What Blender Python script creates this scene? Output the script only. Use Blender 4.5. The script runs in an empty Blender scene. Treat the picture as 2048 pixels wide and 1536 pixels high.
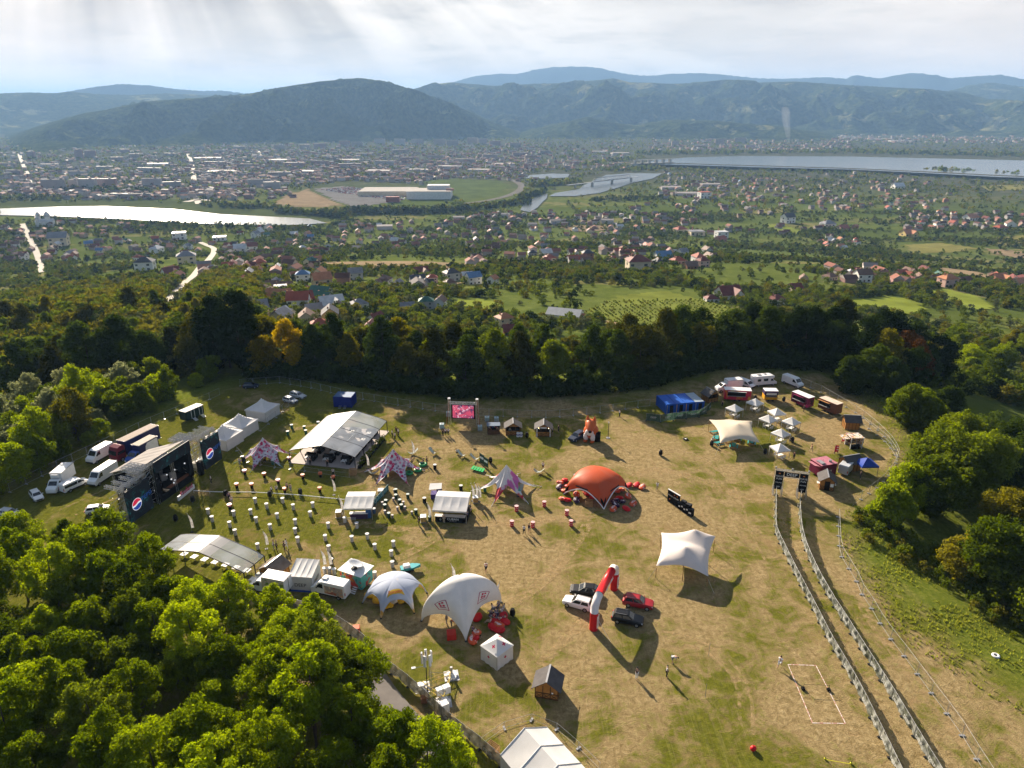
import bpy, math, random
import numpy as np
from math import sin, cos, pi, sqrt, atan2, radians as R
from mathutils import Vector, Matrix
# ---------------------------------------------------------------- camera, sky, sun, exposure
sc = bpy.context.scene
col = sc.collection
CAM_H, PITCH, FPX = 70.0, R(21.3), 1420.0
cam_d = bpy.data.cameras.new("camera")
cam_d.sensor_width = 36.0
cam_d.lens = FPX / 2048 * 36
cam_d.clip_end = 90000
cam_d.clip_start = 0.5
cam = bpy.data.objects.new("camera", cam_d)
cam.location = (0, 0, CAM_H)
cam.rotation_euler = (pi / 2 - PITCH, 0, 0)
col.objects.link(cam)
sc.camera = cam
SUN_AZ, SUN_EL = R(-26.8), R(24.5)          # azimuth measured from the view direction (+Y), towards +X
sun_d = bpy.data.lights.new("sun", 'SUN')
sun_d.energy = 5.0
sun_d.angle = R(0.55)
sun_d.color = (1.0, 0.86, 0.68)
sun = bpy.data.objects.new("sun", sun_d)
SUNV = Vector((sin(SUN_AZ) * cos(SUN_EL), cos(SUN_AZ) * cos(SUN_EL), sin(SUN_EL)))
sun.rotation_euler = SUNV.to_track_quat('Z', 'Y').to_euler()
sun.location = SUNV * 400
col.objects.link(sun)
sc.view_settings.view_transform = 'Standard'
sc.view_settings.look = 'None'
sc.view_settings.exposure = 1.5
sc.view_settings.gamma = 1.0
sc.cycles.max_bounces = 5
sc.cycles.diffuse_bounces = 2
sc.cycles.glossy_bounces = 2
sc.cycles.transmission_bounces = 4
sc.cycles.transparent_max_bounces = 6
sc.cycles.volume_bounces = 0
sc.cycles.use_denoising = True
sc.cycles.sample_clamp_indirect = 4.0
W = bpy.data.worlds.new("World")
sc.world = W
W.use_nodes = True
nt = W.node_tree
nt.nodes.clear()
class NB:
 """small helper to write node trees"""
 def __init__(s, tree):
  s.t = tree
 def n(s, typ, ins=None, **kw):
  nd = s.t.nodes.new(typ)
  for k, v in kw.items():
   setattr(nd, k, v)
  for k, v in (ins or {}).items():
   if hasattr(v, 'is_linked') or isinstance(v, bpy.types.NodeSocket):
    s.t.links.new(v, nd.inputs[k])
   else:
    nd.inputs[k].default_value = v
  return nd
 def math(s, op, a, b=0.0, c=0.0, clamp=False):
  nd = s.n('ShaderNodeMath', {0: a, 1: b, 2: c}, operation=op)
  nd.use_clamp = clamp
  return nd.outputs[0]
 def mix(s, f, a, b, bt='MIX'):
  nd = s.t.nodes.new('ShaderNodeMix')
  nd.data_type = 'RGBA'
  nd.blend_type = bt
  for k, v in ((0, f), (6, a), (7, b)):
   if isinstance(v, bpy.types.NodeSocket):
    s.t.links.new(v, nd.inputs[k])
   else:
    nd.inputs[k].default_value = v if k == 0 else (v + (1,) if len(v) == 3 else v)
  return nd.outputs[2]
 def noise(s, vec, scale, detail=4, rough=.55, dist=0.0):
  nd = s.n('ShaderNodeTexNoise', {'Scale': scale, 'Detail': detail, 'Roughness': rough, 'Distortion': dist})
  if vec is not None:
   s.t.links.new(vec, nd.inputs['Vector'])
  return nd.outputs['Fac']
 def ramp(s, f, stops, interp='LINEAR'):
  nd = s.n('ShaderNodeValToRGB', {'Fac': f})
  cr = nd.color_ramp
  cr.interpolation = interp
  while len(cr.elements) < len(stops):
   cr.elements.new(0.5)
  for e, (p, c) in zip(cr.elements, stops):
   e.position = p
   e.color = (c, c, c, 1) if isinstance(c, (int, float)) else (tuple(c) + (1,))[:4]
  return nd.outputs['Color']
 def mapr(s, v, a, b, c=0.0, d=1.0, clamp=True):
  nd = s.n('ShaderNodeMapRange', {0: v, 1: a, 2: b, 3: c, 4: d})
  nd.clamp = clamp
  return nd.outputs[0]
b = NB(nt)
sky = b.n('ShaderNodeTexSky', sky_type='NISHITA')
sky.sun_disc = False
sky.sun_elevation = SUN_EL
sky.sun_rotation = SUN_AZ
sky.altitude = 300
sky.air_density = 1.0
sky.dust_density = 2.0
tc = b.n('ShaderNodeTexCoord')
sep = b.n('ShaderNodeSeparateXYZ', {0: tc.outputs['Generated']})
zz = b.math('ADD', b.math('MAXIMUM', sep.outputs[2], 0.0), 0.10)
cmb = b.n('ShaderNodeCombineXYZ', {0: b.math('DIVIDE', sep.outputs[0], zz), 1: b.math('DIVIDE', sep.outputs[1], zz), 2: 0.0})
cloud = b.noise(cmb.outputs[0], 0.55, 7, .55, .3)
small = b.noise(cmb.outputs[0], 2.1, 6, .6, .2)
stk = b.n('ShaderNodeCombineXYZ', {0: b.math('MULTIPLY', b.math('DIVIDE', sep.outputs[0], b.math('MAXIMUM', sep.outputs[1], .2)), 1.0), 1: b.math('MULTIPLY', sep.outputs[2], 5.0), 2: 3.3})
layers = b.noise(stk.outputs[0], 2.6, 5, .5, .25)
cl = b.mapr(cloud, .36, .64)
ly = b.mapr(layers, .40, .62)
# bright thin overcast with soft grey banks, brightest low ahead; overhead and behind darkened to cut ambient light
white = b.mix(ly, (4.85, 4.45, 4.0), (3.1, 2.85, 2.62))
white = b.mix(b.math('MULTIPLY', b.mapr(small, .50, .68), .55), white, (2.4, 2.3, 2.2))
azb = b.math('DIVIDE', sep.outputs[0], b.math('MAXIMUM', sep.outputs[1], .2))
leftb = b.mapr(azb, -.05, -.75)
white = b.mix(b.math('MULTIPLY', leftb, .42), white, (2.6, 2.5, 2.45))
low = b.mapr(sep.outputs[2], .20, .02)
pink = b.math('MULTIPLY', low, b.math('ADD', b.mapr(azb, -.3, -.7), b.mapr(azb, .2, .8)))
white = b.mix(b.math('MULTIPLY', b.math('ADD', pink, b.math('MULTIPLY', low, .35)), .75), white, (5.7, 4.75, 4.05))
fac = b.math('ADD', b.math('MULTIPLY', cl, .05), .94)
mixed = b.mix(fac, sky.outputs[0], white)
up = b.mapr(sep.outputs[2], .27, .6)
mixed = b.mix(b.math('MULTIPLY', up, .85), mixed, b.mix(.5, sky.outputs[0], (.75, .95, 1.4)))
back = b.mapr(sep.outputs[1], .35, -.25)
mixed = b.mix(b.math('MULTIPLY', back, .8), mixed, b.mix(.6, sky.outputs[0], (.5, .68, 1.0)))
ray_a = b.math('DIVIDE', b.math('ADD', azb, .505), b.math('MAXIMUM', b.math('SUBTRACT', .46, sep.outputs[2]), .05))
rv = b.n('ShaderNodeCombineXYZ', {0: b.math('MULTIPLY', ray_a, 3.2), 1: 0.4, 2: 7.7})
rays = b.mapr(b.noise(rv.outputs[0], 1.6, 3, .55), .36, .64, .70, 1.14)
rmask = b.math('MULTIPLY', b.mapr(azb, .12, -.12), b.mapr(sep.outputs[2], .0, .10))
mixed = b.mix(rmask, mixed, b.mix(1.0, mixed, b.n('ShaderNodeCombineColor', {0: rays, 1: rays, 2: rays}).outputs[0], 'MULTIPLY'))
bg = b.n('ShaderNodeBackground', {'Color': mixed, 'Strength': 0.078})
wo = b.n('ShaderNodeOutputWorld')
nt.links.new(bg.outputs[0], wo.inputs[0])
# ---------------------------------------------------------------- pixel (2048x1536) -> ground
rnd = random.Random(11)
nrs = np.random.RandomState(5)
CP, SP = cos(PITCH), sin(PITCH)
def ray(u, v):
 dx, dy = (u - 1024) / FPX, -(v - 768) / FPX
 return Vector((dx, dy * SP + CP, dy * CP - SP))
def at(u, v, z=0.0):
 d = ray(u, v)
 return Vector((0, 0, CAM_H)) + d * ((z - CAM_H) / d.z)
def proj(p):
 x, y, z = p[0], p[1], p[2] - CAM_H
 zc = y * CP - z * SP
 return 1024 + FPX * x / zc, 768 - FPX * (y * SP + z * CP) / zc
def head(a, b_, z=0.0):
 p, q = at(*a, z), at(*b_, z)
 return atan2(q.y - p.y, q.x - p.x)
# ---------------------------------------------------------------- mesh builder
class MB:
 def __init__(s):
  s.v, s.f, s.m = [], [], []
 def face(s, pts, mi=0):
  i = len(s.v)
  s.v += [tuple(p) for p in pts]
  s.f.append(tuple(range(i, i + len(pts))))
  s.m.append(mi)
  return s
 def raw(s, vs, fs, mi=0):
  i = len(s.v)
  s.v += [tuple(p) for p in vs]
  s.f += [tuple(k + i for k in f) for f in fs]
  s.m += [mi] * len(fs)
  return s
 def box(s, cx, cy, z0, sx, sy, sz, rz=0.0, mi=0, tp=1.0, tpy=None):
  tpy = tp if tpy is None else tpy
  c, n = cos(rz), sin(rz)
  vs = []
  for z, kx, ky in ((z0, 1, 1), (z0 + sz, tp, tpy)):
   for ax, ay in ((-1, -1), (1, -1), (1, 1), (-1, 1)):
    x, y = ax * sx / 2 * kx, ay * sy / 2 * ky
    vs.append((cx + x * c - y * n, cy + x * n + y * c, z))
  return s.raw(vs, [(3, 2, 1, 0), (4, 5, 6, 7), (0, 1, 5, 4), (1, 2, 6, 5), (2, 3, 7, 6), (3, 0, 4, 7)], mi)
 def cyl(s, x, y, z0, r0, r1, h, n=12, mi=0, cap=True):
  vs = [(x + r * cos(2 * pi * k / n), y + r * sin(2 * pi * k / n), z) for r, z in ((r0, z0), (r1, z0 + h)) for k in range(n)]
  fs = [(k, (k + 1) % n, n + (k + 1) % n, n + k) for k in range(n)]
  if cap:
   fs += [tuple(range(n))[::-1], tuple(range(n, 2 * n))]
  return s.raw(vs, fs, mi)
 def lathe(s, x, y, prof, n=14, mi=0, cap=True):
  vs = [(x + r * cos(2 * pi * k / n), y + r * sin(2 * pi * k / n), z) for r, z in prof for k in range(n)]
  fs = [(j * n + k, j * n + (k + 1) % n, (j + 1) * n + (k + 1) % n, (j + 1) * n + k) for j in range(len(prof) - 1) for k in range(n)]
  if cap:
   fs += [tuple(range(n))[::-1], tuple(range((len(prof) - 1) * n, len(prof) * n))]
  return s.raw(vs, fs, mi)
 def wheel(s, x, y, z, r, w, n=16, mi=0):
  vs = [(x + r * cos(2 * pi * k / n), yy, z + r * sin(2 * pi * k / n)) for yy in (y - w / 2, y + w / 2) for k in range(n)]
  fs = [(k, (k + 1) % n, n + (k + 1) % n, n + k) for k in range(n)] + [tuple(range(n))[::-1], tuple(range(n, 2 * n))]
  return s.raw(vs, fs, mi)
 def tube(s, pts, r, n=6, mi=0, r1=None):
  pts = [Vector(p) for p in pts]
  vs, fs = [], []
  for i, p in enumerate(pts):
   t = (pts[min(i + 1, len(pts) - 1)] - pts[max(i - 1, 0)]).normalized()
   a = t.cross(Vector((0, 0, 1)))
   if a.length < 1e-3:
    a = t.cross(Vector((1, 0, 0)))
   a.normalize()
   bb = t.cross(a)
   rr = r if r1 is None else r + (r1 - r) * i / max(1, len(pts) - 1)
   for k in range(n):
    q = p + (a * cos(2 * pi * k / n) + bb * sin(2 * pi * k / n)) * rr
    vs.append(tuple(q))
  for i in range(len(pts) - 1):
   fs += [(i * n + k, i * n + (k + 1) % n, (i + 1) * n + (k + 1) % n, (i + 1) * n + k) for k in range(n)]
  fs += [tuple(range(n)), tuple(range((len(pts) - 1) * n, len(pts) * n))[::-1]]
  return s.raw(vs, fs, mi)
 def loft(s, rings, mi=0, cap=True):
  n = len(rings[0])
  vs = [p for r_ in rings for p in r_]
  fs = [(j * n + k, j * n + (k + 1) % n, (j + 1) * n + (k + 1) % n, (j + 1) * n + k) for j in range(len(rings) - 1) for k in range(n)]
  if cap:
   fs += [tuple(range(n))[::-1], tuple(range((len(rings) - 1) * n, len(rings) * n))]
  return s.raw(vs, fs, mi)
 def prism(s, prof, y0, y1, mi=0):
  """profile in x,z swept along y"""
  return s.loft([[(x, y0, z) for x, z in prof], [(x, y1, z) for x, z in prof]], mi)
 def grid(s, fn, nu, nv, mi=0, wrap=False):
  vs = [fn(i / nu, j / nv) for j in range(nv + 1) for i in range(nu + (0 if wrap else 1))]
  w = nu if wrap else nu + 1
  fs = []
  for j in range(nv):
   for i in range(nu):
    a, b_ = j * w + i, j * w + (i + 1) % w
    fs.append((a, b_, b_ + w, a + w))
  return s.raw(vs, fs, mi)
 def blob(s, cx, cy, cz, rx, ry, rz_, nu=12, nv=7, mi=0, jit=0.0, rd=rnd):
  ring = []
  for j in range(nv + 1):
   t = pi * j / nv - pi / 2
   row = []
   for k in range(nu):
    a = 2 * pi * k / nu
    q = 1 + (rd.uniform(-jit, jit) if 0 < j < nv else 0)
    row.append((cx + rx * cos(t) * cos(a) * q, cy + ry * cos(t) * sin(a) * q, cz + rz_ * sin(t) * q))
   ring.append(row)
  return s.loft(ring, mi, cap=False)
 def mesh(s, name, smooth=False):
  me = bpy.data.meshes.new(name)
  me.from_pydata(s.v, [], s.f)
  if s.m and max(s.m) > 0:
   me.polygons.foreach_set('material_index', s.m)
  if smooth:
   me.polygons.foreach_set('use_smooth', [True] * len(s.f))
  me.validate()
  me.update()
  return me
 def build(s, name, mats, parent=None, smooth=False, loc=None, rz=0.0, label=None, weld=False):
  me = s.mesh(name, smooth)
  if weld:
   import bmesh
   bm = bmesh.new()
   bm.from_mesh(me)
   bmesh.ops.remove_doubles(bm, verts=bm.verts, dist=1e-4)
   bm.to_mesh(me)
   bm.free()
  for m in (mats if isinstance(mats, (list, tuple)) else [mats]):
   me.materials.append(m)
  o = bpy.data.objects.new(name, me)
  col.objects.link(o)
  if parent is not None:
   own(o, parent)
  if loc is not None:
   o.location = loc
  o.rotation_euler.z = rz
  if label:
   o['label'] = label
  return o
def bevel(o, w=0.03, seg=2):
 m = o.modifiers.new('bevel', 'BEVEL')
 m.width = w
 m.segments = seg
 m.limit_method = 'ANGLE'
 return o
def tag(o, label=None, cat=None, group=None, kind=None):
 for k, v in (('label', label), ('category', cat), ('group', group), ('kind', kind)):
  if v:
   o[k] = v
 return o
def thing(name, label, cat, loc=(0, 0, 0), rz=0.0, group=None):
 o = bpy.data.objects.new(name, None)
 o.empty_display_size = 0.3
 col.objects.link(o)
 o.location = loc
 o.rotation_euler = (0, 0, rz)
 return tag(o, label, cat, group)
KIDS = {}
def own(o, parent):
 o.parent = parent
 KIDS.setdefault(parent.name, []).append(o)
def kids(o):
 return list(KIDS.get(o.name, ()))
def dup(o, loc=None, rz=None, label=None, group=None, scale=None, parent=None):
 c = o.copy()
 col.objects.link(c)
 if loc is not None:
  c.location = loc
 if rz is not None:
  c.rotation_euler = (0, 0, rz)
 if scale is not None:
  c.scale = scale
 if label:
  c['label'] = label
 if group:
  c['group'] = group
 if parent is not None:
  own(c, parent)
 for ch in kids(o):
  dup(ch, parent=c)
 return c
def struct(o):
 o['kind'] = 'structure'
 return o
# ---------------------------------------------------------------- materials
MATS = {}
def mat(name, c, rough=.6, metal=0.0, var=.15, scale=1.5, spec=.14, coat=0.0, bump=0.0, emis=0.0, trans=0.0, alpha=1.0, fabric=False):
 if name in MATS:
  return MATS[name]
 m = bpy.data.materials.new(name)
 m.use_nodes = True
 t = m.node_tree
 t.nodes.clear()
 n = NB(t)
 out = n.n('ShaderNodeOutputMaterial')
 p = n.n('ShaderNodeBsdfPrincipled', {'Roughness': rough, 'Metallic': metal, 'Specular IOR Level': spec, 'Coat Weight': coat, 'Alpha': alpha})
 tcn = n.n('ShaderNodeTexCoord')
 f = n.noise(tcn.outputs['Object'], scale, 5, .6)
 k = n.mapr(f, .3, .7, 1 - var, 1 + var)
 hsv = n.n('ShaderNodeHueSaturation', {'Color': tuple(c) + (1,), 'Value': k})
 t.links.new(hsv.outputs[0], p.inputs['Base Color'])
 if emis:
  p.inputs['Emission Color'].default_value = tuple(c) + (1,)
  p.inputs['Emission Strength'].default_value = emis
 if bump:
  f2 = n.noise(tcn.outputs['Object'], scale * 6, 4, .6)
  bn = n.n('ShaderNodeBump', {'Strength': bump, 'Distance': .05, 'Height': f2})
  t.links.new(bn.outputs[0], p.inputs['Normal'])
 sh = p.outputs[0]
 if trans:
  tr = n.n('ShaderNodeBsdfTranslucent', {'Color': hsv.outputs[0]})
  mx = n.n('ShaderNodeMixShader', {0: trans, 1: sh, 2: tr.outputs[0]})
  sh = mx.outputs[0]
 t.links.new(sh, out.inputs[0])
 MATS[name] = m
 return m
def pattern(name, cols, scale=2.0, rough=.6, kind='voronoi', trans=0.0, thr=.5):
 """printed cloth / painted panel: cols[0] ground, the others as blotches"""
 if name in MATS:
  return MATS[name]
 m = bpy.data.materials.new(name)
 m.use_nodes = True
 t = m.node_tree
 t.nodes.clear()
 n = NB(t)
 out = n.n('ShaderNodeOutputMaterial')
 p = n.n('ShaderNodeBsdfPrincipled', {'Roughness': rough, 'Specular IOR Level': .15})
 tcn = n.n('ShaderNodeTexCoord')
 c = cols[0] + (1,)
 cur = None
 for i, k in enumerate(cols[1:]):
  mp = n.n('ShaderNodeMapping', {'Vector': tcn.outputs['Object'], 'Location': (i * 7.3, i * 3.1, i * 1.7)})
  if kind == 'voronoi':
   v = n.n('ShaderNodeTexVoronoi', {'Vector': mp.outputs[0], 'Scale': scale * (1 + .3 * i)})
   nz = n.noise(mp.outputs[0], scale * 3, 3)
   d = n.math('ADD', v.outputs['Distance'], n.math('MULTIPLY', n.math('SUBTRACT', nz, .5), .5))
   fac = n.mapr(d, thr * .8, thr * .72)
  else:
   fac = n.mapr(n.noise(mp.outputs[0], scale * (1 + .35 * i), 3, .5, .6), thr, thr + .05)
  cur = n.mix(fac, cur if cur is not None else c, k)
 t.links.new(cur, p.inputs['Base Color'])
 sh = p.outputs[0]
 if trans:
  tr = n.n('ShaderNodeBsdfTranslucent', {'Color': cur})
  sh = n.n('ShaderNodeMixShader', {0: trans, 1: sh, 2: tr.outputs[0]}).outputs[0]
 t.links.new(sh, out.inputs[0])
 MATS[name] = m
 return m
TXT = {}
def text(parent, name, s, loc, rot, size, m, align='CENTER', ext=.004, shear=0.0):
 k = (s, align, shear)
 if k not in TXT:
  cu = bpy.data.curves.new(name, 'FONT')
  cu.body, cu.align_x, cu.align_y, cu.extrude, cu.shear, cu.resolution_u = s, align, 'CENTER', .01, shear, 3
  fo = bpy.data.objects.new(name, cu)
  col.objects.link(fo)
  bpy.context.view_layer.update()
  TXT[k] = bpy.data.meshes.new_from_object(fo)
  bpy.data.objects.remove(fo)
 me = TXT[k].copy()
 me.transform(Matrix.Diagonal((size, size, ext / .01, 1)))
 me.materials.clear()
 me.materials.append(m)
 o = bpy.data.objects.new(name, me)
 col.objects.link(o)
 o.location = loc
 o.rotation_euler = rot
 if parent is not None:
  own(o, parent)
 return o
ORD = "first second third fourth fifth sixth seventh eighth ninth tenth eleventh twelfth thirteenth fourteenth fifteenth sixteenth seventeenth eighteenth nineteenth twentieth".split()
TENS = {20: 'twenty', 30: 'thirty', 40: 'forty', 50: 'fifty', 60: 'sixty', 70: 'seventy', 80: 'eighty', 90: 'ninety'}
def ordinal(i):                                   # 1 -> first
 if i <= 20:
  return ORD[i - 1]
 if i % 10 == 0:
  return TENS[i][:-1] + 'ieth'
 return TENS[i // 10 * 10] + '-' + ORD[i % 10 - 1]
def label_row(objs, desc, where):
 """objs: [(screen x, object)] look-alikes of one area; names them by their order from the left"""
 objs = sorted(objs, key=lambda p: p[0])
 n = len(objs)
 for i, (_, o) in enumerate(objs):
  if n == 1:
   o['label'] = f"{desc} {where}"
  elif i == 0:
   o['label'] = f"leftmost {desc} {where}"
  elif i == n - 1:
   o['label'] = f"rightmost {desc} {where}"
  else:
   o['label'] = f"{desc} {where}, {ordinal(i + 1)} from the left"
# ---------------------------------------------------------------- terrain: a hilltop field above a wide valley
PX_EDGE = [(-260, 1040), (0, 950), (140, 890), (300, 835), (480, 765), (620, 765), (900, 797), (1300, 785), (1450, 741), (1650, 746),
  (1790, 840), (1812, 905), (1790, 960), (1712, 1030), (1690, 1110), (1800, 1200), (1900, 1290), (2060, 1385), (2300, 1500)]
EDGE = [tuple(at(u, v)[:2]) for u, v in PX_EDGE] + [(90, 30), (60, -60), (-120, -60), (-190, 40)]
EDGE = np.array(EDGE)
FLOOR = -130.0
def sd_edge(x, y):
 """signed distance to the rim of the hilltop field, negative inside"""
 x, y = np.asarray(x, float), np.asarray(y, float)
 d = np.full(x.shape, 1e18)
 ins = np.zeros(x.shape, bool)
 for i in range(len(EDGE)):
  (ax, ay), (bx, by) = EDGE[i], EDGE[(i + 1) % len(EDGE)]
  ex, ey = bx - ax, by - ay
  t = np.clip(((x - ax) * ex + (y - ay) * ey) / (ex * ex + ey * ey), 0, 1)
  d = np.minimum(d, (x - ax - t * ex) ** 2 + (y - ay - t * ey) ** 2)
  c = (ay > y) != (by > y)
  xi = ax + (y - ay) / (ey if abs(ey) > 1e-9 else 1e-9) * ex
  ins ^= c & (x < xi)
 return np.where(ins, -1, 1) * np.sqrt(d)
PR_D = np.array([0, 6, 15, 30, 60, 110, 180, 280, 420, 650, 900, 1000, 1e6])
PR_H = np.array([0, .3, 1.8, 5.5, 14, 25, 35, 46, 60, 90, 123, 130, 130])
def hgt(x, y):
 x, y = np.asarray(x, float), np.asarray(y, float)
 d = np.maximum(sd_edge(x, y), 0)
 z = -np.interp(d, PR_D, PR_H)
 # the wooded shoulder on the far left stays higher, gentle roll over the slope
 roll = (np.sin(x / 87 + 1.3) * np.cos(y / 71) * 2.2 + np.sin(x / 33 + y / 41) * .8) * np.clip((d - 60) / 150, 0, 1) * np.clip((1000 - d) / 300, 0, 1)
 sh = np.exp(-(((x + 190) / 110) ** 2 + ((y - 330) / 130) ** 2)) * 14
 return z + roll + sh * np.clip(d / 80, 0, 1)
EDGL = [(tuple(EDGE[i]), tuple(EDGE[(i + 1) % len(EDGE)])) for i in range(len(EDGE))]
def hz(x, y):
 d2, ins = 1e18, False
 for (ax, ay), (bx, by) in EDGL:
  ex, ey = bx - ax, by - ay
  t = ((x - ax) * ex + (y - ay) * ey) / (ex * ex + ey * ey)
  t = 0 if t < 0 else 1 if t > 1 else t
  q = (x - ax - t * ex) ** 2 + (y - ay - t * ey) ** 2
  if q < d2:
   d2 = q
  if (ay > y) != (by > y) and x < ax + (y - ay) / (ey or 1e-9) * ex:
   ins = not ins
 if ins:
  return 0.0
 d = sqrt(d2)
 if d > 1500:
  return FLOOR
 k = 0
 while PR_D[k + 1] < d:
  k += 1
 z = -(PR_H[k] + (PR_H[k + 1] - PR_H[k]) * (d - PR_D[k]) / (PR_D[k + 1] - PR_D[k]))
 cl = lambda v: 0 if v < 0 else 1 if v > 1 else v
 roll = (sin(x / 87 + 1.3) * cos(y / 71) * 2.2 + sin(x / 33 + y / 41) * .8) * cl((d - 60) / 150) * cl((1000 - d) / 300)
 sh = math.exp(-(((x + 190) / 110) ** 2 + ((y - 330) / 130) ** 2)) * 14
 return float(z + roll + sh * cl(d / 80))
def T(u, v):
 """the ground point seen at a pixel"""
 d = ray(u, v)
 t0, t = 0.0, 20.0
 f = lambda t: CAM_H + d.z * t - hz(d.x * t, d.y * t)
 while f(t) > 0 and t < 40000:
  t0, t = t, t * 1.02 + 1
 for _ in range(24):
  m = (t0 + t) / 2
  if f(m) > 0:
   t0 = m
  else:
   t = m
 return Vector((d.x * t, d.y * t, hz(d.x * t, d.y * t)))
rr = [0.0]
r = 4.0
while r < 42000:
 rr.append(r)
 r *= 1.021 if r < 3000 else 1.06
rr = np.array(rr)
aa = np.concatenate([np.linspace(-60, 60, 401), np.linspace(60, 300, 60)[1:-1]])
aa = np.radians(aa)
RRm, AAm = np.meshgrid(rr, aa, indexing='ij')
GX, GY = RRm * np.sin(AAm), RRm * np.cos(AAm)
GD = sd_edge(GX, GY)
GZ = hgt(GX, GY)
na, nr_ = len(aa), len(rr)
gv = np.stack([GX, GY, GZ], -1).reshape(-1, 3)
idx = np.arange(nr_ * na).reshape(nr_, na)
a0 = idx[:-1, :]
q = np.stack([a0, np.roll(idx, -1, 1)[:-1], np.roll(idx, -1, 1)[1:], idx[1:]], -1).reshape(-1, 4)
def quick_mesh(name, v, faces, smooth=False):
 """v (n,3), faces (m,k) arrays"""
 me = bpy.data.meshes.new(name)
 k = faces.shape[1]
 me.vertices.add(len(v))
 me.vertices.foreach_set('co', np.ascontiguousarray(v, dtype=np.float32).ravel())
 me.loops.add(faces.size)
 me.loops.foreach_set('vertex_index', np.ascontiguousarray(faces, dtype=np.int32).ravel())
 me.polygons.add(len(faces))
 me.polygons.foreach_set('loop_start', np.arange(len(faces), dtype=np.int32) * k)
 me.polygons.foreach_set('loop_total', np.full(len(faces), k, dtype=np.int32))
 if smooth:
  me.polygons.foreach_set('use_smooth', np.ones(len(faces), bool))
 me.update(calc_edges=True)
 return me
def attr(me, name, arr):
 a = me.attributes.new(name, 'FLOAT', 'POINT')
 a.data.foreach_set('value', np.ascontiguousarray(arr, dtype=np.float32).ravel())
gm = quick_mesh('ground', gv, q, True)
attr(gm, 'rim', np.clip(GD, -500, 5000))
ground = bpy.data.objects.new('ground', gm)
col.objects.link(ground)
struct(ground)
gmat = bpy.data.materials.new('ground')
gmat.use_nodes = True
t = gmat.node_tree
t.nodes.clear()
n = NB(t)
P = n.n('ShaderNodeNewGeometry').outputs['Position']
rim = n.n('ShaderNodeAttribute', attribute_name='rim').outputs['Fac']
sepP = n.n('ShaderNodeSeparateXYZ', {0: P})
# hilltop turf: straw-dry grass with green swathes, worn earth and fine blades
n1 = n.noise(P, .055, 5, .6, .6)
n2 = n.noise(P, .22, 6, .65, .8)
n3 = n.noise(P, 1.3, 6, .7, .5)
n4 = n.noise(P, 7.0, 4, .7)
straw = n.ramp(n3, [(.28, (.150, .104, .045)), (.5, (.310, .228, .112)), (.72, (.47, .365, .195))])
green = n.ramp(n3, [(.25, (.055, .065, .008)), (.5, (.115, .125, .014)), (.78, (.21, .195, .030))])
earth = n.ramp(n4, [(.3, (.25, .15, .075)), (.7, (.36, .235, .125))])
gmask = n.math('ADD', n.math('MULTIPLY', n1, .80), n.math('ADD', n.math('MULTIPLY', n2, .66), n.math('MULTIPLY', n3, .42)))
# the stage end (left) and the back are greener, the middle is worn
gx = n.mapr(sepP.outputs[0], -12, -50, 0, .16)
gy = n.mapr(sepP.outputs[1], 118, 160, 0, .03)
nearg = n.mapr(sepP.outputs[1], 84, 66, 0, .05)
gmask = n.math('ADD', gmask, n.math('ADD', gx, n.math('ADD', gy, nearg)))
turf = n.mix(n.mapr(gmask, .918, 1.05), straw, green)
turf = n.mix(n.math('MULTIPLY', n.mapr(n.noise(P, .12, 5, .7), .56, .70), .55), turf, earth)
turf = n.mix(n.math('MULTIPLY', n.mapr(n4, .42, .70), .45), turf, (.075, .06, .014))
turf = n.mix(n.math('MULTIPLY', n.mapr(n.noise(P, .9, 4, .7, 1.0), .54, .70), .40), turf, (.10, .085, .022))
mp_ = n.n('ShaderNodeMapping', {'Vector': P, 'Scale': (2.4, .10, 0), 'Rotation': (0, 0, .62)})
turf = n.mix(n.math('MULTIPLY', n.mapr(n.noise(mp_.outputs[0], 1.0, 4, .65, 1.5), .5, .68), .14), turf, (.42, .33, .17))
mp2 = n.n('ShaderNodeMapping', {'Vector': P, 'Scale': (1.9, .08, 0), 'Rotation': (0, 0, -.45)})
turf = n.mix(n.math('MULTIPLY', n.mapr(n.noise(mp2.outputs[0], 1.0, 4, .65, 1.5), .52, .68), .2), turf, (.105, .082, .022))
# long grass on the banks outside the fence
bank = n.ramp(n3, [(.2, (.055, .078, .011)), (.5, (.112, .138, .018)), (.8, (.235, .225, .05))])
turf = n.mix(n.mapr(n.math('ADD', rim, n.math('MULTIPLY', n2, 6)), -1, 7), turf, bank)
# valley: meadows, scrub, garden plots
v1 = n.n('ShaderNodeMapping', {'Vector': P, 'Scale': (.006, .016, 0), 'Rotation': (0, 0, .35)})
plot = n.n('ShaderNodeTexVoronoi', {'Vector': v1.outputs[0], 'Scale': 1.0, 'Randomness': 1.0})
plotv = n.n('ShaderNodeSeparateColor', {0: plot.outputs['Color']}).outputs[0]
mead = n.ramp(plotv, [(0, (.075, .100, .022)), (.3, (.11, .135, .030)), (.5, (.155, .165, .045)), (.7, (.21, .185, .075)), (.85, (.12, .145, .035)), (1, (.25, .21, .10))], 'CONSTANT')
vn = n.noise(P, .045, 6, .65, .4)
vn2 = n.noise(P, .012, 4, .6)
mead = n.mix(n.mapr(vn, .38, .62), mead, n.mix(vn2, (.05, .075, .014), (.10, .125, .028)))
mead = n.mix(n.math('MULTIPLY', n.mapr(n.noise(P, .35, 5, .7), .4, .7), .5), mead, (.045, .06, .012))
town = n.ramp(n.noise(P, .03, 5, .7), [(.3, (.035, .045, .020)), (.5, (.06, .065, .04)), (.7, (.13, .12, .10))])
mead = n.mix(n.mapr(rim, 1500, 2100), mead, town)
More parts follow.
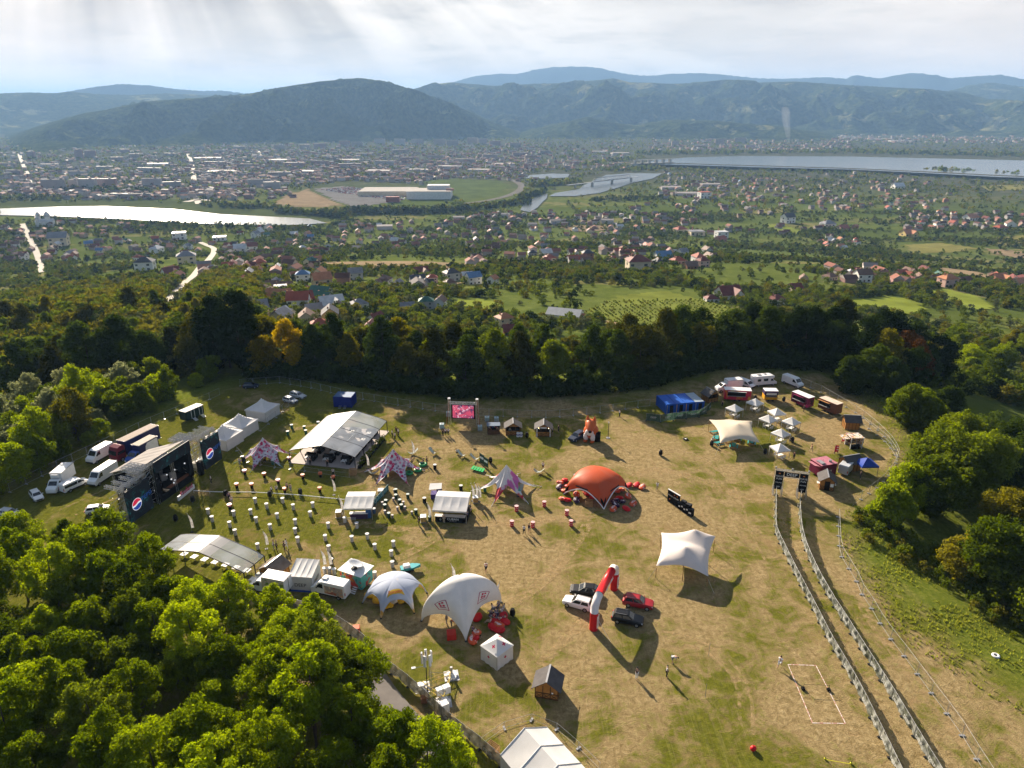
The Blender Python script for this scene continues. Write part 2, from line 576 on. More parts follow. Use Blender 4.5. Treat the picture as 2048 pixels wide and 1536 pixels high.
full = n.mix(n.mapr(rim, 12, 60), turf, n.mix(.05, mead, (.02, .03, .008)))
pb = n.n('ShaderNodeBsdfPrincipled', {'Base Color': full, 'Roughness': 1.0, 'Specular IOR Level': .0})
bmp = n.n('ShaderNodeBump', {'Strength': .75, 'Distance': .25, 'Height': n.math('ADD', n4, n3)})
t.links.new(bmp.outputs[0], pb.inputs['Normal'])
t.links.new(pb.outputs[0], n.n('ShaderNodeOutputMaterial').inputs[0])
gm.materials.append(gmat)
# ---------------------------------------------------------------- draped sheets
def drape_poly(name, px, m, lift=.3, step=0, z=None, w=None):
 """flat polygon given by pixels, laid on the ground (z: at that level)"""
 if z is not None:
  pts = [at(u, v, z) for u, v in px]
  b_ = MB().face([(p.x, p.y, z) for p in pts])
 else:
  pts = [T(u, v) for u, v in px]
  # triangulate on a grid so that it follows the slope
  xy = np.array([(p.x, p.y) for p in pts])
  lo, hi = xy.min(0), xy.max(0)
  k = max(4, min(40, int(max(hi - lo) / (step or 8))))
  b_ = MB()
  gx_, gy_ = np.linspace(lo[0], hi[0], k), np.linspace(lo[1], hi[1], k)
  XX, YY = np.meshgrid(gx_, gy_, indexing='ij')
  ZZ = hgt(XX, YY) + lift
  cx_, cy_ = (XX[:-1, :-1] + XX[1:, 1:]) / 2, (YY[:-1, :-1] + YY[1:, 1:]) / 2
  inside = np.zeros(cx_.shape, bool)
  for i in range(len(xy)):
   (ax, ay), (bx, by) = xy[i], xy[(i + 1) % len(xy)]
   c = (ay > cy_) != (by > cy_)
   inside ^= c & (cx_ < ax + (cy_ - ay) / ((by - ay) or 1e-9) * (bx - ax))
  vid = {}
  vs, fs = [], []
  for i in range(k - 1):
   for j in range(k - 1):
    if inside[i, j]:
     f = []
     for a_, c_ in ((i, j), (i + 1, j), (i + 1, j + 1), (i, j + 1)):
      if (a_, c_) not in vid:
       vid[(a_, c_)] = len(vs)
       vs.append((XX[a_, c_], YY[a_, c_], ZZ[a_, c_]))
      f.append(vid[(a_, c_)])
     fs.append(tuple(f))
  b_.raw(vs, fs)
 return b_.build(name, m)
def ribbon(name, px, width, m, lift=.25, sub=6, pts=None):
 """strip along a pixel path draped on the ground; width in metres (number or list)"""
 P3 = [T(u, v) for u, v in px] if pts is None else pts
 xy = [Vector((p[0], p[1])) for p in P3]
 path, ws = [], []
 wl = width if isinstance(width, (list, tuple)) else [width] * len(xy)
 for i in range(len(xy) - 1):
  p0, p1, p2, p3 = xy[max(i - 1, 0)], xy[i], xy[i + 1], xy[min(i + 2, len(xy) - 1)]
  for k in range(sub):
   s = k / sub
   path.append(.5 * ((2 * p1) + (p2 - p0) * s + (2 * p0 - 5 * p1 + 4 * p2 - p3) * s * s + (3 * p1 - p0 - 3 * p2 + p3) * s ** 3))
   ws.append(wl[i] + (wl[i + 1] - wl[i]) * s)
 path.append(xy[-1])
 ws.append(wl[-1])
 vs, fs = [], []
 for i, p in enumerate(path):
  d = (path[min(i + 1, len(path) - 1)] - path[max(i - 1, 0)]).normalized()
  nn = Vector((-d.y, d.x))
  for sgn in (-1, 1):
   q_ = p + nn * sgn * ws[i] / 2
   vs.append((q_.x, q_.y, hz(q_.x, q_.y) + lift))
 for i in range(len(path) - 1):
  fs.append((2 * i, 2 * i + 1, 2 * i + 3, 2 * i + 2))
 return MB().raw(vs, fs).build(name, m)
def water_mat(rough=.22, bs=.5):
 m = bpy.data.materials.new('river_water')
 m.use_nodes = True
 t = m.node_tree
 n = NB(t)
 p = t.nodes['Principled BSDF']
 p.inputs['Base Color'].default_value = (.025, .04, .045, 1)
 p.inputs['Roughness'].default_value = rough
 p.inputs['Specular IOR Level'].default_value = .9
 P = n.n('ShaderNodeNewGeometry').outputs['Position']
 bn = n.n('ShaderNodeBump', {'Strength': bs, 'Distance': .6, 'Height': n.noise(P, .12, 4)})
 t.links.new(bn.outputs[0], p.inputs['Normal'])
 return m
M_water = water_mat()
ASPH = mat('road_asphalt', (.15, .14, .13), .9, var=.2, scale=.06, spec=0)
EARTH = mat('bare_earth', (.22, .165, .10), 1, var=.2, scale=.05, spec=0)
LIGHTRD = mat('glint_toned_road', (.34, .31, .26), .8, var=.1, scale=.05, spec=.05)  # base colour raised to carry the sun's glint on the lanes
zr = FLOOR + 1.6
river = struct(drape_poly('river', [(-120, 421), (0, 417), (120, 413), (210, 412), (350, 418), (440, 428), (540, 433), (620, 437), (655, 446), (600, 449), (555, 450), (470, 449), (400, 447), (330, 443), (250, 438), (100, 432), (0, 430), (-120, 433)], M_water, z=zr))
river2 = struct(drape_poly('river', [(1040, 420), (1050, 406), (1075, 392), (1095, 387), (1094, 396), (1085, 404), (1075, 415), (1060, 424)], M_water, z=zr))
channel = struct(drape_poly('river', [(1098, 392), (1110, 386), (1158, 378), (1168, 370), (1212, 350), (1262, 346), (1325, 347), (1305, 357), (1262, 366), (1240, 374), (1198, 386), (1150, 392)], M_water, z=zr))
pond = struct(drape_poly('pond', [(1050, 356), (1060, 350), (1105, 347), (1140, 348), (1135, 355), (1090, 357)], M_water, z=zr))
zl = FLOOR + 9
lake = struct(drape_poly('lake', [(1285, 328), (1310, 320), (1370, 315), (1480, 312), (1700, 313), (1880, 317), (2100, 322), (2400, 326), (2400, 362), (2100, 357), (2000, 354), (1850, 346), (1700, 339), (1500, 334), (1370, 330)], water_mat(.15, .4), z=zl))
# earth dam that holds the lake back, and the concrete weir at its end
dampx = [(1275, 333), (1370, 333), (1500, 337), (1700, 343), (1850, 350), (2000, 358), (2120, 363), (2400, 370)]
dm = MB()
dpts = [at(u, v, FLOOR) for u, v in dampx]
rings = []
for p in dpts:
 rings.append([(p.x, p.y - 14, FLOOR - 1), (p.x, p.y + 8, FLOOR + 10.5), (p.x, p.y + 14, FLOOR + 10.5), (p.x, p.y + 40, FLOOR - 1)])
dm.loft(rings)
dam = dm.build('dam_embankment', mat('dam_earth', (.11, .10, .06), 1, scale=.05, spec=0))
tag(dam, 'long low earth dam along the near side of the wide lake', 'dam')
mp = [T(u, v) for u, v in ((565, 412), (640, 372), (690, 372), (905, 405), (850, 418), (700, 425))]
parking = struct(drape_poly('parking_pavement', [(628, 378), (690, 372), (760, 386), (800, 404), (700, 414), (655, 394)], mat('parking_asphalt', (.15, .145, .14), .9, scale=.02, spec=0), lift=.5, step=20))
field_brown = struct(drape_poly('field', [(570, 392), (615, 378), (650, 396), (690, 412), (600, 414), (548, 408)], EARTH, lift=.5, step=20))
riverside = struct(drape_poly('riverbank', [(-100, 409), (130, 402), (260, 398), (420, 405), (560, 418), (660, 428), (655, 445), (540, 433), (440, 428), (350, 418), (210, 412), (0, 417), (-100, 421)], mat('riverbank_grass', (.060, .074, .024), 1, var=.3, scale=.01, spec=0), lift=.2, step=12))
mall_field = struct(drape_poly('meadow', [(845, 362), (905, 358), (1000, 362), (1020, 372), (985, 392), (920, 402), (880, 385)], mat('meadow_green', (.075, .098, .032), 1, var=.3, scale=.02, spec=0), lift=.5, step=20))
GRN = mat('meadow_light', (.15, .18, .03), 1, var=.22, scale=.04, spec=0)
GRN2 = mat('meadow_pale', (.165, .155, .048), 1, var=.22, scale=.04, spec=0)
orch = struct(drape_poly('orchard_ground', [(1165, 625), (1240, 592), (1330, 583), (1470, 617), (1560, 640), (1500, 652), (1300, 657), (1215, 655)], mat('orchard_grass', (.125, .145, .03), 1, var=.25, scale=.06, spec=0), lift=.35, step=5))
for px, m in (([(1533, 450), (1560, 448), (1602, 462), (1590, 468), (1555, 463)], GRN), ([(1832, 582), (1890, 578), (1960, 595), (1990, 615), (1960, 622), (1900, 605)], GRN),
   ([(1812, 490), (1880, 486), (1960, 497), (1900, 505), (1825, 506)], GRN2), ([(1960, 478), (2050, 470), (2100, 485), (2000, 492)], GRN2),
   ([(1970, 497), (2060, 505), (2060, 520), (1990, 508)], EARTH), ([(1880, 535), (1960, 545), (1990, 560), (1900, 555)], EARTH),
   ([(915, 602), (960, 598), (1002, 604), (995, 622), (940, 620)], GRN), ([(620, 500), (760, 497), (950, 502), (950, 508), (760, 506), (625, 508)], GRN2),
   ([(630, 525), (800, 523), (960, 528), (950, 537), (760, 537), (640, 535)], EARTH), ([(1480, 420), (1560, 416), (1600, 424), (1500, 430)], GRN2),
   ([(1960, 372), (2060, 368), (2080, 378), (1980, 382)], GRN2), ([(1110, 452), (1200, 450), (1250, 458), (1150, 464)], EARTH),
   ([(1300, 440), (1340, 430), (1390, 440), (1350, 452)], GRN2), ([(285, 572), (310, 570), (312, 585), (288, 588)], GRN), ([(1680, 600), (1790, 592), (1850, 610), (1830, 632), (1720, 622)], GRN)):
 struct(drape_poly('meadow', px, m, lift=.35, step=7))
for px, w, m in (([(85, 545), (78, 520), (66, 490), (52, 462), (44, 448)], [7, 8, 9, 10, 11], LIGHTRD),
    ([(78, 445), (70, 418)], 10, LIGHTRD), ([(62, 378), (55, 350), (45, 325), (38, 308)], 14, LIGHTRD),
    ([(398, 408), (392, 390), (388, 365), (386, 340), (381, 320), (376, 308)], 15, LIGHTRD), ([(372, 404), (398, 400), (440, 402)], 18, LIGHTRD),
    ([(322, 612), (345, 590), (368, 568), (392, 547), (412, 525), (428, 505), (424, 495), (400, 485)], [5, 5.5, 6, 6.5, 7, 8, 8, 8], LIGHTRD),
    ([(930, 407), (970, 402), (1015, 392), (1040, 380), (1042, 370), (1025, 361), (1000, 358)], [16, 16, 18, 20, 20, 20, 18], ASPH),
    ([(530, 318), (520, 310), (516, 300)], 14, LIGHTRD), ([(1190, 462), (1290, 452), (1330, 455)], 7, EARTH),
    ([(1185, 640), (1260, 654), (1310, 662), (1312, 678)], [5, 5, 5, 4], EARTH),
    ([(690, 566), (760, 572), (850, 574), (930, 566)], 5, EARTH), ([(1120, 322), (1180, 322), (1260, 326)], 20, EARTH)):
 struct(ribbon('road', px, w, m, lift=.6))
# ---------------------------------------------------------------- hills and mountains
def hill_mat(name, c0, c1, c2, sc_, clear=.62):
 m = bpy.data.materials.new(name)
 m.use_nodes = True
 t = m.node_tree
 n = NB(t)
 p = t.nodes['Principled BSDF']
 P = n.n('ShaderNodeNewGeometry').outputs['Position']
 a = n.noise(P, sc_, 8, .68, .4)
 b2 = n.noise(P, sc_ * 8, 5, .7)
 c = n.mix(n.mapr(b2, .38, .66), c0, tuple(v * .75 for v in c1))
 c = n.mix(n.math('MULTIPLY', n.mapr(a, clear, clear + .05), .8), c, c2)
 t.links.new(c, p.inputs['Base Color'])
 p.inputs['Roughness'].default_value = .95
 p.inputs['Specular IOR Level'].default_value = 0
 bn = n.n('ShaderNodeBump', {'Strength': 1.0, 'Distance': 18, 'Height': n.math('ADD', b2, n.noise(P, sc_ * 3, 4, .6))})
 t.links.new(bn.outputs[0], p.inputs['Normal'])
 return m
from mathutils import noise as mn
def ridge(name, crest, r0, r1, r2, m, nu=260, nv=46, amp=.22, zb=FLOOR - 4, fr=.0011, seed=0.0, p=1.15, foot=None):
 """a hill range: its crest is given by pixels, it rises from radius r0 to r1 and falls to r2"""
 u0, u1 = crest[0][0], crest[-1][0]
 cu = np.array([c[0] for c in crest], float)
 cv = np.array([c[1] for c in crest], float)
 vs = np.zeros((nv + 1, nu + 1, 3))
 for i in range(nu + 1):
  u = u0 + (u1 - u0) * i / nu
  v = np.interp(u, cu, cv)
  d = ray(u, v)
  h = sqrt(d.x ** 2 + d.y ** 2)
  zc = CAM_H + d.z / h * r1
  sx, sy = d.x / h, d.y / h
  rf = r0 if foot is None else np.interp(u, foot[0], foot[1])
  for j in range(nv + 1):
   s = j / nv
   if s < .72:
    k = s / .72
    rad = rf + (r1 - rf) * k
    up = (3 * k * k - 2 * k ** 3) ** p * (1 - .0 * k)
   else:
    k = (s - .72) / .28
    rad = r1 + (r2 - r1) * k
    up = 1 - k * k * .9
   x, y = sx * rad, sy * rad
   e = mn.fractal(Vector((x * fr * 2, y * fr * 2, seed)), .9, 2.1, 7)
   rg = mn.ridged_multi_fractal(Vector((x * fr * 1.7, y * fr * 1.0, seed + 5)), 1.0, 2.1, 5, 1.0, 2.0) * .45
   mid = 4 * max(0, min(1, up)) * (1 - max(0, min(1, up)))
   z = zb + (zc - zb) * up + (zc - zb) * amp * (mid ** .8) * (e * .55 + (rg - .55) * 1.0)
   if s <= .72:
    z = min(z, zb + (zc - zb) * 1.0)
   vs[j, i] = (x, y, z)
 # small tree-top raggedness on the crest
 ii = np.arange((nu + 1) * (nv + 1)).reshape(nv + 1, nu + 1)
 vs[int(nv * .72), :, 2] += nrs.uniform(-1, 1, nu + 1) * (r1 * .0005)
 f = np.stack([ii[:-1, :-1], ii[:-1, 1:], ii[1:, 1:], ii[1:, :-1]], -1).reshape(-1, 4)
 me = quick_mesh(name, vs.reshape(-1, 3), f, True)
 me.materials.append(m)
 o = bpy.data.objects.new(name, me)
 col.objects.link(o)
 return struct(o)
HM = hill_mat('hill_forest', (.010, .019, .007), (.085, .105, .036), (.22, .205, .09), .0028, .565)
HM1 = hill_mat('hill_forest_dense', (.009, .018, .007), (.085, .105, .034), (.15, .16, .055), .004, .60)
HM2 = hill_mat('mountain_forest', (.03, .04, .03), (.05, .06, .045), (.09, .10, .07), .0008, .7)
ridge('hills', [(-420, 345), (-120, 312), (0, 287), (60, 262), (130, 240), (200, 222), (300, 202), (400, 196), (480, 191), (520, 183), (560, 175), (640, 163), (690, 158), (722, 156), (780, 165), (830, 181),
   (900, 205), (970, 240), (1040, 268), (1110, 292)], 4450, 5700, 7600, HM1, amp=1.0, seed=1.0, nu=520, nv=100, fr=.0013,
 foot=([-420, 0, 200, 500, 760, 1000, 1110], [3700, 3800, 4250, 4500, 4700, 5000, 5300]))
ridge('hills', [(700, 235), (790, 190), (850, 172), (900, 165), (935, 168), (990, 172), (1060, 168), (1130, 166), (1200, 160), (1225, 157), (1260, 165), (1340, 168), (1420, 165), (1450, 162), (1520, 165), (1590, 163), (1660, 168),
   (1720, 172), (1850, 178), (1930, 186), (1975, 198), (2048, 202), (2300, 215), (2600, 235)], 5600, 8300, 11500, HM, amp=.65, seed=3.3, nu=520, nv=100, fr=.0010,
 foot=([700, 900, 1300, 1500, 2000, 2600], [5300, 5200, 5600, 5900, 6300, 6300]))
ridge('hills', [(960, 292), (1010, 280), (1060, 262), (1120, 248), (1175, 234), (1215, 243), (1270, 252), (1350, 240), (1440, 243), (1540, 252), (1640, 268), (1720, 283)], 5000, 5650, 6800, HM, amp=.9, seed=8.1, fr=.0015, nu=260, nv=50)
ridge('hills', [(-500, 182), (-200, 186), (0, 187), (60, 185), (110, 187), (140, 184), (190, 188), (260, 190), (330, 187), (400, 190), (460, 192), (520, 200), (600, 215)], 7000, 9300, 12500, HM, amp=.28, seed=5.5, fr=.0007, nu=200)
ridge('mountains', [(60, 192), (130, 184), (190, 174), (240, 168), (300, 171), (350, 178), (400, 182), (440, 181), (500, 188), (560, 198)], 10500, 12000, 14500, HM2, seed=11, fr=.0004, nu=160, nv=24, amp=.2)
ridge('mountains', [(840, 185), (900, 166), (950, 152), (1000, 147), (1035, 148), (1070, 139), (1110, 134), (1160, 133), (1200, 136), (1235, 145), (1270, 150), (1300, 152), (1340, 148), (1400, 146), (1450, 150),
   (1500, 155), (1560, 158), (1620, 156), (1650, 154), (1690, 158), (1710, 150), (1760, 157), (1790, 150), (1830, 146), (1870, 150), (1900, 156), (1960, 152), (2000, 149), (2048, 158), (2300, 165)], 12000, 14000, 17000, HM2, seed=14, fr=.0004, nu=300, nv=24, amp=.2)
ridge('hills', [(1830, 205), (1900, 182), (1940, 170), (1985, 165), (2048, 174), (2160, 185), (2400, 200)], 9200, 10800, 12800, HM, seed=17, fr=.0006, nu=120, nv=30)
# ---------------------------------------------------------------- the valley: houses, town, bridge
GLASS = mat('window_glass', (.045, .055, .065), .12, var=.05, spec=.8)
WALLC = {'white': (.74, .72, .68), 'cream': (.66, .56, .40), 'pink': (.60, .40, .34), 'tan': (.50, .38, .26), 'grey': (.42, .41, .40), 'brick': (.34, .17, .11), 'yellow': (.64, .48, .20)}
ROOFC = {'maroon': (.155, .045, .038), 'red': (.30, .075, .045), 'orange': (.40, .17, .085), 'brown': (.16, .095, .07), 'grey': (.20, .20, .215), 'pale metal': (.50, .50, .50), 'dark': (.06, .06, .07), 'blue': (.10, .19, .33), 'green': (.05, .13, .10)}
WM = {k: mat('wall_' + k, c, .85, scale=.25, var=.12) for k, c in WALLC.items()}
RM = {k: mat('roof_' + k.replace(' ', '_'), c, .38 if 'metal' in k else .6, scale=.4, var=.22, bump=.3) for k, c in ROOFC.items()}
CHIM = mat('chimney_brick', (.28, .15, .11), .9)
DOORM = mat('door_wood', (.13, .075, .045), .6)
def house_proto(kind, hh=3.2, near=True):
 """one house at the origin, 10 m long: walls, roof, door, windows"""
 L, D = 10.0, 8.0
 root = thing('house', None, 'house', (0, 0, -500))
 w = MB()
 e = .5
 r = MB()
 if kind == 'flat':
  w.box(0, 0, 0, L, D, hh)
  r.box(0, 0, hh, L + .3, D + .3, .35)
 elif kind == 'hip':
  w.box(0, 0, 0, L, D, hh)
  a = [(-L / 2 - e, -D / 2 - e, hh), (L / 2 + e, -D / 2 - e, hh), (L / 2 + e, D / 2 + e, hh), (-L / 2 - e, D / 2 + e, hh)]
  t0, t1 = (-1.2, 0, hh + 2.9), (1.2, 0, hh + 2.9)
  r.face([a[0], a[1], t1, t0]).face([a[1], a[2], t1]).face([a[2], a[3], t0, t1]).face([a[3], a[0], t0]).face(a[::-1])
 else:
  g = 3.1
  w.box(0, 0, 0, L, D, hh)
  for x in (-L / 2, L / 2):
   w.face([(x, -D / 2, hh), (x, D / 2, hh), (x, 0, hh + g - .15)])
  th = .16
  prof = [(-D / 2 - e, hh - g * e / (D / 2)), (0, hh + g), (D / 2 + e, hh - g * e / (D / 2)), (D / 2 + e, hh - g * e / (D / 2) + th), (0, hh + g + th), (-D / 2 - e, hh - g * e / (D / 2) + th)]
  r.loft([[(x, y, z) for y, z in prof] for x in (-L / 2 - e, L / 2 + e)])
  if kind == 'cross':
   W2 = 5.0
   w.box(1.6, -D / 2 - 1.4, 0, W2, 2.9, hh)
   w.face([(1.6 - W2 / 2, -D / 2 - 2.85, hh), (1.6 + W2 / 2, -D / 2 - 2.85, hh), (1.6, -D / 2 - 2.85, hh + 2.3)])
   prof = [(-W2 / 2 - .4, hh - .3), (0, hh + 2.45), (W2 / 2 + .4, hh - .3), (W2 / 2 + .4, hh - .12), (0, hh + 2.63), (-W2 / 2 - .4, hh - .12)]
   r.loft([[(1.6 + x, y, z) for x, z in prof] for y in (-D / 2 - 3.3, .2)])
 w.build('wall', WM['white'], root)
 ro = r.build('roof', RM['red'], root)
 if near:
  MB().box(-2.6, .9, hh + .8, .7, .7, 2.6).build('chimney', CHIM, ro)
  MB().box(-.6, -D / 2 - .02, .02, 1.1, .06, 2.1).build('door', DOORM, root)
  zs = [1.0] if hh < 4.5 else [1.0, 3.7]
  for z in zs:
   for x in (-3.6, 2.6 if kind != 'cross' else 1.6):
    yy = -D / 2 - .03 if not (kind == 'cross' and x > 0) else -D / 2 - 2.88
    MB().box(x, yy, z, 1.5, .07, 1.25).build('window', GLASS, root)
   for s in (-1, 1):
    MB().box(s * (L / 2 + .03), .3, z, .07, 1.5, 1.25).build('window', GLASS, root)
 return root
PROTO = {}
for kd in ('gable', 'hip', 'cross', 'flat'):
 for hh in (3.2, 6.0):
  for near in (True, False):
   PROTO[(kd, hh, near)] = house_proto(kd, hh, near)
def paint(root, wall, roof):
 for o in KIDS.get(root.name, []):
  k = o.name.split('.')[0]
  if k in ('wall', 'roof'):
   sl = o.material_slots[0]
   sl.link = 'OBJECT'
   sl.material = WM[wall] if k == 'wall' else RM[roof]
HOUSES = []          # (u, v, object, desc)
HXY = []
def house(u, v, wpx, wall, roof, kind='gable', hh=3.2, rz=None, near=True, p=None):
 p = T(u, v) if p is None else p
 zc = p.y * CP - (p.z - CAM_H) * SP
 s = wpx * zc / FPX / 10.6
 s = max(.75, min(2.6, s))
 rz = rnd.choice((0.12, .35, -.3, .5, 1.5, 1.25, 1.8)) if rz is None else rz
 o = dup(PROTO[(kind, hh, near)], (p.x, p.y, p.z - .25), rz, group='houses of the valley', scale=(s, s, s * (.9 if s > 1.6 else 1)))
 paint(o, wall, roof)
 HOUSES.append((u, v, o, wall, roof, kind, hh))
 HXY.append((p.x, p.y, 6.5 * s))
 return o
PROM = [(1275, 543, 46, 'cream', 'maroon', 'hip', 6.0, .1), (1550, 612, 30, 'white', 'maroon', 'hip', 6.0, .5), (1455, 597, 46, 'white', 'maroon', 'cross', 3.2, .3), (1422, 603, 22, 'white', 'maroon', 'hip', 3.2, .1),
  (1588, 582, 28, 'cream', 'maroon', 'gable', 3.2, .3), (1659, 559, 26, 'cream', 'brown', 'hip', 3.2, .5), (1728, 556, 34, 'tan', 'orange', 'hip', 3.2, .1), (1765, 552, 20, 'pink', 'brown', 'gable', 3.2, .3), (1800, 556, 30, 'cream', 'red', 'cross', 3.2, .5), (1838, 560, 24, 'pink', 'brown', 'gable', 3.2, 1.3), (1893, 573, 32, 'pink', 'orange', 'hip', 6.0, .2),
  (1868, 562, 22, 'cream', 'brown', 'gable', 3.2, .4), (1996, 563, 30, 'brick', 'orange', 'cross', 3.2, .2), (2036, 569, 24, 'tan', 'orange', 'gable', 3.2, .4), (1607, 560, 20, 'tan', 'brown', 'gable', 3.2, 1.3),
  (1008, 650, 18, 'cream', 'orange', 'hip', 6.0, .6), (1024, 668, 36, 'brick', 'maroon', 'gable', 3.2, .1), (718, 615, 34, 'white', 'grey', 'hip', 3.2, .6), (752, 644, 34, 'white', 'maroon', 'cross', 3.2, 1.1), (742, 660, 22, 'white', 'maroon', 'gable', 3.2, 1.5),
  (815, 620, 20, 'grey', 'grey', 'gable', 3.2, .3), (853, 616, 30, 'grey', 'green', 'hip', 6.0, .1), (881, 615, 18, 'white', 'brown', 'gable', 6.0, 1.4), (640, 655, 18, 'tan', 'red', 'hip', 3.2, .3),
  (796, 571, 17, 'white', 'grey', 'gable', 3.2, 1.3), (835, 566, 30, 'white', 'dark', 'cross', 3.2, .3), (865, 565, 15, 'pink', 'red', 'hip', 6.0, .2), (900, 570, 24, 'tan', 'brown', 'hip', 3.2, .4), (986, 568, 22, 'white', 'orange', 'gable', 6.0, 1.1),
  (620, 585, 25, 'tan', 'orange', 'hip', 3.2, .2), (607, 562, 28, 'white', 'blue', 'hip', 6.0, .2), (562, 585, 26, 'grey', 'grey', 'flat', 6.0, .3), (497, 575, 34, 'white', 'dark', 'gable', 3.2, .1), (545, 575, 26, 'tan', 'brown', 'gable', 3.2, .2),
  (292, 540, 36, 'white', 'dark', 'hip', 6.0, .2), (315, 508, 24, 'white', 'pale metal', 'hip', 6.0, 1.4), (375, 528, 36, 'cream', 'grey', 'hip', 6.0, .4), (343, 552, 32, 'white', 'maroon', 'cross', 3.2, .8), (312, 570, 24, 'pink', 'maroon', 'gable', 3.2, .3), (425, 540, 20, 'white', 'grey', 'hip', 3.2, .2),
  (447, 548, 24, 'pink', 'red', 'gable', 3.2, 1.2), (482, 508, 24, 'white', 'pale metal', 'gable', 6.0, .2), (505, 503, 22, 'white', 'maroon', 'gable', 6.0, .3), (215, 585, 24, 'cream', 'maroon', 'gable', 3.2, .3), (120, 490, 34, 'cream', 'grey', 'gable', 6.0, .3), (125, 480, 22, 'white', 'orange', 'hip', 3.2, .2),
  (440, 480, 26, 'white', 'pale metal', 'flat', 3.2, .3), (360, 478, 26, 'white', 'pale metal', 'flat', 6.0, .3), (512, 475, 16, 'white', 'grey', 'gable', 6.0, 1.2), (1360, 464, 24, 'cream', 'red', 'hip', 3.2, .4), (1442, 475, 24, 'white', 'pale metal', 'flat', 6.0, .2), (1392, 470, 30, 'cream', 'grey', 'flat', 3.2, .1),
  (1325, 520, 32, 'white', 'blue', 'gable', 3.2, .2), (1404, 533, 24, 'pink', 'maroon', 'hip', 6.0, .4), (1380, 537, 26, 'brick', 'brown', 'gable', 3.2, .3), (1575, 445, 24, 'white', 'dark', 'gable', 6.0, .4), (1655, 453, 26, 'white', 'grey', 'hip', 3.2, .2), (1685, 460, 20, 'pink', 'red', 'gable', 3.2, .3),
  (1815, 472, 26, 'yellow', 'orange', 'cross', 3.2, .2), (1940, 440, 24, 'white', 'orange', 'gable', 3.2, .3), (2020, 452, 22, 'white', 'brown', 'gable', 3.2, 1.2), (2000, 460, 22, 'tan', 'red', 'hip', 3.2, .2), (1440, 483, 22, 'brick', 'red', 'gable', 3.2, .6), (1408, 396, 30, 'white', 'red', 'flat', 6.0, .2), (1795, 377, 26, 'white', 'pale metal', 'gable', 3.2, .1)]
for h in PROM:
 house(*h[:7], rz=h[7])
ROOFPICK = ['maroon'] * 5 + ['red'] * 3 + ['orange'] * 3 + ['brown'] * 5 + ['grey'] * 4 + ['pale metal'] * 3 + ['dark'] * 2 + ['blue', 'green']
WALLPICK = ['white'] * 5 + ['cream'] * 4 + ['pink'] * 2 + ['tan'] * 3 + ['grey'] * 2 + ['brick', 'yellow']
CLUST = [(300, 482, 470, 600, 20, 1), (440, 520, 660, 640, 26, 1), (100, 468, 300, 520, 16, 1), (0, 452, 50, 530, 9, 1), (470, 455, 650, 505, 17, 0), (650, 548, 960, 578, 8, 1), (520, 595, 680, 650, 7, 1),
  (650, 448, 1000, 500, 14, 0), (950, 425, 1240, 470, 16, 0), (1060, 490, 1330, 530, 24, 1), (1330, 348, 1540, 385, 17, 0), (1640, 395, 1900, 420, 10, 0), (1840, 428, 2048, 458, 15, 0), (1630, 455, 1720, 500, 8, 0), (1330, 505, 1420, 538, 8, 1), (1640, 543, 1880, 566, 7, 1), (1900, 552, 2048, 572, 4, 1), (1640, 483, 1760, 505, 5, 0)]
for (x0, y0, x1, y1, nn, near) in CLUST:
 k = tries = 0
 while k < nn and tries < 600:
  tries += 1
  u, v = rnd.uniform(x0, x1), rnd.uniform(y0, y1)
  if 300 < u < 470 and abs(u - np.interp(v, [485, 505, 525, 547, 568, 590, 612], [404, 426, 412, 392, 368, 345, 322])) < 16:
   continue
  p = T(u, v)
  zc = p.y * CP - (p.z - CAM_H) * SP
  ww = rnd.uniform(8, 13)
  if any((p.x - a) ** 2 + (p.y - b_) ** 2 < (c + ww * .62 - 1.0) ** 2 for a, b_, c in HXY):
   continue
  house(u, v, ww * FPX / zc, rnd.choice(WALLPICK), rnd.choice(ROOFPICK), rnd.choice(('gable', 'gable', 'hip', 'cross')), rnd.choice((3.2, 3.2, 3.2, 6.0)), near=bool(near), p=p)
  k += 1
VZONES = [('by the slanting pale lane', lambda u, v: u < 470 and v > 447), ('between lane and dark tree belt', lambda u, v: u < 700 and v > 515),
  ('just below the bright river', lambda u, v: u < 700), ('in plots behind the tree belt', lambda u, v: u < 1030 and v > 540),
  ('below the shopping centre', lambda u, v: u < 1030), ('near the steel truss bridge', lambda u, v: u < 1250 and v < 478),
  ('in the hamlet above the orchard', lambda u, v: u < 1430 and v > 485), ('around the orchard edge', lambda u, v: u < 1600 and v > 540),
  ('by the lane above right woods', lambda u, v: v > 520), ('below the lake dam', lambda u, v: v < 392), ('beside the far right meadows', lambda u, v: u > 1780 and v >= 425), ('in the leafy middle right', lambda u, v: True)]
groups = {}
for (u, v, o, wall, roof, kind, hh) in HOUSES:
 for zi, (zn, fn) in enumerate(VZONES):
  if fn(u, v):
   break
 groups.setdefault((zi, wall, roof, kind, hh), []).append((u, o))
for (zi, wall, roof, kind, hh), lst in groups.items():
 kn = {'gable': 'gabled', 'hip': 'hipped', 'cross': 'L-shaped', 'flat': 'flat topped'}[kind]
 st = 'tall ' if hh > 5 else ''
 label_row(lst, f"{st}{wall} house, {kn} {roof} roof,", VZONES[zi][0])
 for _, o in lst:
  if len(o['label'].replace('-', ' ').split()) > 16:
   o['label'] = o['label'].replace('shopping centre', 'mall').replace('the scattered', 'scattered').replace(', ' + 'tall', ' tall')
for k, o in PROTO.items():                        # the pattern houses are not part of the place
 for c in kids(o):
  for c2 in kids(c):
   bpy.data.objects.remove(c2)
  bpy.data.objects.remove(c)
 bpy.data.objects.remove(o)
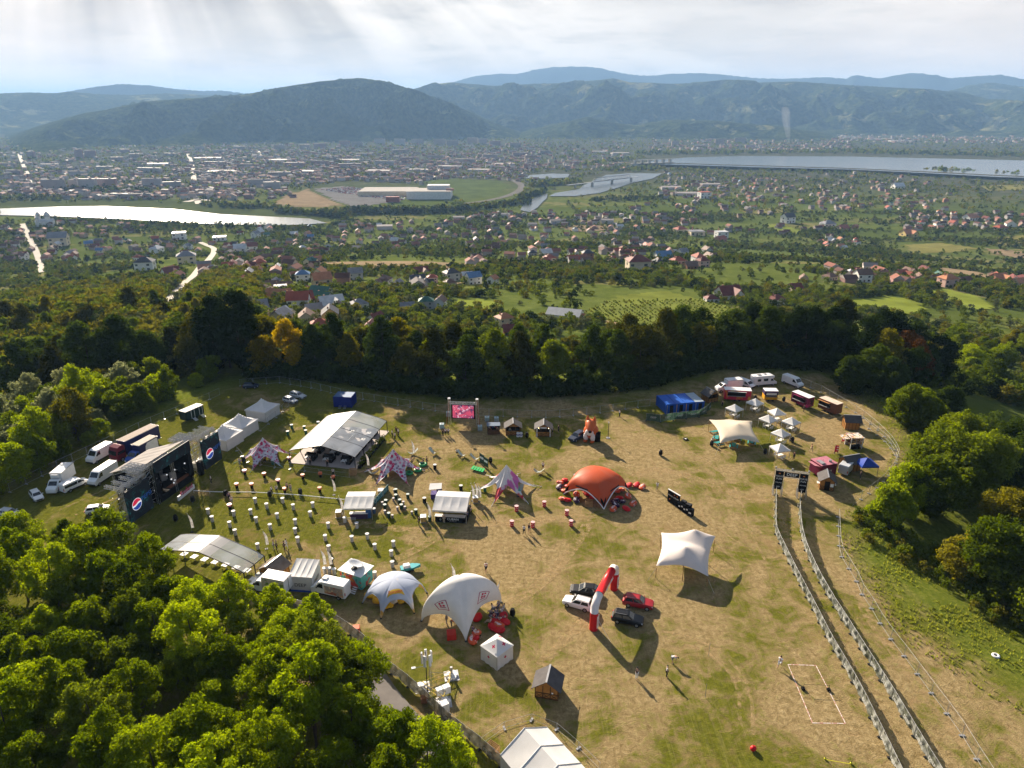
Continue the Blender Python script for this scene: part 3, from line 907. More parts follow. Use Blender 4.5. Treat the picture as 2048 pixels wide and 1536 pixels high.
# white barn with a grey ribbed roof
p = T(1130, 640)
bn = thing('barn', 'long white barn with a pale grey metal roof below the orchard', 'barn', (p.x, p.y, p.z - .3), -.35)
MB().box(0, 0, 0, 17, 11, 4.2).face([(-8.5, -5.5, 4.2), (-8.5, 5.5, 4.2), (-8.5, 0, 6.4)]).face([(8.5, -5.5, 4.2), (8.5, 0, 6.4), (8.5, 5.5, 4.2)]).build('wall', WM['white'], bn)
MB().loft([[(x, y, z) for y, z in ((-6, 4.0), (0, 6.45), (6, 4.0), (6, 4.2), (0, 6.65), (-6, 4.2))] for x in (-9, 9)]).build('roof', mat('barn_roof', (.36, .37, .38), .45, scale=.3), bn)
for x in (-5.5, -2, 1.5, 5):
 MB().box(x, -5.53, 1.6, 1.4, .08, 1.1).build('window', GLASS, bn)
MB().box(8.54, -1, 0, .08, 3, 3.2).build('door', DOORM, bn)
HXY.append((p.x, p.y, 12))
p = T(1152, 642)
br = thing('shed', 'small orange roofed lean-to beside the white barn', 'shed', (p.x, p.y, p.z - .3), -.6)
MB().box(0, 0, 0, 7, 5, 2.4).build('wall', WM['tan'], br)
MB().loft([[(-4, -3, 2.3), (4, -3, 2.3), (4, 3, 3.9), (-4, 3, 3.9)], [(-4, -3, 2.45), (4, -3, 2.45), (4, 3, 4.05), (-4, 3, 4.05)]]).build('roof', RM['orange'], br)
# church with white domed towers by the river
p = T(92, 452)
ch = thing('church', 'white church with domed towers on the near river bank', 'church', (p.x, p.y, p.z), .3)
MB().box(0, 0, 0, 28, 13, 9).build('nave', WM['white'], ch)
MB().loft([[(x, y, z) for y, z in ((-7, 8.8), (0, 13), (7, 8.8))] for x in (-14.5, 14.5)]).build('roof', RM['pale metal'], ch)
for x, y, r_, hh in ((-9, 0, 3.4, 19), (5, 0, 4.6, 17), (-11, -5, 2, 14), (-11, 5, 2, 14)):
 tw = MB().cyl(x, y, 0, r_, r_ * .95, hh, 12).build('tower', WM['white'], ch)
 MB().lathe(x, y, [(r_ * 1.1, hh), (r_ * 1.15, hh + r_ * .5), (r_ * .7, hh + r_ * 1.2), (.15, hh + r_ * 1.9), (.1, hh + r_ * 2.4)], 12).build('dome', RM['pale metal'], tw)
# shopping centre
p = T(800, 402)
zc = p.y * CP - (p.z - CAM_H) * SP
k = zc / FPX
ml = thing('shopping_centre', 'huge low pale shopping centre beyond the river with a car park', 'shopping centre', (p.x, p.y, p.z), .02)
MB().box(-40 * k, 26 * k * 5, 0, 120 * k, 90 * k, 10).build('hall', WM['cream'], ml)
MB().box(-40 * k, 26 * k * 5, 10.05, 118 * k, 88 * k, .8).build('roof', mat('hall_roof', (.30, .275, .25), .9, scale=.01), ml)
MB().box(55 * k, 20 * k * 3, 0, 90 * k, 70 * k, 17).build('hall', WM['white'], ml)
MB().box(55 * k, 20 * k * 3, 17.05, 88 * k, 68 * k, .8).build('roof', MATS['hall_roof'], ml)
MB().box(72 * k, 90, 17.9, 46 * k, 26 * k, 9).build('upper_storey', WM['white'], ml)
MB().box(-12 * k, -18, 0, 26 * k, 12, 12).build('entrance_block', mat('mall_red', (.30, .09, .07), .6), ml)
MB().box(99 * k, 20 * k * 3 - 36 * k, 20, 16 * k, 2, 5).build('sign_panel', mat('mall_sign', (.62, .28, .22), .5), ml)
# parked cars at the shopping centre, far too many and small to count
cm = MB()
q0, q1, q2 = at(640, 380, FLOOR), at(790, 402, FLOOR), at(700, 374, FLOOR)
for i in range(900):
 a, b_ = rnd.random(), rnd.random()
 p = q0 + (q1 - q0) * a + (q2 - q0) * (round(b_ * 22) / 22)
 cm.box(p.x + rnd.uniform(-.3, .3), p.y, FLOOR + .6, 4.2, 1.8, .75, 1.2, mi=rnd.randrange(4)).box(p.x, p.y, FLOOR + 1.35, 2.3, 1.6, .6, 1.2, mi=rnd.randrange(4), tp=.8)
tag(cm.build('parked_cars', [mat('carpaint_white', (.75, .75, .75), .2), mat('carpaint_grey', (.3, .31, .33), .2), mat('carpaint_black', (.03, .03, .035), .2), mat('carpaint_red', (.35, .04, .04), .2)]), kind='stuff')
# steel truss railway bridge over the channel
a, c = at(1150, 376, FLOOR), at(1262, 362, FLOOR)
bl = (c - a).length
bz = 9.0
bt = thing('railway_bridge', 'grey steel truss railway bridge on concrete piers over the channel', 'bridge', (a.x, a.y, FLOOR), atan2(c.y - a.y, c.x - a.x))
STEEL = mat('bridge_steel', (.36, .37, .38), .5, metal=.3)
dk = MB().box(bl / 2, 0, bz, bl * 1.25, 6, 1.2).build('deck', STEEL, bt)
tm = MB()
t0, t1 = bl * .30, bl * .98
nb = 9
for y in (-2.8, 2.8):
 st = (t1 - t0) / nb
 for i in range(nb):
  x = t0 + i * st
  tm.tube([(x, y, bz + 1), (x + st / 2, y, bz + 10), (x + st, y, bz + 1)], .5, 4)
 tm.tube([(t0 + st / 2, y, bz + 10), (t1 - st / 2, y, bz + 10)], .6, 4)
 tm.tube([(t0, y, bz + 1.2), (t1, y, bz + 1.2)], .6, 4)
tm.build('truss', STEEL, bt)
for x in (0, bl * .29, bl * .64, bl):
 MB().box(x, 0, -1, 4, 7, bz + 1, tp=.8).build('pier', mat('concrete', (.38, .37, .35), .85), bt)
# weir at the lake
a, c = at(1262, 333, FLOOR), at(1345, 330, FLOOR)
we = thing('weir', 'concrete weir with gate towers where the lake meets the dam', 'weir', (a.x, a.y, FLOOR), atan2(c.y - a.y, c.x - a.x))
L_ = (c - a).length
MB().box(L_ / 2, 0, 0, L_, 16, 11).build('wall', mat('weir_concrete', (.30, .29, .27), .85, scale=.05), we)
for i in range(6):
 MB().box(L_ * (.08 + .17 * i), 0, 11, 7, 12, 10).build('gate_tower', MATS['weir_concrete'], we)
MB().box(L_ / 2, -3, 21, L_ * .92, 6, 1.5).build('walkway', MATS['concrete'], we)
# ---------------------------------------------------------------- the town beyond the river
PALE = [mat('town_wall_pale', (.36, .31, .285), .8, scale=.02), mat('town_wall_cream', (.35, .265, .20), .8, scale=.02), mat('town_wall_rose', (.31, .185, .165), .8, scale=.02), mat('town_wall_white', (.47, .43, .415), .8, scale=.02)]
TROOF = [mat('town_roof_grey', (.185, .17, .165), .8, scale=.02, spec=.03), mat('town_roof_rose', (.245, .10, .07), .8, scale=.02), mat('town_roof_bright', (.27, .24, .225), .7, scale=.02), mat('town_roof_brown', (.11, .052, .04), .8, scale=.02)]
WINB = mat('block_windows', (.22, .22, .24), .3, scale=.02)
def block(u, v, wpx, floors, depth=12.0, rz=0.0, m=0, p=None):
 p = at(u, v, FLOOR) if p is None else p
 zc = p.y * CP - (p.z - CAM_H) * SP
 L = wpx * zc / FPX
 H = floors * 3.0
 o = thing('apartment_block', None, 'apartment block', (p.x, p.y, FLOOR - .3), rz, 'apartment blocks of the town')
 MB().box(0, 0, 0, L, depth, H).build('wall', PALE[m], o)
 MB().box(0, 0, H + .05, L + .6, depth + .6, .6).box(L * .2, 0, H + .6, 5, 4, 2.2).build('roof', TROOF[rnd.choice((0, 2))], o)
 w = MB()
 for f in range(floors):
  w.box(0, -depth / 2 - .04, f * 3 + 1.0, L * .94, .1, 1.25)
 w.build('window_bands', WINB, o)
 return o
BL = [(100, 378, 26, 8), (122, 380, 20, 9), (150, 376, 18, 7), (178, 379, 34, 9), (215, 376, 40, 8), (160, 318, 14, 13), (182, 314, 20, 9), (64, 316, 14, 9), (250, 395, 60, 3), (280, 398, 50, 4), (305, 370, 36, 6), (345, 375, 34, 5),
 (270, 318, 18, 7), (250, 305, 20, 5), (300, 345, 52, 5), (150, 350, 44, 4), (520, 372, 44, 6), (545, 378, 32, 6), (560, 300, 24, 8), (690, 292, 20, 9), (715, 294, 22, 9), (760, 288, 22, 10), (800, 290, 22, 11), (835, 288, 24, 9),
 (880, 290, 24, 11), (905, 292, 24, 10), (945, 288, 20, 12), (965, 289, 18, 11), (990, 292, 22, 9), (1030, 294, 24, 7), (640, 296, 24, 8), (610, 298, 20, 7), (480, 300, 26, 6), (440, 308, 24, 6), (400, 300, 18, 6),
 (500, 335, 40, 4), (590, 334, 40, 5), (640, 330, 36, 5), (700, 336, 44, 5), (770, 330, 40, 5), (820, 322, 36, 5), (870, 318, 34, 5), (930, 326, 40, 5), (980, 318, 30, 6), (1040, 312, 30, 5), (560, 352, 44, 4), (660, 318, 34, 4), (730, 312, 34, 4), (800, 306, 30, 5),
 (430, 330, 44, 4), (1060, 320, 22, 6), (1090, 308, 22, 5), (1350, 292, 14, 9), (1438, 290, 20, 11), (1480, 286, 22, 10), (1400, 296, 26, 4), (1500, 296, 20, 5), (20, 335, 26, 5), (30, 350, 34, 5), (10, 300, 20, 4), (210, 340, 30, 4), (340, 312, 26, 4), (100, 335, 34, 4), (235, 322, 22, 5)]
blk = []
for u, v, w_, fl in BL:
 m = rnd.randrange(4)
 blk.append((u, v, block(u, v, w_, fl, rz=rnd.choice((0, .15, -.2, .3)), m=m), m, fl))
g = {}
for u, v, o, m, fl in blk:
 z = 'beyond the lake on the far right' if u > 1200 else ('near the river promenade' if v > 355 else ('at the foot of the wooded hill' if v < 306 else 'in the middle of the town'))
 g.setdefault((z, m, fl > 7, 0), []).append((u, o))
for (z, m, tall, rt), lst in g.items():
 label_row(lst, f"{'tall' if tall else 'low'} {['pale', 'cream', 'rose', 'white'][m]} apartment block", z)
# long sheds with bright metal roofs
sh = []
for u, v, w_ in ((315, 330, 48), (420, 318, 56), (450, 345, 60), (560, 322, 44), (620, 345, 50), (700, 322, 40), (760, 344, 46), (840, 342, 40), (900, 335, 46), (960, 342, 44), (1010, 330, 40), (770, 458, 30), (1215, 446, 24), (918, 440, 22), (1065, 454, 18), (1340, 378, 40), (1370, 390, 44), (1420, 372, 36), (1200, 305, 30), (1240, 308, 34), (1700, 276, 40), (1760, 279, 44), (1800, 283, 40), (1110, 447, 20)):
 p = T(u, v)
 k = (p.y * CP - (p.z - CAM_H) * SP) / FPX
 o = thing('warehouse', None, 'warehouse', (p.x, p.y, p.z - .3), rnd.choice((0, .1, -.15)), 'long sheds of the valley')
 L_, D_ = w_ * k, min(60, w_ * k * .6)
 MB().box(0, 0, 0, L_, D_, 6).build('wall', PALE[3], o)
 MB().loft([[(x, y, z) for y, z in ((-D_ / 2 - .5, 6), (0, 8), (D_ / 2 + .5, 6), (D_ / 2 + .5, 6.3), (0, 8.3), (-D_ / 2 - .5, 6.3))] for x in (-L_ / 2 - .5, L_ / 2 + .5)]).build('roof', TROOF[2], o)
 HXY.append((p.x, p.y, L_ * .6))
 sh.append((u, v, o))
for zn, fn in (('in the town', lambda u, v: v < 350 and u < 1100), ('among the gardens on the near bank', lambda u, v: v > 430), ('below the dam', lambda u, v: 360 < v < 400), ('on the far shore of the lake', lambda u, v: u > 1100 and v < 320)):
 label_row([(u, o) for u, v, o in sh if fn(u, v)], 'long white metal-roofed shed', zn)
# small far houses: thousands, read as one mass
def pip(u, v, poly):
 c = False
 for i in range(len(poly)):
  (ax, ay), (bx, by) = poly[i], poly[(i + 1) % len(poly)]
  if (ay > v) != (by > v) and u < ax + (v - ay) / (by - ay) * (bx - ax):
   c = not c
 return c
WET = [[(0, 408), (210, 404), (420, 408), (560, 420), (665, 432), (662, 452), (540, 455), (400, 452), (250, 443), (0, 438)], [(1035, 424), (1050, 402), (1098, 382), (1158, 374), (1212, 344), (1330, 343), (1310, 362), (1242, 378), (1150, 396), (1080, 420)],
 [(1045, 360), (1060, 346), (1142, 344), (1140, 358)], [(1200, 326), (1300, 312), (1480, 306), (2060, 314), (2060, 366), (1700, 345), (1500, 342), (1340, 338)],
 [(565, 414), (630, 372), (690, 362), (905, 372), (915, 402), (850, 418), (700, 424)], [(845, 362), (905, 357), (1000, 360), (1050, 366), (1045, 388), (985, 400), (920, 404)]]
LANES = [([(85, 545), (78, 520), (66, 490), (52, 462), (44, 448)], 12), ([(322, 612), (345, 590), (368, 568), (392, 547), (412, 525), (428, 505), (424, 495), (400, 485)], 11), ([(62, 378), (55, 350), (45, 325), (38, 308)], 5), ([(398, 408), (392, 390), (388, 365), (386, 340), (381, 320), (376, 308)], 5),
  ([(930, 407), (970, 402), (1015, 392), (1040, 380), (1042, 370), (1025, 361), (1000, 358)], 7)]
def nearlane(u, v):
 for pts, w in LANES:
  for (ax, ay), (bx, by) in zip(pts, pts[1:]):
   L2 = (bx - ax) ** 2 + (by - ay) ** 2
   s = max(0, min(1, ((u - ax) * (bx - ax) + (v - ay) * (by - ay)) / L2))
   if (u - ax - s * (bx - ax)) ** 2 + (v - ay - s * (by - ay)) ** 2 < (w * .5 + max(0, v - 480) * .02) ** 2:
    return True
 return False
ft = MB()
spots = []
for (x0, y0, x1, y1, nn) in ((0, 285, 480, 400, 760), (400, 285, 1080, 372, 1650), (900, 285, 1250, 340, 300), (1300, 268, 1700, 303, 330), (1640, 258, 2080, 286, 420), (380, 372, 640, 398, 70), (1330, 345, 1860, 385, 80), (1250, 385, 1700, 420, 40), (930, 425, 1340, 450, 40)):
 k = 0
 while k < nn:
  u, v = rnd.uniform(x0, x1), y0 + (y1 - y0) * rnd.random() ** .8
  k += 1
  if any(pip(u, v, w) for w in WET):
   continue
  p = at(u, v, FLOOR)
  rz, L_, D_, hh = rnd.choice((0, .2, -.25, 1.4, 1.7)), rnd.uniform(9, 22), rnd.uniform(8, 12), rnd.choice((4, 5, 7, 9))
  if v > 340 and u > 900:
   L_, D_, hh = rnd.uniform(9, 13), 9, rnd.choice((4, 6))
  spots.append((p.x, p.y))
  ft.box(p.x, p.y, FLOOR, L_, D_, hh, rz, rnd.randrange(4))
  c, s_ = cos(rz), sin(rz)
  tr = lambda x, y, z: (p.x + x * c - y * s_, p.y + x * s_ + y * c, FLOOR + z)
  e, rh = .5, rnd.uniform(1.6, 3.4)
  mi = 4 + rnd.choice((0, 1, 1, 1, 0, 3, 3, 3, 2))
  a_, b1 = L_ / 2 + e, D_ / 2 + e
  ft.face([tr(-a_, -b1, hh), tr(a_, -b1, hh), tr(a_, 0, hh + rh), tr(-a_, 0, hh + rh)], mi).face([tr(a_, b1, hh), tr(-a_, b1, hh), tr(-a_, 0, hh + rh), tr(a_, 0, hh + rh)], mi)
  ft.face([tr(a_, -b1, hh), tr(a_, b1, hh), tr(a_, 0, hh + rh)], 0).face([tr(-a_, b1, hh), tr(-a_, -b1, hh), tr(-a_, 0, hh + rh)], 0)
for (x0, y0, x1, y1, nn) in ((0, 446, 300, 525, 70), (300, 482, 660, 560, 75), (640, 445, 1000, 500, 60), (930, 425, 1330, 530, 120), (1330, 350, 1570, 400, 70), (1620, 390, 1900, 422, 40), (1330, 400, 1640, 470, 40), (1800, 425, 2048, 462, 45), (640, 555, 960, 580, 10), (1640, 540, 2000, 570, 16)):
 for _ in range(nn):
  u, v = rnd.uniform(x0, x1), rnd.uniform(y0, y1)
  p = T(u, v)
  if nearlane(u, v) or any(pip(u, v, w) for w in WET) or any((p.x - a) ** 2 + (p.y - b_) ** 2 < (c + 7) ** 2 for a, b_, c in HXY):
   continue
  HXY.append((p.x, p.y, 6))
  L_, D_, hh, rz, rh, e = rnd.uniform(8, 13), 8, rnd.choice((3.5, 5.5)), rnd.choice((.1, .4, -.3, 1.4, 1.8)), rnd.uniform(2, 3.2), .5
  ft.box(p.x, p.y, p.z - .4, L_, D_, hh + .4, rz, rnd.randrange(4))
  c, s_ = cos(rz), sin(rz)
  a_, b1, mi = L_ / 2 + e, D_ / 2 + e, 4 + rnd.choice((0, 1, 1, 1, 3, 3))
  tr = lambda x, y, z: (p.x + x * c - y * s_, p.y + x * s_ + y * c, p.z + z)
  ft.face([tr(-a_, -b1, hh), tr(a_, -b1, hh), tr(a_, 0, hh + rh), tr(-a_, 0, hh + rh)], mi).face([tr(a_, b1, hh), tr(-a_, b1, hh), tr(-a_, 0, hh + rh), tr(a_, 0, hh + rh)], mi)
  ft.face([tr(a_, -b1, hh), tr(a_, b1, hh), tr(a_, 0, hh + rh)], 0).face([tr(-a_, b1, hh), tr(-a_, -b1, hh), tr(-a_, 0, hh + rh)], 0)
town = ft.build('far_town', PALE + TROOF)
tag(town, kind='stuff')
# ---------------------------------------------------------------- trees
def leaf_mat(name, c, c2, tl=.45, sat=1.0):
 m = bpy.data.materials.new(name)
 m.use_nodes = True
 t = m.node_tree
 t.nodes.clear()
 n = NB(t)
 oi = n.n('ShaderNodeObjectInfo')
 g = n.n('ShaderNodeNewGeometry')
 P = g.outputs['Position']
 f = n.math('ADD', n.math('MULTIPLY', n.noise(P, .35, 3), .7), n.math('MULTIPLY', oi.outputs['Random'], .55))
 c_ = n.mix(n.mapr(f, .3, .95), c, c2)
 f2 = n.noise(P, 2.2, 2)
 h = n.n('ShaderNodeHueSaturation', {'Color': c_, 'Saturation': sat, 'Value': n.math('MULTIPLY', n.mapr(f2, .3, .7, .65, 1.35), n.mapr(oi.outputs['Random'], 0, 1, .78, 1.2))})
 d = n.n('ShaderNodeBsdfDiffuse', {'Color': h.outputs[0]})
 hs = n.n('ShaderNodeHueSaturation', {'Color': h.outputs[0], 'Hue': .494, 'Saturation': 1.12, 'Value': 1.5})
 tr = n.n('ShaderNodeBsdfTranslucent', {'Color': hs.outputs[0]})
 mx = n.n('ShaderNodeMixShader', {0: tl, 1: d.outputs[0], 2: tr.outputs[0]})
 t.links.new(mx.outputs[0], n.n('ShaderNodeOutputMaterial').inputs[0])
 return m
LM = {'bright green': leaf_mat('leaves_bright', (.098, .146, .008), (.205, .255, .012), .48),
 'fresh lime': leaf_mat('leaves_lime', (.150, .215, .010), (.255, .310, .014), .48),
 'mid green': leaf_mat('leaves_mid', (.070, .105, .010), (.130, .160, .018)),
 'grey green': leaf_mat('leaves_grey', (.100, .125, .040), (.180, .195, .075), sat=.85),
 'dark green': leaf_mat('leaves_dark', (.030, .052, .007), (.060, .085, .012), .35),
 'olive': leaf_mat('leaves_olive', (.095, .100, .011), (.160, .145, .018)),
 'yellowing': leaf_mat('leaves_yellow', (.19, .155, .009), (.300, .215, .012)),
 'rusty': leaf_mat('leaves_rust', (.085, .038, .008), (.140, .060, .012), .25),
 'shade-toned green': leaf_mat('leaves_shade_tone', (.016, .030, .004), (.036, .055, .007), .16),  # darker copy of the green, shade of backlit crowns put into the colour
 'shade-toned olive': leaf_mat('leaves_shade_tone_olive', (.036, .042, .005), (.075, .075, .009), .2)}  # darker copy of the olive, with the same shade in its colour
BARK = mat('bark', (.085, .062, .045), .9, var=.3, scale=1.2, bump=.5)
def leaves(pos, nrm, size, rs, tri=False):
 """leaf faces at pos facing roughly nrm"""
 k = len(pos)
 nn = nrm + rs.normal(0, .8, (k, 3))
 nn /= np.linalg.norm(nn, axis=1, keepdims=True) + 1e-9
 h = rs.normal(0, 1, (k, 3))
 a = np.cross(nn, h)
 a /= np.linalg.norm(a, axis=1, keepdims=True) + 1e-9
 b_ = np.cross(nn, a)
 s = (size * rs.uniform(.6, 1.35, k))[:, None]
 asp = rs.uniform(.55, 1.0, k)[:, None]
 if tri:
  v = np.stack([pos + a * s * .62, pos - a * s * .35 + b_ * s * .6 * asp, pos - a * s * .35 - b_ * s * .6 * asp], 1)
  return v.reshape(-1, 3), np.arange(3 * k).reshape(k, 3)
 v = np.stack([pos + a * s * .55, pos + b_ * s * .38 * asp + nn * s * .08, pos - a * s * .55, pos - b_ * s * .38 * asp + nn * s * .08], 1)
 return v.reshape(-1, 3), np.arange(4 * k).reshape(k, 4)
def clumps_for(H, Rc, z0, nc, rs, spread=1.0, top=.35, cr=1.0):
 out = []
 while len(out) < nc:
  q = rs.uniform(-1, 1, 3)
  l = np.linalg.norm(q)
  if l > 1 or l < .30:
   continue
  zc = z0 + (H - z0) * (q[2] * .5 + .5)
  wz = np.interp(q[2], [-1, -.3, .4, 1], [.55, 1.0, .9, top])
  r = Rc * rs.uniform(.22, .44) * cr
  out.append((q[0] * Rc * wz * .95 * spread, q[1] * Rc * wz * .95 * spread, zc - r * .4, r))
 return out
def crown_data(H, Rc, z0, nc, nl, size, seed, tri=False, top=.35, up=.35, cr=1.0):
 rs = np.random.RandomState(seed)
 cl = clumps_for(H, Rc, z0, nc, rs, top=top, cr=cr)
 C = np.array(cl)
 w = C[:, 3] ** 2
 ci = rs.choice(nc, nl, p=w / w.sum())
 d = rs.normal(0, 1, (nl, 3))
 d[:, 2] += up
 d /= np.linalg.norm(d, axis=1, keepdims=True)
 rad = C[ci, 3] * np.where(rs.rand(nl) < .7, rs.uniform(.72, 1.25, nl), rs.uniform(.2, .85, nl))
 pos = C[ci, :3] + d * rad[:, None] * np.array([1, 1, .82])
 v, f = leaves(pos, d, size, rs, tri)
 return v, f, C
def tree_proto(i, H, Rc, z0, nc, nl, size, matn, top=.35, cr=1.0):
 """trunk with limbs running into the leaf clumps, and a crown of leaf faces"""
 v, f, C = crown_data(H, Rc, z0, nc, nl, size, 100 + i, top=top, cr=cr)
 me = quick_mesh('crown', v, f)
 me.materials.append(LM[matn])
 rs = np.random.RandomState(900 + i)
 tb = MB()
 fork = z0 + (H - z0) * .15
 bend = [(0, 0, -.6), (rs.uniform(-.15, .15), rs.uniform(-.15, .15), fork * .5), (rs.uniform(-.3, .3), rs.uniform(-.3, .3), fork), (rs.uniform(-.4, .4), rs.uniform(-.4, .4), H * .82)]
 tb.tube(bend, .020 * H, 7, r1=.04)
 for c in sorted(C.tolist(), key=lambda c: c[2])[:18]:
  s = Vector(bend[2]) * .8 + Vector((0, 0, rs.uniform(-.5, 1.2)))
  e = Vector(c[:3])
  mid = (s + e) / 2 + Vector((0, 0, -.25))
  tb.tube([s, mid, e], .0085 * H, 5, r1=.025)
 root = thing('tree', None, 'tree', (0, 0, -600), 0)
 cr = bpy.data.objects.new('crown', me)
 col.objects.link(cr)
 own(cr, root)
 tb.build('trunk', BARK, root)
 return root
TP = {}
TS = {'wood': [(11.5, 3.6, 3.6), (12.5, 3.1, 4.2), (10.5, 3.9, 3.0), (13.0, 3.5, 4.6), (9.5, 3.3, 2.6)],
 'belt': [(16.5, 5.2, 1.2), (18, 4.8, 1.6), (15, 5.4, .8), (16, 4.5, 1.0)],
 'bush': [(7.5, 3.4, .4), (9.0, 3.3, .6), (6.0, 3.2, .3), (10.5, 3.6, .8)],
 'bank': [(14, 6.4, .8), (12, 5.6, .6), (16, 6.0, 1.2), (10, 4.6, .4)]}
k = 0
for zn, lst in TS.items():
 for i, (H, Rc, z0) in enumerate(lst):
  k += 1
  if zn == 'wood':
   TP[(zn, i)] = tree_proto(k, H, Rc, z0, 105, 14500, .27, 'bright green', top=.5, cr=.5)
  elif zn == 'belt':
   TP[(zn, i)] = tree_proto(k, H, Rc, z0, 46, 8200, .62, 'dark green', top=.5, cr=.85)
  elif zn == 'bush':
   TP[(zn, i)] = tree_proto(k, H, Rc, z0, 40, 6000, .40, 'mid green', top=.4, cr=.75)
  else:
   TP[(zn, i)] = tree_proto(k, H, Rc, z0, 90, 15000, .50, 'mid green', top=.45, cr=.62)
TREES = []
def plant(zone, x, y, kind=None, m='mid green', s=1.0, dz=0.0):
 i = rnd.randrange(len(TS[zone])) if kind is None else kind
 s *= rnd.uniform(.86, 1.16)
 z = hz(x, y) + dz
 o = dup(TP[(zone, i)], (x, y, z), rnd.uniform(0, 6.28), scale=(s, s, s * rnd.uniform(.92, 1.08)))
 for c in KIDS[o.name]:
  if c.name.startswith('crown'):
   c.material_slots[0].link = 'OBJECT'
   c.material_slots[0].material = LM[m]
 TREES.append((o, zone, m, x, y, TS[zone][i][0] * s))
 return o
def scatter(px, spacing, nmax, fn, z=0.0, seed=1, wpoly=None):
 rd = random.Random(seed)
 poly = [tuple(at(u, v, z)[:2]) for u, v in px] if wpoly is None else wpoly
 xs, ys = [p[0] for p in poly], [p[1] for p in poly]
 got = []
 for _ in range(nmax * 60):
  x, y = rd.uniform(min(xs), max(xs)), rd.uniform(min(ys), max(ys))
  if not pip(x, y, poly):
   continue
  if any((x - a) ** 2 + (y - b_) ** 2 < spacing ** 2 for a, b_ in got):
   continue
  got.append((x, y))
  if len(got) >= nmax:
   break
 for x, y in got:
  fn(x, y, rd)
 return got
def seen(x, y, zt, mrg=40):
 u, v = proj((x, y, zt))
 return -mrg < u < 2048 + mrg and v < 1536 + mrg * 3
# the near wood, lower left, up to the screened fence
def near_wood(x, y, rd):
 if seen(x, y, 12):
  plant('wood', x, y, m=rd.choice(['bright green'] * 5 + ['fresh lime'] * 2 + ['mid green'] * 3), s=rd.uniform(.88, 1.14))
WOODPX = [(-150, 1150), (0, 1148), (120, 1130), (235, 1150), (330, 1185), (420, 1228), (500, 1270), (545, 1305), (610, 1330), (690, 1385), (728, 1445), (790, 1545), (850, 1640), (-150, 1640)]
wood_poly = [tuple(at(u, v)[:2]) for u, v in WOODPX] + [tuple(at(u, v)[:2]) for u, v in ()]
wood_poly = wood_poly[:-2] + [(-9, 46), (-14, 36), (-62, 36), (-90, 50)] + [wood_poly[0]]
scatter(None, 4.7, 112, near_wood, seed=4, wpoly=wood_poly)
for u, v, m, s in ((300, 1285, 'bright green', 1.0), (330, 1345, 'bright green', 1.0), (285, 1400, 'mid green', 1.0), (355, 1275, 'bright green', .95), (380, 1400, 'bright green', 1.0), (862, 1600, 'fresh lime', .95), (812, 1560, 'bright green', .8), (915, 1625, 'fresh lime', .8), (735, 1405, 'bright green', .86), (700, 1352, 'bright green', .72), (560, 1292, 'bright green', .78), (640, 1330, 'fresh lime', .8)):
 p = at(u, v)
 plant('wood', p.x, p.y, m=m, s=s)
# left wood behind the parked vans: younger bushy trees in the light, tall dark ones behind
def left_bush(x, y, rd):
 if seen(x, y, 6, 20):
  plant('bush', x, y, m=rd.choice(['mid green', 'mid green', 'bright green', 'grey green', 'grey green', 'olive']), s=rd.uniform(.9, 1.3))
scatter([(-90, 1010), (-20, 968), (60, 938), (120, 908), (185, 868), (262, 832), (318, 812), (340, 770), (250, 752), (100, 770), (-90, 800)], 4.9, 88, left_bush, seed=8)
for u, v, s in ((2, 986, 1.0), (-28, 1003, 1.0), (42, 966, .95), (85, 944, .9), (128, 922, .8), (205, 880, .7), (178, 892, .6), (300, 822, .8), (340, 792, .9), (395, 770, .8), (420, 755, .95)):
 p = at(u, v)
 plant('bush', p.x, p.y, m=rnd.choice(['mid green', 'bright green']), s=s)
def left_tall(x, y, rd):
 if seen(x, y, 12, 20):
  plant('belt', x, y, m=rd.choice(['shade-toned green'] * 4 + ['dark green'] + ['shade-toned olive']), s=rd.uniform(1.0, 1.25))
scatter([(-120, 790), (100, 755), (260, 738), (400, 735), (490, 745), (510, 716), (400, 700), (200, 700), (-120, 720)], 7.2, 40, left_tall, seed=12)
# the belt along the far rim of the field
def far_belt(x, y, rd):
 u, v = proj((x, y, 0))
 m = rd.choice(['shade-toned green', 'shade-toned green', 'dark green', 'dark green', 'mid green', 'shade-toned olive', 'olive'])  # lighter leaf colours stand for lit crowns, darker ones for shaded faces
 if 525 < u < 610 and v > 735:
  m = 'yellowing'
 if 1560 < u < 1660:
  m = rd.choice(['shade-toned olive', 'olive', 'shade-toned green'])
 if 1770 < u < 1880:
  m = rd.choice(['rusty', 'shade-toned green', 'shade-toned green'])
 plant('belt', x, y, m=m, s=rd.uniform(.82, 1.05))
scatter([(500, 752), (630, 752), (760, 768), (900, 786), (1100, 784), (1290, 768), (1420, 730), (1660, 730), (1800, 760), (1900, 740), (1870, 700), (1640, 692), (1420, 696), (1290, 722), (1100, 736), (900, 738), (760, 728), (630, 722), (510, 724)], 6.6, 92, far_belt, seed=21)
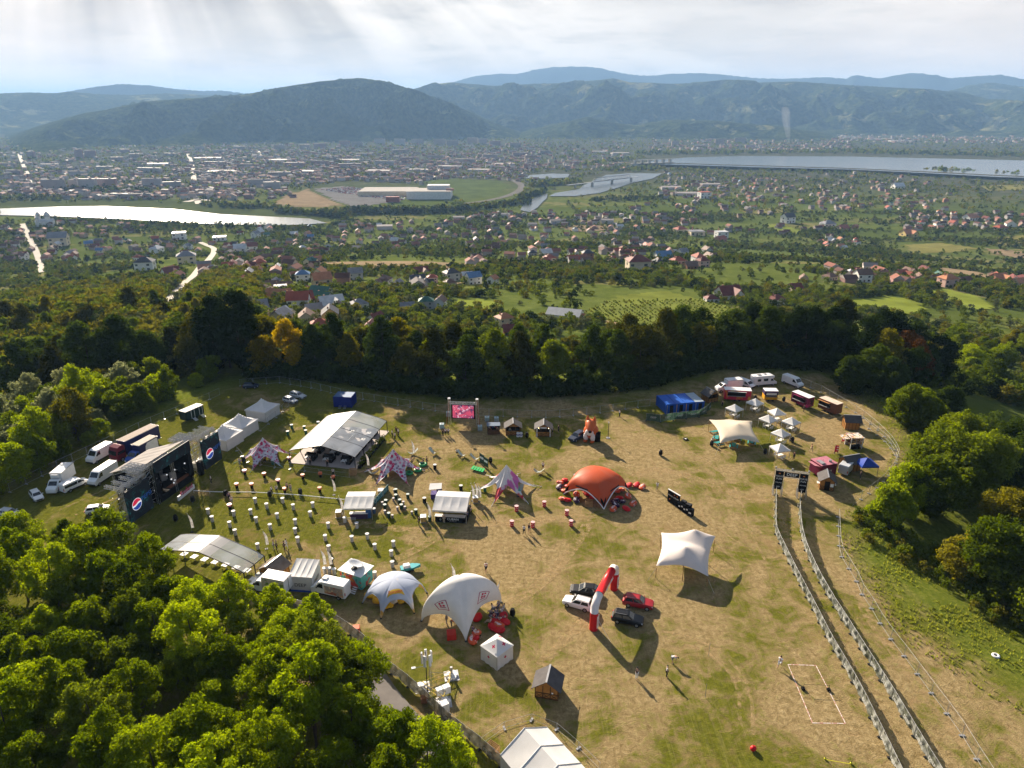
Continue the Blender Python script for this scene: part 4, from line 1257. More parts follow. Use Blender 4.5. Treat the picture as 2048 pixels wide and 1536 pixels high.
# trees on the falling ground to the right
for u, v, kd, m, s, dz in ((1808, 868, 1, 'mid green', .90, 0), (1838, 850, 3, 'bright green', .85, 0), (1790, 842, 3, 'mid green', .6, 0), (1850, 880, 3, 'mid green', .8, 0), (1876, 985, 0, 'mid green', 1.0, 0), (1800, 1040, 1, 'bright green', .86, 0), (1850, 1040, 1, 'mid green', .95, 0), (1772, 1068, 3, 'bright green', .78, 0),
      (1915, 1010, 0, 'mid green', 1.0, 0), (1955, 990, 2, 'mid green', .9, 0), (2010, 985, 0, 'dark green', .95, 0), (2060, 1000, 1, 'mid green', 1.0, 0), (1975, 1190, 2, 'mid green', .95, 0), (1930, 1165, 1, 'olive', .95, 0), (2040, 1215, 0, 'mid green', 1.0, 0), (2080, 1120, 0, 'dark green', 1.1, 0),
      (2010, 1090, 2, 'olive', .9, 0), (1905, 935, 2, 'mid green', .85, 0), (1960, 925, 0, 'dark green', .85, 0), (2030, 915, 0, 'dark green', .9, 0), (1700, 800, 3, 'dark green', .95, 0), (1735, 785, 2, 'dark green', .9, 0), (1770, 800, 1, 'dark green', .9, 0), (1890, 835, 3, 'dark green', .8, 0), (2100, 1290, 1, 'mid green', .9, 0)):
 p = at(u, v, -2)
 plant('bank', p.x, p.y, kd, m, s, dz)
# the leafy slope just below the belt on the right
scatter([(1700, 722), (1900, 735), (2060, 800), (2100, 760), (2100, 690), (1900, 675), (1700, 680)], 9, 16, lambda x, y, rd: plant('bank', x, y, m=rd.choice(['mid green', 'bright green', 'dark green', 'olive']), s=rd.uniform(.6, .85)), z=-14, seed=31)
scatter([(1760, 705), (1900, 668), (2090, 640), (2100, 720), (1960, 735), (1850, 722)], 9, 24, lambda x, y, rd: plant('bank', x, y, m=rd.choice(['mid green', 'bright green', 'dark green', 'olive']), s=rd.uniform(.5, .8)), z=-24, seed=33)
scatter([(-60, 690), (150, 660), (330, 650), (470, 655), (480, 625), (300, 612), (100, 620), (-60, 640)], 10, 22, lambda x, y, rd: plant('belt', x, y, m=rd.choice(['olive', 'shade-toned olive', 'mid green', 'shade-toned olive']), s=rd.uniform(.6, .8)), z=-14, seed=35)
ZN = {'wood': 'in the {}near wood', 'bush': 'in the {}wood behind the vans', 'belt': 'in the {}belt past the field', 'bank': 'on the right bank'}
g = {}
for o, zone, m, x, y, H in TREES:
 u, v = proj((x, y, hz(x, y) + H * .6))
 row = ''
 if zone == 'wood':
  row = ['back ', 'upper ', 'middle ', 'lower ', 'front '][min(4, max(0, int((v - 1010) // 110)))]
 elif zone == 'bush':
  row = ['back ', 'middle ', 'front '][min(2, max(0, int((v - 720) // 70)))]
 elif zone == 'belt':
  row = ('front ' if v > 712 else 'back ') if u > 500 else 'dark left '
  if u < 520 and y > 232:
   row = 'slope wood behind the '
 tall = 'tall' if H > {'wood': 10.4, 'bush': 8, 'belt': 15.5, 'bank': 11}[zone] else 'shorter'
 g.setdefault((zone, row, m, tall), []).append((u, o))
 o['group'] = {'wood': 'trees of the near wood', 'bush': 'young trees behind the vans', 'belt': 'trees along the far rim of the field', 'bank': 'trees on the right hand bank'}[zone]
for (zone, row, m, tall), lst in g.items():
 label_row(lst, f"{tall} {m} tree", 'on the slope behind the dark belt' if 'slope' in row else ZN[zone].format(row))
for k_, o in TP.items():
 for c in kids(o):
  bpy.data.objects.remove(c)
 bpy.data.objects.remove(o)
# ---------------------------------------------------------------- the trees of the valley, as one mass
EXC = WET + [[(1165, 625), (1240, 588), (1330, 578), (1470, 612), (1565, 640), (1500, 656), (1300, 660), (1215, 658)], [(1533, 450), (1560, 446), (1604, 462), (1590, 469), (1555, 464)], [(1832, 582), (1890, 576), (1960, 593), (1992, 615), (1960, 624), (1900, 605)],
   [(1812, 490), (1880, 484), (1962, 497), (1900, 506), (1825, 507)], [(915, 603), (960, 597), (1004, 604), (996, 622), (940, 621)], [(630, 526), (800, 522), (962, 528), (950, 536), (760, 536), (640, 535)], [(1680, 600), (1790, 592), (1850, 610), (1830, 632), (1720, 622)],
   [(1880, 535), (1960, 545), (1990, 560), (1900, 555)], [(570, 392), (615, 376), (650, 396), (690, 412), (600, 415), (548, 410)]]
HA = np.array(HXY)
VM = [LM['shade-toned green'], leaf_mat('leaves_valley', (.056, .085, .010), (.115, .145, .019), .3), leaf_mat('leaves_valley_olive', (.090, .094, .012), (.155, .142, .022), .3), leaf_mat('leaves_valley_light', (.09, .125, .013), (.155, .175, .02), .32), leaf_mat('leaves_valley_grey', (.06, .075, .028), (.11, .12, .05), .25), LM['shade-toned green']]
proto_v = {}
for lod, (nc, nl, size) in {0: (16, 230, 1.15), 1: (8, 80, 1.9), 2: (5, 26, 3.0)}.items():
 proto_v[lod] = [crown_data(8.0 * rnd.uniform(.85, 1.15), 4.0, .6, nc, nl, size, 300 + 10 * lod + j, tri=True, up=.5)[:2] for j in range(5)]
rsv = np.random.RandomState(77)
acc = {0: [[], [], [], 0], 1: [[], [], [], 0], 2: [[], [], [], 0]}
def vtree(x, y, z, s, lod, mi):
 v, f = proto_v[lod][rsv.randint(5)]
 a = rsv.uniform(0, 6.28)
 c, n_ = cos(a), sin(a)
 w = v * np.array([s, s, s * rsv.uniform(.85, 1.15)])
 w = np.stack([w[:, 0] * c - w[:, 1] * n_ + x, w[:, 0] * n_ + w[:, 1] * c + y, w[:, 2] + z], 1)
 A = acc[lod]
 A[0].append(w)
 A[1].append(f + A[3])
 A[2].append(np.full(len(f), mi))
 A[3] += len(w)
cnt = 0
for (ya, yb, nn, lod, smin, smax) in ((196, 330, 1700, 0, .6, 1.1), (330, 620, 5200, 0, .5, 1.15), (620, 1050, 6200, 1, .6, 1.2), (1050, 1480, 6500, 1, .6, 1.2), (1480, 2600, 5200, 2, .7, 1.3), (2600, 5200, 5200, 2, .9, 1.8)):
 X = rsv.uniform(-.80, .80, nn * 3)
 Y = np.sqrt(rsv.uniform(ya ** 2, yb ** 2, nn * 3))
 X = X * Y
 Z = hgt(X, Y)
 D = sd_edge(X, Y)
 got = 0
 for x, y, z, dd in zip(X, Y, Z, D):
  if got >= nn:
   break
  if dd < 26:
   continue
  u, v = proj((x, y, z))
  if not (-40 < u < 2090):
   continue
  lf = u < 520 and v > 545 and dd < 420
  dens = mn.noise(Vector((x * .007, y * .011, 2.0))) * 1.2 + .5 * mn.noise(Vector((x * .03, y * .05, 9.0)))
  if not lf and dens < (.02 if y < 1500 else -.05):
   if rsv.rand() > .10:
    continue
  if y > 1500 and rsv.rand() > .75:
   continue
  if any(pip(u, v, w) for w in EXC) or nearlane(u, v):
   continue
  if y < 1600 and np.any((HA[:, 0] - x) ** 2 + (HA[:, 1] - y) ** 2 < (HA[:, 2] * .8 + 2.2) ** 2):
   continue
  s = rsv.uniform(smin, smax) * (.72 if y < 1500 and not lf and dd > 70 else 1.0)
  if lf:
   s = rsv.uniform(.95, 1.35)
  if u < 480 and (nearlane(*proj((x, y, z + 7 * s))) or nearlane(*proj((x, y, z + 3.5 * s)))):
   continue
  mi = rsv.choice(5, p=[.20, .36, .18, .18, .08] if not lf else [.05, .33, .47, .10, .05])
  vtree(x, y, z - .3, s, lod, mi)
  got += 1
 cnt += got
# riverside rows and the island trees
for (u0, v0, u1, v1, nn, s0) in ((400, 412, 560, 418, 60, 1.3), (548, 424, 700, 436, 90, 1.5), (640, 428, 900, 424, 170, 1.6), (0, 400, 120, 398, 50, 1.4), (900, 425, 1060, 405, 120, 1.5), (1060, 372, 1160, 366, 130, 1.6), (1030, 405, 1090, 385, 60, 1.5), (1200, 340, 1330, 338, 120, 1.4), (1160, 330, 1290, 316, 120, 1.5),
        (1180, 402, 1330, 396, 90, 1.2), (70, 442, 240, 446, 60, 1.0), (240, 448, 640, 460, 150, 1.0), (1270, 308, 1700, 304, 300, 1.8), (1700, 304, 2060, 312, 380, 2.0), (1850, 342, 1960, 346, 34, 2.1), (1990, 350, 2060, 352, 12, 2.0), (95, 376, 300, 386, 90, 1.5), (1340, 338, 1800, 346, 120, 1.1)):
 for i in range(nn):
  tt = rsv.rand()
  p = at(u0 + (u1 - u0) * tt, v0 + (v1 - v0) * tt + rsv.normal(0, 1.6), FLOOR)
  vtree(p.x, p.y, FLOOR - .5, s0 * rsv.uniform(.7, 1.25), 2 if p.y > 2000 else 1, rsv.choice(5, p=[.35, .35, .2, .05, .05]))
# orchard: young trees in rows
orv = []
A_, B_ = T(1180, 632), T(1500, 628)
dirx = (B_ - A_).normalized()
for i in range(16):
 for j in range(46):
  p = Vector((A_.x, A_.y, 0)) + Vector((dirx.x, dirx.y, 0)) * j * 2.9 + Vector((-dirx.y, dirx.x, 0)) * (i * 5.0 - 34)
  z = hz(p.x, p.y)
  u, v = proj((p.x, p.y, z))
  if pip(u, v, EXC[len(WET)]) and rsv.rand() < .85:
   vtree(p.x, p.y, z, rsv.uniform(.13, .24), 1, rsv.choice([1, 2, 3]))
# shade-toned understorey that closes the foot of the belt
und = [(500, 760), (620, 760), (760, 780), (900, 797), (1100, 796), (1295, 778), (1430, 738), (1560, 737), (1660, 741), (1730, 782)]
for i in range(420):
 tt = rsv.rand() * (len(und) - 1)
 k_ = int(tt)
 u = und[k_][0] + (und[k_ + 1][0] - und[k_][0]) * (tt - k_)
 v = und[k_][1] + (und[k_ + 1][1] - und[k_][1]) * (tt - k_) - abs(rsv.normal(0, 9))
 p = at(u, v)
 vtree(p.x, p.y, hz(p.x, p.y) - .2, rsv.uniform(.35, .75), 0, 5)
for i in range(150):
 tt = rsv.rand()
 p = T(1715 + 330 * tt + rsv.normal(0, 14), 1035 + 215 * tt + rsv.normal(0, 12))
 vtree(p.x, p.y, p.z - .2, rsv.uniform(.10, .34), 0, rsv.choice([1, 2, 3, 1]))
for lod, nm in ((0, 'slope_woodland'), (1, 'valley_woodland'), (2, 'distant_woodland')):
 A = acc[lod]
 me = quick_mesh(nm, np.concatenate(A[0]), np.concatenate(A[1]))
 for m in VM:
  me.materials.append(m)
 me.polygons.foreach_set('material_index', np.concatenate(A[2]).astype(np.int32))
 o = bpy.data.objects.new(nm, me)
 col.objects.link(o)
 tag(o, kind='stuff')
print('valley trees', cnt, 'individual trees', len(TREES), 'houses', len(HOUSES))
# long grass on the banks beyond the fences
def tufts(name, spots, size, m):
 rs = np.random.RandomState(3)
 P = np.array(spots)
 k = len(P)
 vs, fs = [], []
 for j in range(3):
  a = rs.uniform(0, 6.28, k)
  h = size * rs.uniform(.5, 1.3, k)
  w = h * .28
  lean = rs.normal(0, .35, (k, 2)) * h[:, None]
  dx, dy = np.cos(a) * w, np.sin(a) * w
  v = np.stack([np.stack([P[:, 0] - dx, P[:, 1] - dy, P[:, 2] - .05], 1), np.stack([P[:, 0] + dx, P[:, 1] + dy, P[:, 2] - .05], 1), np.stack([P[:, 0] + lean[:, 0], P[:, 1] + lean[:, 1], P[:, 2] + h], 1)], 1)
  vs.append(v.reshape(-1, 3))
  fs.append(np.arange(3 * k).reshape(k, 3) + 3 * k * j)
 me = quick_mesh(name, np.concatenate(vs), np.concatenate(fs))
 me.materials.append(m)
 o = bpy.data.objects.new(name, me)
 col.objects.link(o)
 return tag(o, kind='stuff')
LG = leaf_mat('long_grass_blades', (.12, .155, .02), (.24, .25, .05), .5)
sp = []
bank_poly = [tuple(at(u, v)[:2]) for u, v in ((1690, 1020), (1740, 1030), (1850, 1130), (1960, 1210), (2100, 1300), (2160, 1420), (2060, 1440), (1900, 1345), (1790, 1270), (1715, 1170), (1680, 1090))]
rd = random.Random(2)
xs, ys = [p[0] for p in bank_poly], [p[1] for p in bank_poly]
while len(sp) < 1800:
 x, y = rd.uniform(min(xs), max(xs)), rd.uniform(min(ys), max(ys))
 if pip(x, y, bank_poly) and mn.noise(Vector((x * .16, y * .16, 1))) + rd.uniform(-.5, .5) > .05:
  sp.append((x, y, hz(x, y)))
n0 = len(sp)
for i in range(1500):                              # ragged verge along the far fence on the right
 u, v = rd.uniform(1700, 1830), rd.uniform(760, 960)
 p = at(u, v)
 if -2.5 < float(sd_edge(np.array([p.x]), np.array([p.y]))[0]) < 7:
  sp.append((p.x, p.y, hz(p.x, p.y)))
tufts('long_grass', sp, .36, LG)
# ---------------------------------------------------------------- vehicles (front towards +x)
PAINT = {k: mat('paint_' + k, c, .34, var=.04, coat=.12, spec=.3) for k, c in {'white': (.78, .78, .77), 'silver': (.46, .48, .50), 'black': (.006, .006, .008), 'red': (.33, .015, .022), 'maroon': (.17, .020, .035), 'navy': (.018, .022, .10), 'blue': (.02, .07, .30), 'dark blue': (.02, .03, .06)}.items()}
TYRE = mat('tyre_rubber', (.018, .018, .018), .85)
RIM = mat('wheel_rim', (.42, .42, .43), .35, metal=.7)
CARGL = mat('car_glass', (.012, .016, .02), .06, var=.02, spec=.9)
LAMP = mat('headlight_lens', (.75, .76, .78), .15)
TAIL = mat('tail_lamp', (.45, .02, .02), .25)
TRIM = mat('black_trim', (.022, .022, .024), .6)
GREYM = mat('grey_metal', (.34, .34, .35), .45, metal=.5)
WHITEP = mat('white_panel', (.74, .73, .72), .45, var=.06)
def wheels(root, xs, y, r_=.34, w=.24):
 for x in xs:
  for s in (-1, 1):
   a = MB().wheel(x, s * y, r_, r_, w).build('wheel', TYRE, root)
   MB().wheel(x, s * (y + w * .32), r_, r_ * .62, w * .45, 12).build('rim', RIM, a)
def panel(root, name, quad, m, off=.012):
 """thin plate set proud of the surface spanned by the quad"""
 p = [Vector(q) for q in quad]
 nn = (p[1] - p[0]).cross(p[-1] - p[0]).normalized()
 a = [q + nn * off for q in p]
 c = [q - nn * off for q in p]
 k = len(p)
 b_ = MB()
 b_.face(a).face(c[::-1])
 for i in range(k):
  b_.face([c[i], c[(i + 1) % k], a[(i + 1) % k], a[i]])
 return b_.build(name, m, root)
def car(kind, paint, label, a, b_, cat='car', group=None, rails=False):
 """a: pixel of the rear end on the ground, b_: pixel of the front end"""
 p, q_ = at(*a), at(*b_)
 c = (p + q_) / 2
 root = thing('parked_car', label, cat, c, atan2(q_.y - p.y, q_.x - p.x), group)
 S = {'suv': (2.30, .94, 1.06, 1.64, .95, -2.10, .20, -1.82), 'hatch': (2.05, .87, .95, 1.46, .95, -1.95, .25, -1.55), 'estate': (2.30, .90, .97, 1.48, .98, -2.18, .25, -1.95), 'coupe': (2.35, .95, 1.04, 1.60, .95, -2.15, .15, -1.35)}[kind]
 Lh, w, zb, zt, fx, rx, tfx, trx = S
 st = [(Lh, .72, .40, .68), (Lh - .10, .88, .26, .80), (Lh - .55, .97, .24, .90), (fx + .02, 1.0, .24, .985), (0, 1.0, .24, 1.0), (-1.4, 1.0, .24, 1.02), (-Lh + .18, .96, .28, 1.0), (-Lh, .82, .40, .86)]
 rings = []
 for x, kw, z0, kz in st:
  W_, Z = w * kw, zb * kz
  rings.append([(x, -W_ * .90, z0), (x, -W_, z0 + .22), (x, -W_ * 1.0, Z - .16), (x, -W_ * .90, Z), (x, W_ * .90, Z), (x, W_, Z - .16), (x, W_, z0 + .22), (x, W_ * .90, z0)])
 bo = MB().loft(rings)
 y0, y1 = w * .90, w * .70
 lo = [(fx, -y0, zb - .03), (fx, y0, zb - .03), (rx, y0, zb - .01), (rx, -y0, zb - .01)]
 hi = [(tfx, -y1, zt - .05), (tfx, y1, zt - .05), (trx, y1, zt - .03), (trx, -y1, zt - .03)]
 top = [(tfx - .18, -y1 * .86, zt), (tfx - .18, y1 * .86, zt), (trx + .14, y1 * .86, zt), (trx + .14, -y1 * .86, zt)]
 bo.loft([lo, hi, top])
 body = bo.build('body', PAINT[paint], root, smooth=False)
 bevel(body, .11, 3)
 L = lambda A, B, t: Vector(A) * (1 - t) + Vector(B) * t
 def win(name, A, B, C, D, e0=.08, e1=.92, f0=.10, f1=.90):
  bl, br_, tr, tl = L(L(A, B, e0), L(D, C, e0), f0), L(L(A, B, e1), L(D, C, e1), f0), L(L(A, B, e1), L(D, C, e1), f1), L(L(A, B, e0), L(D, C, e0), f1)
  panel(root, name, [bl, br_, tr, tl], CARGL, .02)
 win('windscreen', lo[0], lo[1], hi[1], hi[0], .06, .94)
 win('rear_window', lo[2], lo[3], hi[3], hi[2], .10, .90, .25, .88)
 for A, B, C, D in ((lo[3], lo[0], hi[0], hi[3]), (lo[1], lo[2], hi[2], hi[1])):
  win('side_window', A, B, C, D, .06, .47)
  win('side_window', A, B, C, D, .52, .93)
 wheels(root, (Lh - .88, -Lh + .92), w - .10, .36 if kind in ('suv', 'coupe') else .32)
 for s in (-1, 1):
  MB().box(Lh - .16, s * w * .70, zb * .60, .20, .36, .16).build('headlight', LAMP, root)
  MB().box(-Lh + .08, s * w * .74, zb * .72, .18, .30, .22).build('tail_lamp', TAIL, root)
  MB().box(fx - .15, s * (w + .07), zb + .02, .12, .18, .13).build('mirror', PAINT[paint], root)
  if rails:
   MB().tube([(tfx - .2, s * y1 * .9, zt + .05), (trx + .15, s * y1 * .9, zt + .05)], .03, 5).build('roof_rail', GREYM, root)
 MB().box(Lh - .02, 0, zb * .40, .06, w * 1.1, .20).build('grille', TRIM, root)
 return root
def shell(prof, w, inset=.07):
 cx_ = sum(p[0] for p in prof) / len(prof)
 cz_ = sum(p[1] for p in prof) / len(prof)
 Lx = max(p[0] for p in prof) - min(p[0] for p in prof)
 Lz = max(p[1] for p in prof) - min(p[1] for p in prof)
 sm = [(cx_ + (x - cx_) * (1 - 2 * inset / Lx), cz_ + (z - cz_) * (1 - 2 * inset / Lz)) for x, z in prof]
 return MB().loft([[(x, y, z) for x, z in P_] for y, P_ in ((-w, sm), (-w + inset, prof), (w - inset, prof), (w, sm))])
def van(label, a, b_, paint='white', L=5.9, H=2.6, art=None, trim='black_trim', cat='van', group=None, side_glass=False, roof_unit=False):
 p, q_ = at(*a), at(*b_)
 c = (p + q_) / 2
 root = thing('van', label, cat, c, atan2(q_.y - p.y, q_.x - p.x), group)
 h = L / 2
 prof = [(-h, .42), (-h, H - .18), (-h + .12, H), (h - 2.05, H), (h - 1.55, H - .14), (h - .78, H * .60), (h - .08, H * .46), (h, .62), (h - .06, .36), (-h + .1, .34)]
 w = 1.0 if H > 2.1 else .92
 body = shell(prof, w).build('body', PAINT[paint], root)
 bevel(body, .04, 2)
 x0, z0, x1, z1 = h - 1.50, H - .22, h - .84, H * .625
 panel(root, 'windscreen', [(x1, w * .86, z1), (x0, w * .78, z0), (x0, -w * .78, z0), (x1, -w * .86, z1)][::-1], CARGL, .03)
 for s in (-1, 1):
  qd = [(h - 1.05, s * (w + .005), H * .60), (h - 1.70, s * (w + .005), H - .35), (h - 2.25, s * (w + .005), H - .35), (h - 2.25, s * (w + .005), H * .57)]
  panel(root, 'side_window', qd, CARGL, .012)
  if side_glass:
   panel(root, 'side_window', [(h - 2.4, s * (w + .005), H * .57), (h - 2.4, s * (w + .005), H - .30), (-h + .25, s * (w + .005), H - .30), (-h + .25, s * (w + .005), H * .57)], CARGL, .012)
  MB().box(-.2, s * (w + .01), .40, L * .72, .05, .16).build('side_trim', TRIM, root)
  MB().box(h - .10, s * w * .72, H * .36, .18, .34, .22).build('headlight', LAMP, root)
  MB().box(-h + .02, s * w * .88, H * .35, .08, .16, .5).build('tail_lamp', TAIL, root)
  MB().box(h - 1.25, s * (w + .13), H * .58, .12, .22, .28).build('mirror', TRIM, root)
  if art is not None:
   panel(root, 'side_picture', [(h - 2.5, s * (w + .006), H * .30), (h - 2.5, s * (w + .006), H * .80), (-h + .3, s * (w + .006), H * .80), (-h + .3, s * (w + .006), H * .22)], art, .010)
 MB().box(h - .02, 0, .42, .12, w * 1.8, .26).build('bumper', TRIM, root)
 wheels(root, (h - .95, -h + 1.15), w - .10, .35)
 if roof_unit:
  MB().box(h - 2.2, 0, H + .01, .9, .75, .22, tp=.85).build('roof_vent', WHITEP, root)
 return root
def truck(label, a, b_, cab='white', box='white', L=7.0, H=3.3, fridge=False, art=None, heavy=False, group=None, side=None):
 p, q_ = at(*a), at(*b_)
 c = (p + q_) / 2
 root = thing('truck', label, 'truck', c, atan2(q_.y - p.y, q_.x - p.x), group)
 h = L / 2
 if heavy:
  prof = [(h - 2.3, .5), (h - 2.3, 3.35), (h - 1.6, 3.65), (h - .55, 3.3), (h - .12, 2.3), (h, 1.3), (h, .45)]
  w = 1.22
  ch_ = 3.4
 else:
  prof = [(h - 2.5, .40), (h - 2.5, 2.25), (h - 2.1, 2.35), (h - 1.6, 2.25), (h - .85, 1.52), (h - .08, 1.20), (h, .62), (h - .06, .36)]
  w = .98
  ch_ = 2.3
 cb = shell(prof, w).build('cab', PAINT[cab], root)
 bevel(cb, .05, 2)
 if heavy:
  panel(root, 'windscreen', [(h - .06, -w * .88, 1.75), (h - .06, w * .88, 1.75), (h - .22, w * .85, 2.65), (h - .22, -w * .85, 2.65)], CARGL, .06)
 else:
  panel(root, 'windscreen', [(h - .90, -w * .84, 1.56), (h - .90, w * .84, 1.56), (h - 1.55, w * .78, 2.18), (h - 1.55, -w * .78, 2.18)], CARGL, .03)
 zw = 1.8 if heavy else 1.45
 for s in (-1, 1):
  panel(root, 'side_window', [(h - (.3 if heavy else 1.1), s * (w + .005), zw), (h - (.45 if heavy else 1.65), s * (w + .005), zw + .65), (h - 2.1, s * (w + .005), zw + .65), (h - 2.1, s * (w + .005), zw)], CARGL, .012)
  MB().box(h - .08, s * w * .74, .72, .18, .32, .22).build('headlight', LAMP, root)
  MB().box(h - (.5 if heavy else 1.2), s * (w + .15), zw + .1, .1, .2, .4).build('mirror', TRIM, root)
 xb = -h + (L - 2.55) / 2
 bw = 2.45 if heavy else 2.2
 cbx = MB().box(xb, 0, .85, L - 2.6, bw, H - .85).build('cargo_box', PAINT[box], root)
 bevel(cbx, .05, 1)
 MB().box(xb, 0, H + .004, L - 2.7, bw - .08, .03).build('roof_sheet', side or WHITEP, root)
 for z in (.86, H - .08):
  MB().box(xb, 0, z, L - 2.54, bw + .05, .07).build('box_rail', GREYM, root)
 MB().box(xb, 0, .55, L - 2.6, .9, .3).build('chassis', TRIM, root)
 if fridge:
  MB().box(-h + L - 2.35, 0, H - .75, .45, 1.5, .6, tp=.9).build('fridge_unit', WHITEP, root)
 if art is not None:
  for s in (-1, 1):
   panel(root, 'side_picture', [(xb - (L - 2.8) / 2, s * (bw / 2 + .006), 1.05), (xb + (L - 2.8) / 2, s * (bw / 2 + .006), 1.05), (xb + (L - 2.8) / 2, s * (bw / 2 + .006), H - .25), (xb - (L - 2.8) / 2, s * (bw / 2 + .006), H - .25)], art, .01)
 for y in (-.02,):
  MB().box(-h - .03, 0, .95, .04, .04, H - 1.1).build('door_bar', TRIM, root)
 wheels(root, (h - (1.2 if heavy else .95), -h + 1.3) + ((-h + 2.5,) if heavy else ()), w - .10, .46 if heavy else .38, .28)
 return root
ARTF = pattern('food_print_meat', [(.62, .55, .50), (.50, .05, .06), (.30, .05, .04), (.20, .28, .08)], .55, .4, 'noise', thr=.56)
ARTP = pattern('food_print_bread', [(.35, .30, .27), (.62, .36, .18), (.66, .50, .34), (.40, .12, .08)], .7, .4, 'noise', thr=.54)
PV = 'vehicles parked behind the stage'
car('hatch', 'white', 'small white hatchback parked first in line by the left wood', (66, 986), (83, 1007), group=PV)
truck('white box truck with a fridge unit above its cab by the left wood', (146, 952), (100, 993), L=7.2, H=3.4, fridge=True, group=PV)
van('white minibus with a dark window band beside the fridge box truck', (128, 986), (172, 966), L=5.1, H=2.0, side_glass=True, group=PV)
van('tall white van nearest the trees, behind the long van', (227, 903), (176, 932), L=6.0, H=2.75, group=PV)
van('long white van parked between the minibus and the stage', (237, 940), (178, 979), L=6.6, H=2.75, group=PV)
truck('large truck with a maroon cab and navy box beside the stage', (302, 888), (243, 918), 'maroon', 'navy', L=11.5, H=4.0, heavy=True, group=PV, side=mat('tan_roof_sheet', (.20, .145, .115), .7))
truck('blue box truck with a pale rounded side panel beside the stage', (308, 902), (262, 928), 'blue', 'navy', L=7.6, H=3.5, group=PV, side=mat('cream_roof_sheet', (.30, .25, .21), .7))
bt_ = [o for o in bpy.data.objects if o.get('label', '').startswith('blue box truck')][0]
rp = MB()
for s in (-1, 1):
 pts = [(-3.6, 1.0), (-.9, 1.0), (-.35, 1.25), (-.15, 1.9), (-.3, 2.7), (-.8, 3.25), (-3.6, 3.3)]
 rp.face([(x, s * 1.125, z) for x, z in (pts if s < 0 else pts[::-1])])
rp.build('pale_side_panel', WHITEP, bt_)
car('saloon' if False else 'hatch', 'silver', 'silver saloon car parked close behind the single white pagoda tent', (568, 801), (594, 808), group=PV)
car('estate', 'silver', 'silver estate car parked at the tree line above the saloon', (580, 791), (613, 799), group=PV)
car('hatch', 'dark blue', 'dark blue car hidden in the shade of the tree belt', (491, 776), (513, 775), group=PV)
car('hatch', 'white', 'white car half hidden under the trees beside the stage scaffolding', (183, 1026), (210, 1022), group=PV)
car('hatch', 'silver', 'silver car half hidden at the left edge under the near wood', (5, 1030), (36, 1034), group=PV)
SV = 'cars shown at the inflatable arch'
car('coupe', 'black', 'glossy black sloping-roofed car behind the white one at the arch', (1197, 1190), (1143, 1184), group=SV)
car('suv', 'white', 'white off-road car standing under the inflatable arch', (1186, 1221), (1126, 1204), group=SV, rails=True)
car('suv', 'red', 'red off-road car beyond the black one at the arch', (1249, 1206), (1303, 1216), group=SV, rails=True)
car('suv', 'black', 'black off-road car with pale roof rails beside the red car', (1222, 1237), (1288, 1250), group=SV, rails=True)
truck('white box truck with a red meat picture beside the near wood', (578, 1189), (507, 1175), L=6.6, H=3.2, art=ARTF)
van('white delivery van with a bread picture beside the food trailer', (697, 1195), (629, 1180), L=6.0, H=2.65, art=ARTP, roof_unit=True)
PF = 'vehicles parked behind the food stalls'
truck('white box truck parked behind the red food trailer', (1478, 779), (1434, 783), L=7.0, H=3.2, group=PF)
van('white van between the box truck and the motorhome', (1477, 768), (1505, 778), L=4.9, H=1.95, group=PF)
van('white panel van parked apart at the far corner of the field', (1568, 764), (1601, 777), L=5.9, H=2.5, group=PF)
van('silver van parked beside the maroon food trailer', (1678, 958), (1708, 926), 'silver', L=5.6, H=2.3, group=PF, roof_unit=True)
# motorhome
p, q_ = at(1502, 772), at(1549, 768)
mh = thing('motorhome', 'white motorhome with an overcab bulge at the dark tree line', 'motorhome', (p + q_) / 2, atan2(q_.y - p.y, q_.x - p.x), PF)
prof = [(-3.4, .5), (-3.4, 2.85), (-3.2, 3.0), (2.0, 3.0), (2.5, 2.85), (2.62, 2.45), (2.1, 2.15), (2.75, 1.35), (3.4, 1.1), (3.45, .5)]
bevel(shell(prof, 1.12).build('body', PAINT['white'], mh), .05)
panel(mh, 'windscreen', [(2.72, -.9, 1.40), (2.72, .9, 1.40), (2.16, .86, 2.10), (2.16, -.86, 2.10)], CARGL, .03)
for s in (-1, 1):
 for x0, x1 in ((-2.4, -1.4), (-.6, .7)):
  panel(mh, 'side_window', [(x0, s * 1.125, 1.55), (x1, s * 1.125, 1.55), (x1, s * 1.125, 2.25), (x0, s * 1.125, 2.25)], CARGL, .012)
 panel(mh, 'side_window', [(1.5, s * 1.125, 1.5), (2.4, s * 1.125, 1.5), (2.0, s * 1.125, 2.1), (1.5, s * 1.125, 2.1)], CARGL, .012)
 MB().box(3.38, s * .75, .8, .16, .3, .2).build('headlight', LAMP, mh)
MB().box(-1.5, 0, 3.01, 1.0, .8, .15).box(.4, .3, 3.01, .7, .6, .12).build('roof_vent', GREYM, mh)
MB().box(0, 0, .42, 6.2, 2.15, .14).build('side_trim', TRIM, mh)
wheels(mh, (2.4, -1.9), .98, .35)
